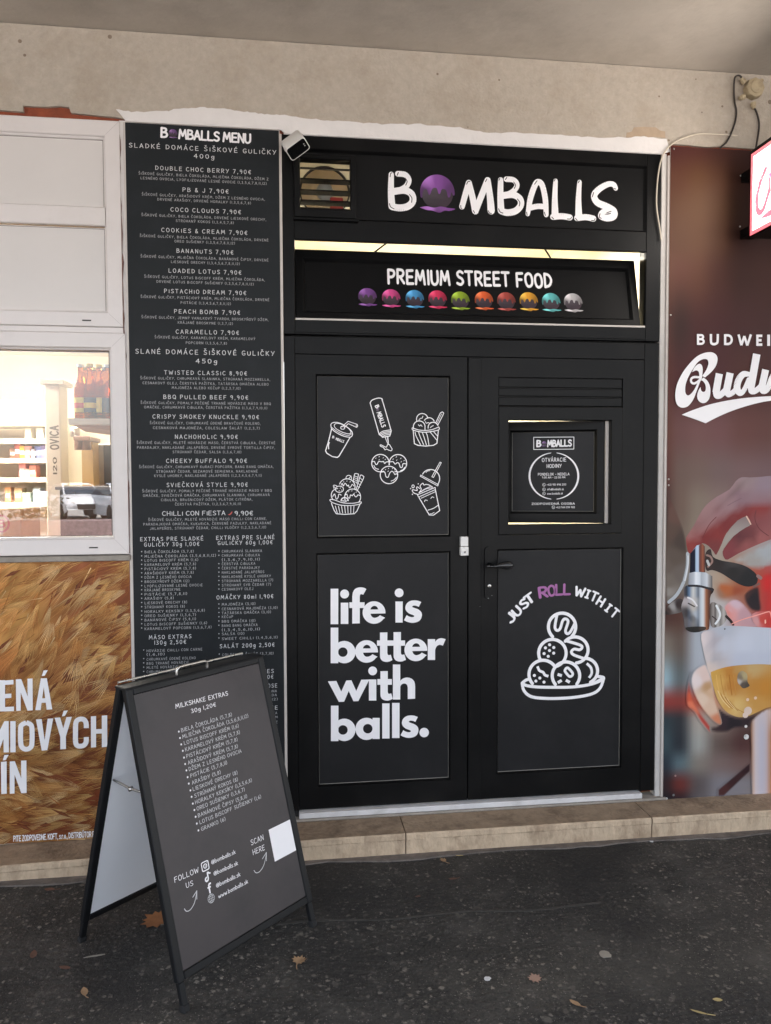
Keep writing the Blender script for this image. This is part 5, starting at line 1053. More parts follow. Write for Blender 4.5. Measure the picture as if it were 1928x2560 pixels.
for t_, a, b, y in [('ŠIŠKOVÉ GULIČKY, BIELA ČOKOLÁDA, MLIEČNA ČOKOLÁDA, DŽEM Z',347,671,440.5),('LESNÉHO OVOCIA, LYOFILIZOVANÉ LESNÉ OVOCIE (1,3,5,6,7,8,11,12)',352,666,452),('ŠIŠKOVÉ GULIČKY, ARAŠIDOVÝ KRÉM, DŽEM Z LESNÉHO OVOCIA,',355,662,492),('DRVENÉ ARAŠIDY, DRVENÉ HORALKY (1,3,5,6,7,8)',394,627,503),
    ('ŠIŠKOVÉ GULIČKY, BIELA ČOKOLÁDA, DRVENÉ LIESKOVÉ ORECHY,',354,665,543),('STRÚHANÝ KOKOS (1,3,4,5,7,8)',440,584,554.5),('ŠIŠKOVÉ GULIČKY, BIELA ČOKOLÁDA, MLIEČNA ČOKOLÁDA, DRVENÉ',350,671,595),('OREO SUŠIENKY (1,3,5,6,7,8,11,12)',437,587,605.6),
    ('ŠIŠKOVÉ GULIČKY, MLIEČNA ČOKOLÁDA, BANÁNOVÉ ČIPSY, DRVENÉ',352,671,645.6),('LIESKOVÉ ORECHY (1,3,4,5,6,7,8,11,12)',428,599,657),('ŠIŠKOVÉ GULIČKY, LOTUS BISCOFF KRÉM, MLIEČNA ČOKOLÁDA,',361,662,695.5),('DRVENÉ LOTUS BISCOFF SUŠIENKY (1,3,5,6,7,8,11,12)',392,634,707),
    ('ŠIŠKOVÉ GULIČKY, PISTÁCIOVÝ KRÉM, MLIEČNA ČOKOLÁDA, DRVENÉ',352,673,745.7),('PISTÁCIE (1,3,4,5,6,7,8,11,12)',452,577,758),('ŠIŠKOVÉ GULIČKY, JEMNÝ VANILKOVÝ TVAROH, BROSKYŇOVÝ DŽEM,',354,671,796),('KRÁJANÉ BROSKYNE (1,3,7,12)',445,582,807.7),
    ('ŠIŠKOVÉ GULIČKY, KARAMELOVÝ KRÉM, KARAMELOVÝ',387,638,845),('POPCORN (1,3,5,6,7,8)',465,567,857.6),('ŠIŠKOVÉ GULIČKY, CHRUMKAVÁ SLANINKA, STRÚHANÁ MOZZARELLA,',351,675,947),('CESNAKOVÝ OLEJ, ČERSTVÁ PAŽÍTKA, TATÁRSKA OMÁČKA ALEBO',357,671,959),('MAJONÉZA ALEBO KEČUP (1,2,3,7,10)',430,601,970),
    ('ŠIŠKOVÉ GULIČKY, POMALY PEČENÉ TRHANÉ HOVÄDZIE MÄSO V BBQ',352,677,1008),('OMÁČKE, CHRUMKAVÁ CIBUĽKA, ČERSTVÁ PAŽÍTKA (1,3,6,7,9,10,11)'.replace('Ľ','L'),361,668,1019),('ŠIŠKOVÉ GULIČKY, CHRUMKAVÉ ÚDENÉ BRAVČOVÉ KOLENO,',375,651,1058),('CESNAKOVÁ MAJONÉZA, COLESLAW ŠALÁT (1,2,3,7)',383,649,1070),
    ('ŠIŠKOVÉ GULIČKY, MLETÉ HOVÄDZIE MÄSO, ČERSTVÁ CIBULKA, ČERSTVÉ',342,688,1107),('PARADAJKY, NAKLADANÉ JALAPEÑOS, DRVENÉ SYROVÉ TORTILLA ČIPSY,',343,687,1119),('STRÚHANÝ ČEDAR, SALSA (1,3,6,7,10)',432,603,1130),('ŠIŠKOVÉ GULIČKY, CHRUMKAVÝ KURACÍ POPCORN, BANG BANG OMÁČKA,',348,684,1167),('STRÚHANÝ ČEDAR, SEZAMOVÉ SEMIENKA, NAKLADANÉ',391,644,1178.5),('KYSLÉ UHORKY, NAKLADANÉ JALAPEÑOS (1,2,3,4,5,6,7,9,11)',386,654,1189),
    ('ŠIŠKOVÉ GULIČKY, POMALY PEČENÉ TRHANÉ HOVÄDZIE MÄSO V BBQ',356,679,1227),('OMÁČKE, SVIEČKOVÁ OMÁČKA, CHRUMKAVÁ SLANINKA, CHRUMKAVÁ',358,674,1238),('CIBULKA, BRUSNICOVÝ DŽEM, PLÁTOK CITRÓNA,',403,631,1249),('ČERSTVÁ PAŽÍTKA, (1,2,3,6,7,9,10,11)',438,602,1260),
    ('ŠIŠKOVÉ GULIČKY, MLETÉ HOVÄDZIE MÄSO CHILLI CON CARNE,',371,667,1298),('PARADAJKOVÁ OMÁČKA, KUKURICA, ČERVENÉ FAZUĽKY, NAKLADANÉ'.replace('Ľ','L'),359,678,1309),('JALAPEÑOS, STRÚHANÝ ČEDAR, CHILLI VLOČKY (1,2,3,5,6,7,10)',375,665,1319.6)]: det_add(t_, a, b, y)
det.end()
def items(L, x, y, dy, per=5.55, h=6.6):
    det = Art(wall(YMn), .0005)
    for k, t_ in enumerate(L):
        yy = y+k*dy
        if t_[0] != '(': det.shapes([disc(det.pl.px(x+1.5, yy), .0028, 7)], M_DETAIL)
        det.line(t_, x+9, x+9+per*len(t_), yy, h*.9, M_DETAIL, wt=1.3, space=6, gap=3.8, lowi=True)
    det.build('extras_list', pnl)
items(['BIELA ČOKOLÁDA (5,7,8)','MLIEČNA ČOKOLÁDA (3,5,6,8,11,12)','LOTUS BISCOFF KRÉM (1,6)','KARAMELOVÝ KRÉM (5,7,8)','PISTÁCIOVÝ KRÉM (5,7,8)','ARAŠIDOVÝ KRÉM (5,7,8)','DŽEM Z LESNÉHO OVOCIA','BROSKYŇOVÝ DŽEM (12)','LYOFILIZOVANÉ LESNÉ OVOCIE','KRÁJANÉ BROSKYNE','PISTÁCIE (5,7,8,11)','ARAŠIDY (5,8)','LIESKOVÉ ORECHY (8)','STRÚHANÝ KOKOS (8)','HORALKY KEKSÍKY (1,3,5,6,8)','OREO SUŠIENKY (1,3,6,7)','BANÁNOVÉ ČIPSY (5,8,11)','LOTUS BISCOFF SUŠIENKY (1,6)','KARAMELOVÝ POPCORN (1,5,6,7,8)'], 353, 1379, 10.6)
items(['CHRUMKAVÁ SLANINKA','CHRUMKAVÁ CIBULKA','(1,3,6,7,9,10,11)','ČERSTVÁ CIBULKA','ČERSTVÉ PARADAJKY','NAKLADANÉ JALAPEÑOS','NAKLADANÉ KYSLÉ UHORKY','STRÚHANÁ MOZZARELLA (7)','STRÚHANÝ SYR ČEDAR (7)','CESNAKOVÝ OLEJ'], 546, 1377.5, 10.55)
items(['MAJONÉZA (3,10)','CESNAKOVÁ MAJONÉZA (3,10)','TATÁRSKA OMÁČKA (3,10)','KEČUP','BBQ OMÁČKA (10)','BANG BANG OMÁČKA','(1,3,4,5,6,10,11)','SALSA (10)','SWEET CHILLI (1,4,5,6,11)'], 546, 1510, 10.6)
items(['HOVÄDZIE CHILLI CON CARNE','(1,6,10)','CHRUMKAVÉ ÚDENÉ KOLENO','BBQ TRHANÉ HOVÄDZIE','MLETÉ HOVÄDZIE','CHRUMKAVÉ KURA'], 358, 1625, 10.7); items(['COLESLAW ŠALÁT (3,7,10)'], 547, 1635, 10.6)
for t_, a, b, y in [('ŠĽAHAČKA, MALINA'.replace('Ľ','L'),600,692,1729),('BIELA ČOKOLÁDA',600,692,1739),('(1,3,5,6,7,12)',620,694,1749),('KAKAO, VANILKA',610,693,1784),('KARAMEL, KRÉM',612,694,1794),('ORECH Z',640,694,1806)]: det_add(t_, a, b, y)
det.end(); head.build('heading_lettering', pnl)
ar = Art(wall(YMn), .0005); bx, by = 433, 334; ball(ar, bx, by, 11, (118, 84, 134)); ar.build('purple_ball', pnl)

# --- beer poster on the right
YP = -.016; bp = thing('beer_poster', 'dark red brown beer poster with white script lettering and a full glass', 'poster', (2.4, YP, .1))
px0, px1 = at(1668, 1100, YP).x, 3.4; pz1, pz0 = at(1780, 371, YP).z, at(1800, 1997, YP).z
mb = MB(); mb.box(px0, YP, pz0, px1, YP+.004, pz1, M_WHITEEDGE); mb.build('backing_sheet', bp)
rows = {360:[(74,40,37),(74,40,37),(76,42,38),(68,40,36),(60,36,33),(60,34,32),(60,36,32)],450:[(82,49,38),(84,52,38),(86,57,38),(80,52,38),(64,40,35),(60,36,32),(60,36,32)],520:[(84,53,38),(86,57,39),(88,60,40),(80,54,38),(60,40,34),(56,36,32),(60,36,32)],600:[(84,53,39),(86,57,40),(88,59,41),(78,52,39),(58,36,33),(58,36,33),(70,40,36)],
 680:[(96,64,52),(94,60,50),(92,60,48),(76,48,42),(64,42,38),(68,44,40),(76,46,44)],820:[(82,52,46),(60,42,40),(74,45,44),(74,45,45),(72,46,45),(70,46,44),(76,46,44)],950:[(86,50,44),(78,45,45),(80,46,48),(79,47,48),(80,50,46),(76,48,46),(76,46,44)],1080:[(95,60,52),(104,72,70),(112,80,78),(110,76,76),(100,66,62),(96,64,60),(96,60,58)],
 1180:[(92,56,50),(106,86,79),(112,92,85),(112,92,90),(114,90,90),(110,86,88),(110,86,88)],1260:[(72,52,48),(110,90,80),(128,114,102),(130,110,104),(120,96,96),(112,86,86),(112,86,86)],1350:[(82,68,60),(112,98,86),(140,126,112),(160,150,140),(165,160,155),(160,150,148),(150,130,128)],1450:[(104,95,88),(120,112,104),(166,160,154),(172,150,130),(160,90,62),(176,60,56),(176,56,54)],
 1540:[(76,50,45),(84,56,48),(170,172,180),(190,190,196),(160,110,100),(170,60,56),(170,56,54)],1610:[(122,112,102),(100,86,78),(172,178,186),(200,196,196),(190,190,198),(186,186,196),(186,186,196)],1700:[(150,176,186),(96,104,106),(170,172,180),(200,180,170),(190,160,120),(186,150,100),(186,150,100)],1755:[(140,60,55),(134,60,54),(190,90,70),(200,150,120),(190,150,100),(180,130,80),(180,130,80)],
 1800:[(50,62,68),(52,54,58),(170,160,150),(150,130,120),(90,70,66),(80,60,56),(80,60,56)],1860:[(60,75,80),(46,50,56),(160,160,154),(96,80,74),(80,52,50),(120,90,80),(120,90,80)],1910:[(46,54,62),(90,108,114),(128,120,112),(120,102,98),(112,88,84),(120,96,88),(120,96,88)],1960:[(52,36,38),(104,48,44),(88,80,80),(126,123,128),(128,124,128),(118,104,94),(118,104,94)],2010:[(32,33,38),(34,34,40),(92,88,90),(126,121,126),(126,118,122),(120,106,100),(120,106,100)]}
cxs = [1662, 1700, 1745, 1800, 1858, 1928, 2300]; rk = sorted(rows)
def bgc(x, y):
    y = min(max(y, rk[0]), rk[-1]-1e-3); x = min(max(x, cxs[0]), cxs[-1]-1e-3)
    j = max(k for k in range(len(rk)-1) if rk[k] <= y); i = max(k for k in range(len(cxs)-1) if cxs[k] <= x)
    ty, tx = (y-rk[j])/(rk[j+1]-rk[j]), (x-cxs[i])/(cxs[i+1]-cxs[i]); ty = ty*ty*(3-2*ty); tx = tx*tx*(3-2*tx)
    A, B, C_, D_ = rows[rk[j]][i], rows[rk[j]][i+1], rows[rk[j+1]][i], rows[rk[j+1]][i+1]
    q = [lin((A[k]*(1-tx)+B[k]*tx)*(1-ty)+(C_[k]*(1-tx)+D_[k]*tx)*ty) for k in range(3)]; return (q[0], q[1], q[2], 1)
ar = Art(wall(YP), .0004); gx = 44; gy = 130; vs, cols = [], []
for j in range(gy+1):
    for i in range(gx+1):
        x = px0+(px1-px0)*(i/gx)**1.6; z = pz0+(pz1-pz0)*j/gy; d = Vector((x, YP, z))-CAM; sx = IW/2+FPX*d.dot(RT)/d.dot(FW); sy = IH/2-FPX*d.dot(UP)/d.dot(FW)
        vs.append((x, z)); cols.append(bgc(sx, sy))
ar.raw(vs, [(r*(gx+1)+k, (r+1)*(gx+1)+k, (r+1)*(gx+1)+k+1, r*(gx+1)+k+1) for r in range(gy) for k in range(gx)], M_PRINT, .0004, cols)
c1, c2 = Crop(1650, 1150, 4.917), Crop(1650, 1560, 4.809); H_ = [.0006]
def segd(x, y, P):
    d = 1e9
    for (ax, ay), (bx_, by_) in zip(P, P[1:]+P[:1]):
        vx, vy = bx_-ax, by_-ay; L = vx*vx+vy*vy
        t = 0 if L == 0 else min(1, max(0, ((x-ax)*vx+(y-ay)*vy)/L)); d = min(d, (x-ax-t*vx)**2+(y-ay-t*vy)**2)
    return math.sqrt(d)
def sh(cr, ol, ctrl, sm=3, fe=0):
    ar.cr = cr; f0 = ctrl if callable(ctrl) else (lambda x, y: idw(ctrl, x, y, 4))
    if fe:
        P = smooth(ol, sm, True)[:-1] if sm else ol
        f1 = lambda x, y: tuple(a*(1-m)+b*m for m in [ss(segd(x, y, P)/fe)] for a, b in zip(bgc(*cr(x, y)), f0(x, y)))
    else: f1 = f0
    shade(ar, ol, f1, H_[0], sm); H_[0] += .0001
def bands(xl, xr, stops, lean=0.0, y0=0.0):
    def f(x, y):
        u = (x-lean*(y-y0)-xl)/(xr-xl); u = min(max(u, 0), 1)
        for (a, ca), (b, cb_) in zip(stops, stops[1:]):
            if u <= b: t = (u-a)/(b-a); return tuple(lin(ca[k])*(1-t)+lin(cb_[k])*t for k in range(3))+(1,)
        return LC(stops[-1][1])
    return f
def mixf(f, g, m): return lambda x, y: tuple(a*(1-m(x, y))+b*m(x, y) for a, b in zip(f(x, y), g(x, y)))
def ss(t): t = min(max(t, 0), 1); return t*t*(3-2*t)
def yline(P): 
    def f(x):
        for (a, ya), (b, yb) in zip(P, P[1:]):
            if x <= b: return ya+(yb-ya)*(x-a)/(b-a)
        return P[-1][1]
    return f
def stt(cr, L, w_, col): 
    sc = abs(ar.pl.px(*cr(L[0][0]+10, L[0][1]))[0]-ar.pl.px(*cr(*L[0]))[0])/10
    v, f = union(stroke([ar.pl.px(*cr(x, y)) for x, y in smooth(L, 5)], w_*sc, 'round', 10)); ar.raw(v, f, M_PRINT, H_[0], [LC(col)]*len(v)); H_[0] += .0001
sh(c1, [(700,1180),(840,1240),(1000,1160),(1367,1000),(1700,930),(2200,920),(2200,1300),(1400,1300),(1230,1360),(1000,1300),(800,1250)], [(900,1230,(168,162,156)),(1300,1100,(165,168,172)),(1150,1280,(160,155,150))], fe=40)
sh(c1, [(2500,1380),(1500,1380),(1250,1420),(1232,1600),(1260,1860),(1500,1860),(2500,1860)], [(1300,1500,(196,46,46)),(1260,1700,(176,60,56)),(1450,1700,(200,50,48))], fe=50)
sh(c1, [(1040,1620),(1210,1540),(1245,1700),(1250,1860),(1120,1860),(1030,1740)], [(1150,1700,(42,36,40)),(1060,1640,(70,46,44))], fe=40)
sh(c1, [(640,1480),(840,1480),(1080,1560),(1000,1680),(800,1760),(680,1720),(640,1600)], [(800,1560,(176,98,58)),(700,1650,(150,112,90)),(1000,1600,(150,74,50)),(660,1520,(168,140,120))], fe=90)
sh(c1, [(96,430),(150,500),(230,680),(300,870),(335,1050),(338,1250),(290,1480),(200,1650),(110,1752),(72,1780),(72,1100),(92,600)], [(60,520,(92,62,56)),(200,640,(98,72,64)),(100,900,(88,70,62)),(280,1000,(74,62,56)),(180,1200,(92,80,72)),(60,1300,(98,86,78)),(100,1500,(112,102,94)),(260,1400,(104,94,88)),(90,1640,(140,134,128)),(90,1700,(120,112,106))], fe=30)
stt(c1, [(340,1150),(334,1300),(294,1490),(210,1650),(110,1745)], 40, (176, 182, 188)); stt(c1, [(345,1180),(342,1300),(306,1480)], 14, (214, 218, 222)); stt(c1, [(318,1180),(312,1310),(272,1490)], 12, (110, 106, 104))
sh(c1, [(780,1820),(850,1732),(930,1706),(1010,1745),(1080,1820),(1135,1890),(1190,1960),(1200,2060),(900,2060),(850,1980)], [(930,1760,(206,178,188)),(860,1850,(214,160,160)),(1050,1900,(190,150,156)),(840,1870,(220,140,130))], fe=26)
yt = yline([(300,1010),(420,960),(560,860),(700,760),(860,650),(1000,575),(1150,530),(1367,520),(1700,520)])
red = lambda x, y: idw([(380,1080,(140,62,58)),(560,960,(124,50,50)),(650,1080,(118,60,60)),(800,800,(120,50,51)),(1000,640,(124,52,52)),(1250,580,(136,58,56)),(1000,960,(96,52,56)),(1230,780,(130,74,76)),(1340,850,(140,84,84)),(880,1110,(126,62,66)),(1100,900,(110,60,62)),(1250,950,(152,90,88)),(1050,1080,(146,84,82)),(1420,700,(134,80,82)),(700,900,(132,56,54))], x, y, 4)
mau = lambda x, y: idw([(1300,300,(142,124,134)),(1050,240,(150,130,132)),(930,300,(152,126,128)),(980,470,(136,108,116)),(760,440,(154,124,126)),(700,640,(150,112,114)),(560,600,(156,122,122)),(480,760,(152,112,112)),(400,900,(156,108,106)),(345,1020,(158,92,88)),(1250,450,(142,116,124)),(860,540,(150,120,124))], x, y, 4)
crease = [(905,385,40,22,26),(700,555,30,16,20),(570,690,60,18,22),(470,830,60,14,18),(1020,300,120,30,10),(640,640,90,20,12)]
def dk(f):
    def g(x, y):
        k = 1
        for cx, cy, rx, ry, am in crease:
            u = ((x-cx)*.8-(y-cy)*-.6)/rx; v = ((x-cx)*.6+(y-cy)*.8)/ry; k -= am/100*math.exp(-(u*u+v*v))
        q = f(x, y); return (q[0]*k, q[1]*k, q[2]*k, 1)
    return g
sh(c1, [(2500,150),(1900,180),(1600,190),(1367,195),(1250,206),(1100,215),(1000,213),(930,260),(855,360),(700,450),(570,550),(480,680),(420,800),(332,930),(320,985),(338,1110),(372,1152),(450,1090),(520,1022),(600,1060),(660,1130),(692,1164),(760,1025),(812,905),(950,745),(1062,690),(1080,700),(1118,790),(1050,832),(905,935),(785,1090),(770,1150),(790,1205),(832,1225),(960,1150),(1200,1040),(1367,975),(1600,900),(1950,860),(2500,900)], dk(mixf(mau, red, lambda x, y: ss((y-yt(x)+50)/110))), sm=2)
stt(c1, [(1062,694),(1090,740),(1114,788)], 16, (226,190,170)); stt(c1, [(1180,620),(1165,720),(1215,840),(1330,930)], 10, (104,56,58)); stt(c1, [(520,960),(600,800),(690,700)], 8, (108,52,52)); stt(c1, [(830,560),(900,520),(1000,470)], 7, (124,96,102))
sh(c1, [(372,1150),(450,1050),(520,1030),(548,1060),(552,1385),(364,1385)], bands(366, 552, [(0,(18,20,34)),(.34,(26,30,50)),(.40,(170,192,218)),(.56,(190,204,222)),(.62,(96,70,70)),(.74,(120,66,52)),(.86,(156,92,70)),(1,(66,36,34))]), sm=0)
sh(c1, [(650,1190),(760,1236),(900,1260),(1040,1300),(1150,1370),(1198,1440),(1184,1520),(1090,1556),(980,1530),(860,1460),(750,1390),(640,1352),(575,1360),(552,1280),(560,1140),(620,1095)], [(900,1350,(44,42,42)),(1100,1460,(38,38,40)),(600,1240,(60,48,46)),(700,1230,(48,42,42)),(900,1275,(66,62,62))])
stt(c1, [(575,1170),(620,1190),(640,1250),(590,1310)], 24, (150,120,112)); stt(c1, [(580,1240),(600,1290)], 30, (190,190,190)); stt(c1, [(1200,1425),(1236,1450)], 40, (150,116,112)); stt(c1, [(1150,1556),(1215,1520)], 24, (120,90,84))
sh(c1, [(72,1840),(130,1760),(240,1700),(300,1760),(290,1850),(200,1885),(72,1900)], [(100,1840,(70,56,52)),(220,1780,(54,44,44)),(60,1880,(40,34,34)),(150,1800,(150,146,144))])
sh(c1, [(300,1560),(400,1540),(640,1570),(650,1625),(612,1700),(606,2040),(560,2092),(420,2118),(312,2075),(290,1950),(258,1810),(292,1690)], mixf(bands(290, 630, [(0,(96,92,96)),(.10,(34,36,46)),(.20,(96,122,152)),(.34,(206,204,200)),(.46,(150,158,168)),(.52,(96,104,116)),(.62,(196,204,212)),(.72,(214,216,216)),(.78,(170,112,78)),(.88,(110,70,54)),(1,(48,38,38))]), lambda x, y: idw([(330,1720,(196,186,186)),(420,1800,(190,180,170)),(320,1880,(70,64,64)),(400,1950,(46,44,48)),(460,1900,(180,190,202)),(340,1990,(110,104,104)),(480,1760,(206,200,194)),(560,1720,(150,110,84)),(440,2080,(56,54,50))], x, y, 4), lambda x, y: .75*ss((520-x)/120)*ss((y-1660)/60)))
sh(c1, [(352,1390),(420,1374),(560,1382),(640,1428),(642,1572),(560,1556),(345,1532)], bands(350, 640, [(0,(150,154,162)),(.22,(186,190,198)),(.30,(230,233,238)),(.48,(212,217,224)),(.52,(166,172,180)),(.78,(206,210,216)),(.84,(170,168,168)),(1,(92,86,86))]), sm=0)
stt(c1, [(350,1545),(470,1548),(600,1580),(636,1600)], 26, (52, 50, 54)); stt(c1, [(340,1690),(400,1720),(450,1790)], 20, (226, 224, 226)); stt(c1, [(345,1760),(420,1800)], 16, (80, 74, 74))
sh(c1, [(612,1770),(700,1760),(790,1830),(820,1920),(782,2010),(700,2052),(622,2030)], bands(612, 820, [(0,(86,76,72)),(.2,(150,142,138)),(.32,(72,64,62)),(.44,(190,186,182)),(.62,(120,114,110)),(.8,(186,180,174)),(1,(120,112,104))]))
stt(c1, [(690,1790),(732,1880),(722,1950),(680,2010)], 26, (226, 228, 230)); stt(c1, [(640,1920),(690,1960)], 14, (70, 60, 58)); stt(c1, [(810,1920),(860,1970),(895,2020)], 30, (48, 40, 40))
sh(c1, [(310,2060),(420,2046),(556,2050),(545,2090),(440,2118),(350,2105)], [(420,2080,(44,42,40)),(540,2060,(70,60,54))])
sh(c1, [(1130,1890),(1330,1850),(1500,1850),(1500,2050),(1200,2050)], [(1250,1960,(196,74,66)),(1340,1980,(190,60,56)),(1180,1980,(206,150,150))]); stt(c1, [(880,2012),(1000,1962),(1200,1902),(1325,1864),(1352,1880),(1367,1940)], 13, (240, 166, 154)); stt(c1, [(1290,1970),(1290,2000)], 18, (240, 190, 170))
# arm, fingers, glass
sh(c2, [(372,560),(340,650),(308,860),(322,990),(400,1050),(480,1180),(600,1312),(606,1220),(480,1050),(400,900),(362,700)], [(340,880,(206,92,66)),(350,980,(220,120,90)),(330,760,(170,74,66)),(520,1200,(180,64,56)),(370,600,(120,70,76))], fe=34)
sh(c2, [(680,980),(800,1060),(980,1120),(1180,1070),(1100,1180),(1090,1240),(900,1262),(800,1312),(620,1302),(598,1230),(700,1190)], [(900,1180,(42,36,40)),(720,1120,(56,44,50)),(640,1270,(60,44,46)),(1050,1200,(52,40,44))], fe=40)
sh(c2, [(366,700),(396,570),(500,490),(560,500),(620,680),(660,900),(705,1050),(742,1188),(680,1202),(550,1080),(430,900)], [(440,680,(228,212,208)),(540,620,(222,196,186)),(600,800,(206,170,140)),(620,1000,(216,184,160)),(570,760,(190,150,110)),(700,1160,(206,130,96)),(500,900,(222,196,174))], fe=24)
sh(c2, [(1700,950),(1337,1000),(1200,1060),(1120,1130),(1084,1200),(1086,1500),(1092,1900),(1118,2120),(1240,2120),(1700,2120)], mixf(bands(1086, 1400, [(0,(166,110,74)),(.08,(196,160,136)),(.16,(204,190,190)),(.40,(186,182,194)),(.58,(190,178,184)),(.72,(186,140,110)),(.9,(170,92,52)),(1,(150,76,42))]), lambda x, y: LC((206,190,188)), lambda x, y: .6*ss((1350-y)/300)*ss((x-1120)/60)), fe=22)
sh(c2, [(685,1985),(1086,1650),(1086,1765),(765,2070),(690,2072)], [(900,1850,(58,36,38)),(720,2020,(74,44,44)),(1060,1700,(50,30,34))], sm=0, fe=20)
sh(c2, [(490,120),(600,72),(750,30),(900,22),(1337,45),(1750,60),(2090,100),(2060,350),(2000,520),(1750,500),(1337,486),(1200,480),(1000,490),(800,512),(640,562),(606,620),(560,500),(522,350)], [(520,180,(220,206,204)),(560,400,(206,194,192)),(650,200,(178,170,176)),(640,420,(178,172,176)),(760,250,(194,196,206)),(1000,250,(196,200,212)),(1250,200,(192,196,208)),(1000,440,(186,190,204)),(1300,450,(186,190,204)),(600,520,(214,196,186)),(740,60,(180,184,194))])
sh(c2, [(606,600),(640,562),(800,512),(1000,488),(1200,480),(1337,486),(1750,500),(2000,522),(1990,680),(1900,860),(1750,960),(1337,990),(1200,1040),(1080,1095),(980,1118),(880,1100),(780,1040),(700,930),(650,800)], [(640,620,(206,160,80)),(720,700,(214,168,92)),(760,900,(214,174,108)),(850,600,(190,128,58)),(850,750,(190,128,60)),(1150,750,(186,130,60)),(1250,760,(190,130,56)),(1100,540,(192,160,108)),(1000,650,(190,136,70)),(900,1000,(216,182,116)),(1000,1050,(206,166,104)),(1150,950,(196,146,78)),(820,980,(206,158,88)),(950,560,(188,146,86))])
for k in range(6): stt(c2, [(690+28*k, 800+24*k), (740+34*k, 900+22*k), (830+34*k, 1000+12*k)], 9, [(232,204,150),(180,124,58),(228,196,136),(172,116,56),(226,196,140),(186,136,70)][k])
for k in range(5): stt(c2, [(670+52*k, 610), (684+52*k, 720), (720+46*k, 850)], 11, [(222,176,100),(196,140,70),(206,150,80),(176,116,50),(196,140,70)][k])
sh(c2, [(930,600),(980,560),(1040,600),(1045,690),(1070,740),(1000,770),(960,740),(925,690)], [(960,640,(130,116,96)),(1010,620,(176,160,120)),(990,730,(90,80,72)),(940,690,(190,180,170)),(1040,735,(80,72,64))])
for x, y, r_, cl in [(1050,1040,48,(220,196,180)),(1020,1090,34,(222,200,186)),(1046,905,18,(226,196,170)),(1140,885,18,(222,190,160)),(1025,1226,17,(220,214,210)),(1030,1352,30,(216,212,210)),(1016,1340,14,(190,184,180)),(70,2093,15,(206,206,206)),(178,1818,12,(150,120,116)),(155,2050,14,(110,110,112)),(770,56,10,(110,110,110))]: stt(c2, [(x-.5, y), (x+.5, y)], 2*r_, cl)
ar.build('beer_picture', bp)
ar = Art(wall(YP), H_[0]+.0004); c = Crop(1660, 820, 6.216); D = []
def RS(L, w_, sm=False): D.extend(cs(ar, c, smooth(L, 5) if sm else L, w_, cap='butt', sm=False))
for L in ([(518,98),(518,266)], [(718,98),(718,215),(730,245),(765,256),(800,245),(820,215),(824,98)], [(938,102),(938,270)], [(1145,105),(1190,272)], [(1188,272),(1236,130)], [(1234,130),(1282,276)], [(1280,276),(1338,105)], [(1438,108),(1438,280)], [(1430,126),(1514,126)], [(1430,195),(1502,195)], [(1430,263),(1514,263)]): RS(L, 36, len(L) > 4)
RS([(510,116),(570,116),(592,128),(596,148),(584,168),(565,176),(510,178)], 32, True); RS([(510,178),(575,180),(602,200),(604,224),(588,244),(565,250),(510,250)], 32, True); RS([(930,119),(990,120),(1026,142),(1040,185),(1026,230),(990,252),(930,252)], 35, True); RS([(1612,108),(1612,282)], 44)
def PT(L, holes=()):
    P = [c.pts(ar.pl, L)]+[c.pts(ar.pl, h) for h in holes]; fl = sum(P, [])
    for t_ in tessellate_polygon([[Vector((a, b, 0)) for a, b in p] for p in P]): D.append([fl[k] for k in t_])
PT(smooth([(625,772),(720,690),(790,600),(820,500),(805,430),(760,392),(700,379),(600,396),(500,446),(400,540),(290,680),(210,830),(172,960),(164,1080),(186,1180),(236,1230),(300,1240),(370,1210),(440,1120),(490,1000),(530,890),(560,815)], 4)+smooth([(526,810),(508,855),(470,940),(420,1012),(370,1050),(335,1035),(318,980),(326,880),(370,760),(440,640),(510,540),(580,494),(640,487),(670,510),(676,570),(642,660),(582,748)], 4))
PT(smooth([(425,690),(458,622),(508,572),(548,560),(578,588),(590,650),(582,750)], 4)+[(575,800),(540,800)]+smooth([(536,760),(535,720),(525,682),(492,662),(452,676),(425,690)], 4)[:-1])
D.extend(cs(ar, c, [(545,772),(500,766),(450,768),(415,790),(408,826),(425,856),(460,864),(505,842),(548,806)], 34))
PT(smooth([(600,772),(660,820),(700,900),(710,1000),(690,1100),(640,1158),(580,1168),(524,1130),(503,1060),(522,980),(556,920)], 4)+smooth([(556,920),(566,970),(592,995),(626,984),(638,930),(625,872),(590,826),(560,815)], 4)[1:])
RS([(848,712),(795,1005)], 112); RS([(1015,700),(958,985)], 112); D.extend(cs(ar, c, [(792,1000),(806,1050),(850,1052),(905,1010),(955,960)], 92)); D.extend(cs(ar, c, [(958,980),(980,1034),(1020,1028),(1075,990),(1110,950)], 80))
D.extend(cs(ar, c, [(1300,722),(1225,720),(1165,780),(1128,870),(1125,950),(1160,1010),(1205,1000),(1250,930),(1300,800)], [70,90,100,104,104,90,76,70,60])); RS([(1428,408),(1332,950)], 116); D.extend(cs(ar, c, [(1332,940),(1345,985),(1395,985),(1450,950),(1490,910)], 84))
RS([(1566,650),(1505,930)], 108); D.extend(cs(ar, c, [(1505,920),(1520,975),(1570,970),(1620,900),(1660,790),(1720,700)], 92)); D.extend(cs(ar, c, [(2020,722),(1945,722),(1880,790),(1848,880),(1848,950),(1885,1000),(1930,985),(1975,920),(2020,800)], [70,90,100,104,104,90,76,70,60])); RS([(2080,690),(2010,960)], 112); RS([(2230,680),(2165,980)], 112); D.extend(cs(ar, c, [(2180,830),(2240,735),(2330,700)], [60,74,84]))
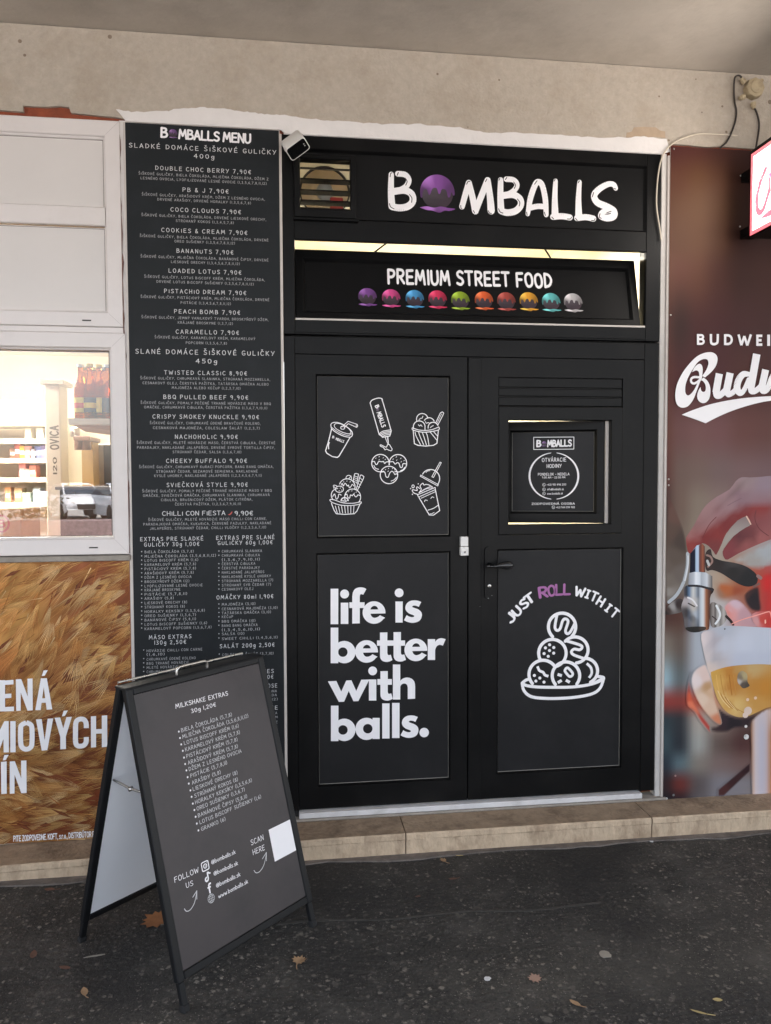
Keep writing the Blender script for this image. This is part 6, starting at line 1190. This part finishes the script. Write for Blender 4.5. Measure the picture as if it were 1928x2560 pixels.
RS([(1890,122),(1830,104),(1786,130),(1800,170),(1860,196),(1880,236),(1836,276),(1776,262)], 34, True); RS([(1968,108),(1968,284)], 36)
for y_ in (126, 195, 266): RS([(1960,y_),(2044,y_)], 34)
RS([(2140,108),(2140,286)], 36); RS([(2130,125),(2200,126),(2226,156),(2200,190),(2130,192)], 34, True); RS([(2170,190),(2236,286)], 36)
PT([(263,1350)]+smooth([(263,1350),(430,1280),(700,1190),(1000,1125),(1300,1085),(1666,1060),(2000,1052)], 4)[1:]+smooth([(2000,1112),(1666,1130),(1400,1180),(1100,1270),(850,1372),(635,1482)], 4)+[(500,1430),(380,1388)])
ar.shapes(D, M_VINYL); ar.build('lettering', bp)
for x, y in ((1684, 373), (1851, 440), (1849, 567), (1676, 788), (1671, 1198), (1671, 1213), (1665, 1996)):
    q = at(x, y, YP); mb = MB(); mb.lathe([(.0045, 0), (.004, .0015), (0, .002)], (q.x, YP-.0035, q.z), (0, -1, 0), M_STEEL, 10); mb.build('screw', bp)

# ================================================================== PROJECTING LIGHT BOX, JUNCTION BOX, CABLES
ys0, ys1 = -.16, -.86; xs = at(1877, 488, ys0).x; sz1, sz0 = at(1877, 386, ys0).z, at(1877, 590, ys0).z
t = thing('light_box_sign', 'lit white projecting sign box with a red rim above the beer poster', 'sign', (xs+.07, -.5, sz0))
ca = MB(); g = .022; ca.box(xs+.003, ys1-g, sz0-g*.2, xs+.14, ys0+g, sz1+g, M_BLACK, .004); ca.box(xs+.04, ys0+g, sz0+.03, xs+.10, -.02, sz0+.07, M_BLACK); ca.box(xs+.04, ys0+g, sz1-.07, xs+.10, -.02, sz1-.03, M_BLACK); ca.build('case', t)
sg = Plane((xs, ys0, sz0), (0, -1, 0), (0, 0, 1)); hgt = sz1-sz0; wd = ys0-ys1
sg.n = Vector((-1, 0, 0)); b_ = .018
RIM = emit('sign_red_glow', (1, .03, .08, 1), .22); FACE = emit('sign_white_glow', (1, .95, .86, 1), 1.8); EMB = emit('sign_pink_glow', (.90, .07, .18, 1), .22)
mb = MB(); mb.rings([(0,0,wd,hgt,0), (b_,b_,wd-b_,hgt-b_,0)], RIM); mb.v = [tuple(sg.pt(x, z, .001)) for x, y, z in mb.v]; mb.build('rim', t)
mb = MB(); mb.add([sg.pt(a, b, .0008) for a, b in ((b_,b_),(wd-b_,b_),(wd-b_,hgt-b_),(b_,hgt-b_))], [(0,1,2,3)], FACE); mb.build('face', t)
ar = Art(sg, .0022); k = hgt/206*1.0; D = []
em = [(.16, .70), (.105, .58), (.075, .44), (.072, .33), (.09, .24), (.13, .22), (.17, .30), (.20, .42)]
D += stroke(smooth([(a*hgt*1.9, b*hgt) for a, b in em], 4), [.02, .022]+[.03]*40 if 0 else .028*1.0); D += stroke(smooth([(.42*hgt, .62*hgt), (.38*hgt, .52*hgt), (.40*hgt, .40*hgt)], 4), .02)
D.append([(.17*hgt, .14*hgt), (1.4*hgt, .42*hgt), (1.4*hgt, .32*hgt), (.55*hgt, .08*hgt)])
ar.shapes(D, EMB); ar.text('BUDWEISER', .30*hgt, .60*hgt, 1.5*hgt, .06*hgt, EMB, wt=2); ar.build('emblem', t)
jc = at(1880, 226, -.004); t = thing('junction_box', 'round yellowed junction box with cable glands high on the wall above the beer poster', 'junction box', jc)
mb = MB(); mb.lathe([(.046, 0), (.046, .026), (.043, .032), (.036, .034), (0, .034)], jc, (0, -1, 0), M_JBOX, 8, False); mb.build('box_body', t)
mb = MB(); mb.lathe([(.030, .034), (.030, .038), (.026, .040), (0, .040)], jc, (0, -1, 0), M_JBOX, 16); mb.build('lid', t)
for x, y, dx, dz in ((1858, 203, -.7, .7), (1856, 243, -.8, -.4), (1884, 263, .12, -1), (1900, 206, .7, .7)):
    q = at(x, y, -.02); d = Vector((dx, 0, dz)).normalized(); mb = MB(); mb.lathe([(.012, -.012), (.012, .004), (.009, .008), (.009, .016), (0, .016)], q, d, M_JBOX, 8, False); mb.build('cable_gland', t)
def cable(label, pts, m, r, Y=-.02, depth=None):
    P = [at(x, y, Y if not depth else depth[i]) for i, (x, y) in enumerate(pts)]
    mb = MB(); mb.tube([Vector(q) for q in smooth([tuple(p) for p in P], 6)], r, m, 8); return tag(mb.build('cable'), label, 'cable')
cable('dark cable looping from the left of the junction box behind the beer poster', [(1858,200),(1852,191),(1844,189),(1837,196),(1835,225),(1837,255),(1841,275),(1840,295),(1835,315),(1825,340),(1814,358),(1803,367),(1800,376)], M_CABLEB, .0042, depth=[-.02,-.022,-.022,-.02,-.012,-.009,-.008,-.008,-.008,-.008,-.008,-.008,-.006])
cable('dark cable hanging straight from the junction box to the lit sign box', [(1886,268),(1893,285),(1898,308),(1896,335),(1891,365),(1889,385)], M_CABLEB, .0042, depth=[-.02,-.014,-.01,-.012,-.02,-.03])
cable('thin cream cable arching over the top corner of the beer poster', [(1850,340),(1815,337),(1780,335),(1745,335),(1715,343),(1690,354),(1668,372),(1654,398),(1646,435),(1642,480),(1642,520),(1647,555),(1651,580),(1653,600)], M_CABLEW, .0034, depth=[.004]+[-.010]*5+[-.016]*2+[-.012]*6)

# ================================================================== SANDWICH BOARD
F1 = on_ground(463, 2528); F2 = on_ground(783, 2315); wv = (F2-F1).normalized(); nr = Vector((-wv.y, wv.x, 0)); DEP = .583; HT = .951; WID = (F2-F1).length
sb = thing('sandwich_board', 'black metal sandwich board with a grey printed milkshake list standing on the asphalt', 'sandwich board', F1+wv*(WID/2)+nr*(DEP/2))
def side(front):
    foot = F1 if front else F1+nr*DEP
    lean = nr*(DEP/2-.016) if front else nr*-(DEP/2-.016)
    v_ = (lean+Vector((0, 0, HT))); L = v_.length; return (Plane(foot, wv, v_) if front else Plane(foot+wv*WID, -wv, v_)), L
for front in (True, False):
    pl, L = side(front); nm = 'front_panel' if front else 'rear_panel'
    def bx_(mb, a0, b0, h0, a1, b1, h1, m, bv=.002):
        o_ = len(mb.v); mb.box(a0, h0, b0, a1, h1, b1, m, bv); mb.v[o_:] = [tuple(pl.pt(x, z, y)) for x, y, z in mb.v[o_:]]
    vb = pl.px(625, 2345)[1] if front else .115
    if front: vb0 = vb
    vb = vb0
    mb = MB(); th_ = .012
    bx_(mb, -.014, vb, -th_, .012, L, th_, M_BOARDFR, .003); bx_(mb, WID-.012, vb, -th_, WID+.014, L, th_, M_BOARDFR, .003)
    bx_(mb, .0125, vb, -th_, WID-.0125, vb+.026, th_, M_BOARDFR, .003); bx_(mb, .0125, L-.026, -th_, WID-.0125, L, th_, M_BOARDFR, .003)
    fr = mb.build('panel_frame', sb)
    for a in (0, WID):
        mb = MB(); bx_(mb, a-.0105, .012, -.009, a+.0105, vb-.0005, .009, M_BOARDFR, .002); lg = mb.build('leg', sb)
        mb = MB(); bx_(mb, a-.013, -.003, -.012, a+.013, .022, .012, M_RUBBER, .004); mb.build('rubber_foot', lg)
    mb = MB(); bx_(mb, .0125, vb+.0265, -.004, WID-.0125, L-.0265, .007, M_BOARD, 0); pn = mb.build(nm, sb)
    mb = MB(); bx_(mb, .0125, vb+.0265, -.008, WID-.0125, L-.0265, -.0045, M_BOARDW, 0); mb.build('white_back_sheet', sb)
    if front:
        fpl, fpn, FL = pl, pn, L
zt_ = HT; tpc = F1+nr*(DEP/2)
def tb(mb, a0, b0, z0, a1, b1, z1, m, bv=.002):
    o_ = len(mb.v); mb.box(a0, b0, z0, a1, b1, z1, m, bv); mb.v[o_:] = [tuple(tpc+wv*x+nr*y+Vector((0, 0, z))) for x, y, z in mb.v[o_:]]
mb = MB(); tb(mb, -.014, -.03, HT-.006, WID+.014, .034, HT+.004, M_BOARDFR); mb.build('top_hinge', sb)
mb = MB(); mb.tube([tpc+wv*.0+nr*.036+Vector((0, 0, HT+.010)), tpc+wv*(WID-.035)+nr*.036+Vector((0, 0, HT+.010))], .0042, M_STEEL, 8); mb.build('hinge_rod', sb)
hz = [(.195,HT+.004),(.196,HT+.018),(.203,HT+.026),(.215,HT+.028),(.305,HT+.028),(.317,HT+.026),(.324,HT+.018),(.325,HT+.004)]
mb = MB(); mb.tube([tpc+wv*a-nr*.012+Vector((0, 0, z)) for a, z in smooth(hz, 4)], .005, M_STEEL, 10); mb.build('carry_handle', sb)
rp, RL = side(False)
pA, pB = fpl.pt(.016, FL*.655, -.016), rp.pt(WID-.016, RL*.655, -.016); pm = (pA+pB)/2-Vector((0, 0, .006))
mb = MB(); mb.tube([pA, pm, pB], .0042, M_STEEL, 8); mb.lathe([(0, -.008), (.008, -.006), (.008, .006), (0, .008)], pm, wv, M_STEEL, 12); mb.build('folding_stay', sb)
FP = Plane(fpl.pt(0, 0, .007), fpl.u, fpl.v); ar = Art(FP, .0006)
ar.ptext('MILKSHAKE EXTRAS', (439,1766), (569,1733), 10.5, M_VINYL, wt=1.4, space=5); ar.ptext('30g 1,20€', (478,1778), (539,1761), 9.5, M_VINYL, wt=1.3)
for t_, b_, s_, e_ in [('BIELA ČOKOLÁDA (5,7,8)',(447,1829),(453,1826),(579,1786)),('MLIEČNA ČOKOLÁDA (3,5,6,8,11,12)',(450,1845),(456,1842),(620,1789)),('LOTUS BISCOFF KRÉM (1,6)',(453,1861),(460,1858),(596,1814)),('KARAMELOVÝ KRÉM (5,7,8)',(457,1877),(463,1874),(599,1830)),('PISTÁCIOVÝ KRÉM (5,7,8)',(460,1894),(466,1891),(593,1848)),('ARAŠIDOVÝ KRÉM (5,7,8)',(463,1910),(470,1907),(594,1865)),('DŽEM Z LESNÉHO OVOCIA',(466,1926),(472,1923),(603,1877)),('PISTÁCIE (5,7,8,11)',(469,1943),(476,1940),(567,1906)),('ARAŠIDY (5,8)',(472,1959),(480,1957),(551,1930)),
    ('LIESKOVÉ ORECHY (8)',(476,1976),(482,1973),(593,1931)),('STRÚHANÝ KOKOS (8)',(479,1992),(486,1990),(594,1948)),('HORALKY KEKSÍKY (1,3,5,6,8)',(482,2009),(488,2006),(629,1950)),('OREO SUŠIENKY (1,3,6,7)',(486,2025),(492,2022),(611,1973)),('BANÁNOVÉ ČIPSY (5,8,11)',(489,2042),(495,2039),(617,1990)),('LOTUS BISCOFF SUŠIENKY (1,6)',(492,2059),(499,2056),(652,1991)),('GRANKO (6)',(496,2076),(503,2073),(563,2047))]:
    ar.shapes([disc(FP.px(*b_), .0034, 8)], M_VINYL); ar.ptext(t_, s_, e_, 9.0, M_CHALK, wt=1.2, space=5)
ar.ptext('FOLLOW', (436,2200), (496,2174), 13, M_VINYL, wt=1.1); ar.ptext('US', (465,2214), (482,2207), 12.5, M_VINYL, wt=1.1); ar.ptext('SCAN', (627,2107), (658,2093), 13, M_VINYL, wt=1.1); ar.ptext('HERE', (632,2131), (661,2118), 13, M_VINYL, wt=1.1)
for s_, e_ in (((528,2156),(588,2129)), ((534,2184),(594,2157)), ((540,2214),(600,2185))): ar.ptext('@bomballs.sk', s_, e_, 10, M_VINYL, wt=1.2, gap=1.6)
ar.ptext('www.bomballs.sk', (546,2241), (619,2203), 10, M_VINYL, wt=1.2, gap=1.6)
def fp(L): return [FP.px(x, y) for x, y in L]
for cx, cy in ((0, 0), (174, -96)):
    ar.shapes(stroke(fp([(x+cx*1.0, y+cy) for x, y in smooth([(461,2272),(466,2278),(475,2275),(484,2262),(489,2246),(492,2228)], 4)]), .0024)+stroke(fp([(x+cx, y+cy) for x, y in [(482,2243),(492,2227),(492,2248)]]), .0024), M_CHALK)
def icon(cx, cy, s, L, w_, butt=False, k=0):
    u0, v0 = FP.px(cx, cy); P = [(u0+a*s, v0+b*s) for a, b in L]; P = smooth(P, k) if k else P
    ar.shapes(stroke(P, w_, 'butt' if butt else 'round'), M_VINYL)
ic = .0135; icon(513, 2165, ic, [(-1,.6),(-.95,.9),(-.6,1),(.6,1),(.95,.9),(1,.6),(1,-.6),(.95,-.9),(.6,-1),(-.6,-1),(-.95,-.9),(-1,-.6),(-1,.6)], .0034); u0, v0 = FP.px(513, 2165)
ar.shapes(stroke([(u0+.0065*math.cos(k/10*math.tau), v0+.0065*math.sin(k/10*math.tau)) for k in range(11)], .003)+[disc((u0, v0), .002, 8), disc((u0+.0085, v0+.0085), .0014, 6)], M_VINYL)
icon(518, 2193, .013, [(.25,1.0),(.25,-.4),(.05,-.8),(-.35,-.9),(-.65,-.6),(-.6,-.2),(-.25,.05)], .0050); icon(519, 2190, .013, [(.3,.8),(.5,.55),(.85,.4)], .0050)
icon(523, 2220, .014, [(.55,.85),(.2,.85),(0,.55),(0,-1.05)], .0056); icon(523, 2220, .014, [(-.45,.15),(.5,.15)], .005, True)
u0, v0 = FP.px(528, 2246); ar.shapes(sum([stroke([(u0+a*.013*math.cos(k/14*math.tau), v0+.0135*math.sin(k/14*math.tau)) for k in range(15)], .0013) for a in (1, .5)], [])+[q for b in (-.5, 0, .5) for q in stroke([(u0-.0125*math.cos(b), v0+b*.0135), (u0+.0125*math.cos(b), v0+b*.0135)], .0012)]+stroke([(u0, v0-.0135), (u0, v0+.0135)], .0012), M_CHALK)
ar.build('lettering', fpn)
q = fp([(671,2075),(724,2049),(741,2125),(688,2154)]); a0, a1 = (q[0][0]+q[3][0])/2, (q[1][0]+q[2][0])/2; b1, b0 = (q[0][1]+q[1][1])/2, (q[2][1]+q[3][1])/2
mb = MB(); mb.plate(FP, [(a0, b0), (a1, b0), (a1, b1), (a0, b1)], 0, .0007, M_VINYL); mb.build('white_sticker', fpn)

# ================================================================== LEAVES AND SCRAPS ON THE GROUND
LF = [mat('leaf_'+n, rgb(*c_), .8, .2, 30, .2, 60) for n, c_ in (('brown', (150, 100, 62)), ('tan', (158, 128, 96)), ('yellow', (178, 160, 110)), ('dark', (96, 62, 48)), ('rust', (112, 82, 68)))]
MAPLE = [(0,-1),(.14,-.55),(.55,-.72),(.5,-.42),(.95,-.3),(.72,-.05),(1.0,.3),(.6,.32),(.62,.62),(.3,.55),(.12,1.0),(-.1,.6),(-.4,.72),(-.42,.42),(-.9,.5),(-.72,.18),(-1.0,-.1),(-.62,-.25),(-.7,-.6),(-.25,-.5)]
OVAL = [(0,-1),(.3,-.7),(.45,-.2),(.4,.3),(.22,.75),(0,1),(-.25,.7),(-.42,.2),(-.38,-.35),(-.22,-.75)]
def leaf(label, px_, py_, size, m, shape=OVAL, rot=0, sq=1.0, curl=.35, stem=True, zb=-.045, gname='fallen leaves by the shop'):
    p = on_ground(px_, py_, zb); rl = random.Random(int(px_*7+py_)); mb = MB(); vs, fs = [], []
    n = len(shape); ca, sa = math.cos(R(rot)), math.sin(R(rot))
    def P(x, y): 
        x *= sq; z = .003+size*curl*(x*x*.55+max(0, y)**2*.35)+rl.uniform(0, .1)*size*curl
        return (p.x+size*(x*ca-y*sa), p.y+size*(x*sa+y*ca), zb+z)
    vs.append(P(0, 0))
    for f_ in (.5, 1.0): vs += [P(x*f_, y*f_) for x, y in shape]
    for k in range(n): fs += [(0, 1+k, 1+(k+1) % n), (1+k, 1+n+k, 1+n+(k+1) % n, 1+(k+1) % n)]
    mb.add(vs, fs, m, True)
    if stem: s0 = Vector(P(0, -.9)); mb.tube([s0, Vector(P(.1, -1.3)), Vector(P(.32, -1.75))], size*.035+.0006, m, 5)
    return tag(mb.build('fallen_leaf'), label, 'leaf', gname)
leaf('large brown maple leaf lying behind the front leg of the sandwich board', 392, 2302, .062, LF[0], MAPLE, 60, 1, .18)
leaf('small tan leaf in front of the rear leg of the sandwich board', 211, 2482, .021, LF[1], OVAL, 20, 1.2, .5)
leaf('curled tan leaf with a long pale stem right of the sandwich board foot', 748, 2404, .026, LF[1], MAPLE, -20, 1, .5)
leaf('brown leaf against the step at the far left of the asphalt', 124, 2226, .022, LF[4], OVAL, 80, 1.2, .5)
leaf('faded reddish leaf left of the sandwich board', 162, 2421, .022, LF[4], OVAL, 70, .9, .2, False)
leaf('faded brown leaf at the left edge of the asphalt', 84, 2388, .024, LF[4], OVAL, 10, 1.1, .25, False)
leaf('twisted tan leaf just below the step', 1108, 2153, .020, LF[1], MAPLE, 30, .7, .8)
leaf('slim yellow leaf close under the step', 1149, 2141, .018, LF[2], OVAL, 88, .5, .5, False)
leaf('rusty leaf a little out from the step', 1132, 2199, .018, LF[4], OVAL, 95, 1.0, .4)
leaf('tan oval leaf alone near the bottom of the asphalt', 1438, 2510, .020, LF[1], OVAL, 40, 1.0, .3)
leaf('pale yellow oval leaf far out on the asphalt', 1794, 2502, .016, LF[2], OVAL, 80, 1.2, .3, False)
leaf('slim pale leaf below the rounder yellow one', 1748, 2533, .026, LF[2], OVAL, 60, .45, .3)
leaf('dark red leaf caught at the foot of the step', 1574, 2100, .016, LF[3], OVAL, 70, 1.2, .8, False)
leaf('pinkish brown leaf with a torn edge in the middle of the asphalt', 1337, 2448, .026, mat('leaf_pink', rgb(150, 122, 108), .85, .15, 30), MAPLE, 15, .9, .2, False)
leaf('tiny rust leaf between the sandwich board and the step', 1045, 2243, .012, LF[4], OVAL, 100, 1, .4, False)
def patch(label, px_, py_, r_, m, rot=0, sq=1, nm='paint_spot', ct='spot'):
    p = on_ground(px_, py_); rl = random.Random(int(px_)); mb = MB(); n = 14
    ol = [(r_*sq*math.cos(math.tau*k/n)*rl.uniform(.7, 1.1), r_*math.sin(math.tau*k/n)*rl.uniform(.7, 1.1)) for k in range(n)]; ca, sa = math.cos(R(rot)), math.sin(R(rot))
    mb.plate(Plane((p.x, p.y, ZG), (1, 0, 0), (0, 1, 0)), [(x*ca-y*sa, x*sa+y*ca) for x, y in ol], .001, .003, m); tag(mb.build(nm), label, ct)
CH = mat('grey_gum', rgb(140, 134, 124), .8, .1, 40)
patch('flat grey chewing gum spot out on the asphalt', 1514, 2387, .022, CH, nm='gum_spot')
patch('small white paper scrap near the torn pinkish leaf', 1219, 2448, .012, M_CHALK, nm='paper_scrap', ct='scrap'); patch('white scrap of paper at the foot of the step', 1629, 2104, .009, M_CHALK, nm='paper_scrap', ct='scrap')
patch('long pale straw lying in front of the rear leg of the sandwich board', 236, 2391, .004, CH, 8, 9, nm='straw', ct='straw')

g0, g1 = on_ground(690, 2313), on_ground(1500, 2262); mb = MB(); n_ = (g1-g0).normalized(); n_ = Vector((-n_.y, n_.x, 0)); L_, R_ = [], []
for k in range(41):
    p = g0.lerp(g1, k/40)+n_*.01*math.sin(k*.35); h_ = .004+.004*random.random(); L_.append((p.x+n_.x*h_, p.y+n_.y*h_)); R_.append((p.x-n_.x*h_, p.y-n_.y*h_))
mb.plate(Plane((0, 0, ZG), (1, 0, 0), (0, 1, 0)), L_+R_[::-1], .001, .003, mat('worn_line', rgb(66, 63, 59), .95, .4, 60)); tag(mb.build('chalk_line'), 'faint worn pale line running across the asphalt in front of the step', 'line')

# ================================================================== ACROSS THE STREET (seen only as reflections in the window)
def mirror(px_, py_, D): p = at(px_, py_, D); return Vector((p.x, .06-D, p.z))
def car(label, x, y, rz, paint):
    t = thing('parked_car', label, 'car', (x, y, 0), 'cars parked across the street'); t.rotation_euler = (0, 0, 0)
    ca, sa = math.cos(rz), math.sin(rz); T = lambda a, b, z: (x+a*ca-b*sa, y+a*sa+b*ca, z)
    def sec(mb, S, m, sm=True):
        vs = [T(*p) for s_ in S for p in s_]; n = len(S[0]); mb.add(vs, [(i*n+k, i*n+k+1, (i+1)*n+k+1, (i+1)*n+k) for i in range(len(S)-1) for k in range(n-1)], m, sm)
    prof = [(-2.2,.55,.72),(-2.15,.5,.95),(-1.5,.3,1.02),(-1.0,.3,1.0),(0,.3,1.0),(1.0,.3,.98),(1.5,.32,.92),(2.1,.4,.75),(2.25,.5,.55)]
    body = MB(); S = []
    for a, z0_, z1_ in prof: S.append([(a, -.86, z0_-.1), (a, -.9, z0_+.15), (a, -.88, z1_-.12), (a, -.74, z1_), (a, 0, z1_+.03), (a, .74, z1_), (a, .88, z1_-.12), (a, .9, z0_+.15), (a, .86, z0_-.1)])
    sec(body, S, paint); body.add([T(*p) for p in S[-1]], [tuple(range(9))], paint); body.add([T(*p) for p in S[0]], [tuple(range(9))[::-1]], paint)
    S = [[(a, -w_, z), (a, -w_+.08, z+.0), (a, 0, z+.02), (a, w_-.08, z), (a, w_, z)] for a, w_, z in ((-1.9,.74,1.0),(-1.2,.62,1.42),(-.2,.6,1.47),(.4,.62,1.40),(1.15,.74,.98))]
    sec(body, S, paint); body.build('body', t)
    mb = MB(); gl_ = mat('car_glass', rgb(60, 72, 84), .08)
    mb.add([T(.45,-.56,1.405),T(.45,.56,1.405),T(1.13,.68,1.02),T(1.13,-.68,1.02)], [(0,1,2,3)], gl_)
    for s_ in (-1, 1): mb.add([T(-1.2,s_*.64,1.38),T(.38,s_*.64,1.38),T(1.05,s_*.765,1.0),T(-1.75,s_*.765,1.0)], [(0,1,2,3)], gl_)
    mb.build('windows', t); mb = MB(); mb.add([T(2.26,-.5,.62),T(2.26,.5,.62),T(2.27,.45,.42),T(2.27,-.45,.42)], [(0,1,2,3)], M_BLACKG); mb.build('grille', t)
    for s_ in (-1, 1):
        mb = MB(); mb.add([T(2.19,s_*.55,.72),T(2.05,s_*.84,.76),T(2.08,s_*.84,.66),T(2.22,s_*.55,.62)], [(0,1,2,3)], M_PVC); mb.build('headlight', t)
        for a in (-1.35, 1.38):
            mb = MB(); mb.lathe([(.0,-.1),(.32,-.1),(.32,.1),(.2,.11),(0,.1)], T(a, s_*.82, .32), (-sa*s_, ca*s_, 0), M_RUBBER, 20); mb.build('wheel', t)
p1 = mirror(190, 1284, 31); car('silver car parked across the street', p1.x, p1.y, R(62), mat('car_silver', rgb(232, 234, 238), .25, .02))
p2 = mirror(268, 1288, 29); car('pale blue grey car parked beside the silver one', p2.x+.6, p2.y, R(62), mat('car_grey', rgb(214, 220, 228), .25, .02))
p3 = mirror(92, 1348, 19.5)
mb = MB(); mb.box(p3.x-.9, p3.y-1.0, ZG, p3.x+9, p3.y, .42, mat('rubble_stone', rgb(150, 128, 128), .9, .5, 9, .8, 20)); tag(mb.build('stone_planter'), 'low rubble stone planter across the passage', 'planter')
rs = random.Random(3); mb = MB()
for k in range(700):
    a = rs.gauss(0, .45); b = rs.gauss(0, .4); z = .5+abs(rs.gauss(.5, .4)); s_ = .07; d = Vector((rs.uniform(-1, 1), rs.uniform(-1, 1), rs.uniform(-1, 1))).normalized(); e = d.orthogonal().normalized(); o_ = Vector((p3.x-.4+a, p3.y-.5+b, z))
    mb.add([o_-d*s_, o_+e*s_*.5, o_+d*s_, o_-e*s_*.5], [(0,1,2,3)], mat('leaf_green', rgb(78, 88, 60), .7))
tag(mb.build('shrub'), 'dark green shrub growing in the stone planter', 'shrub')
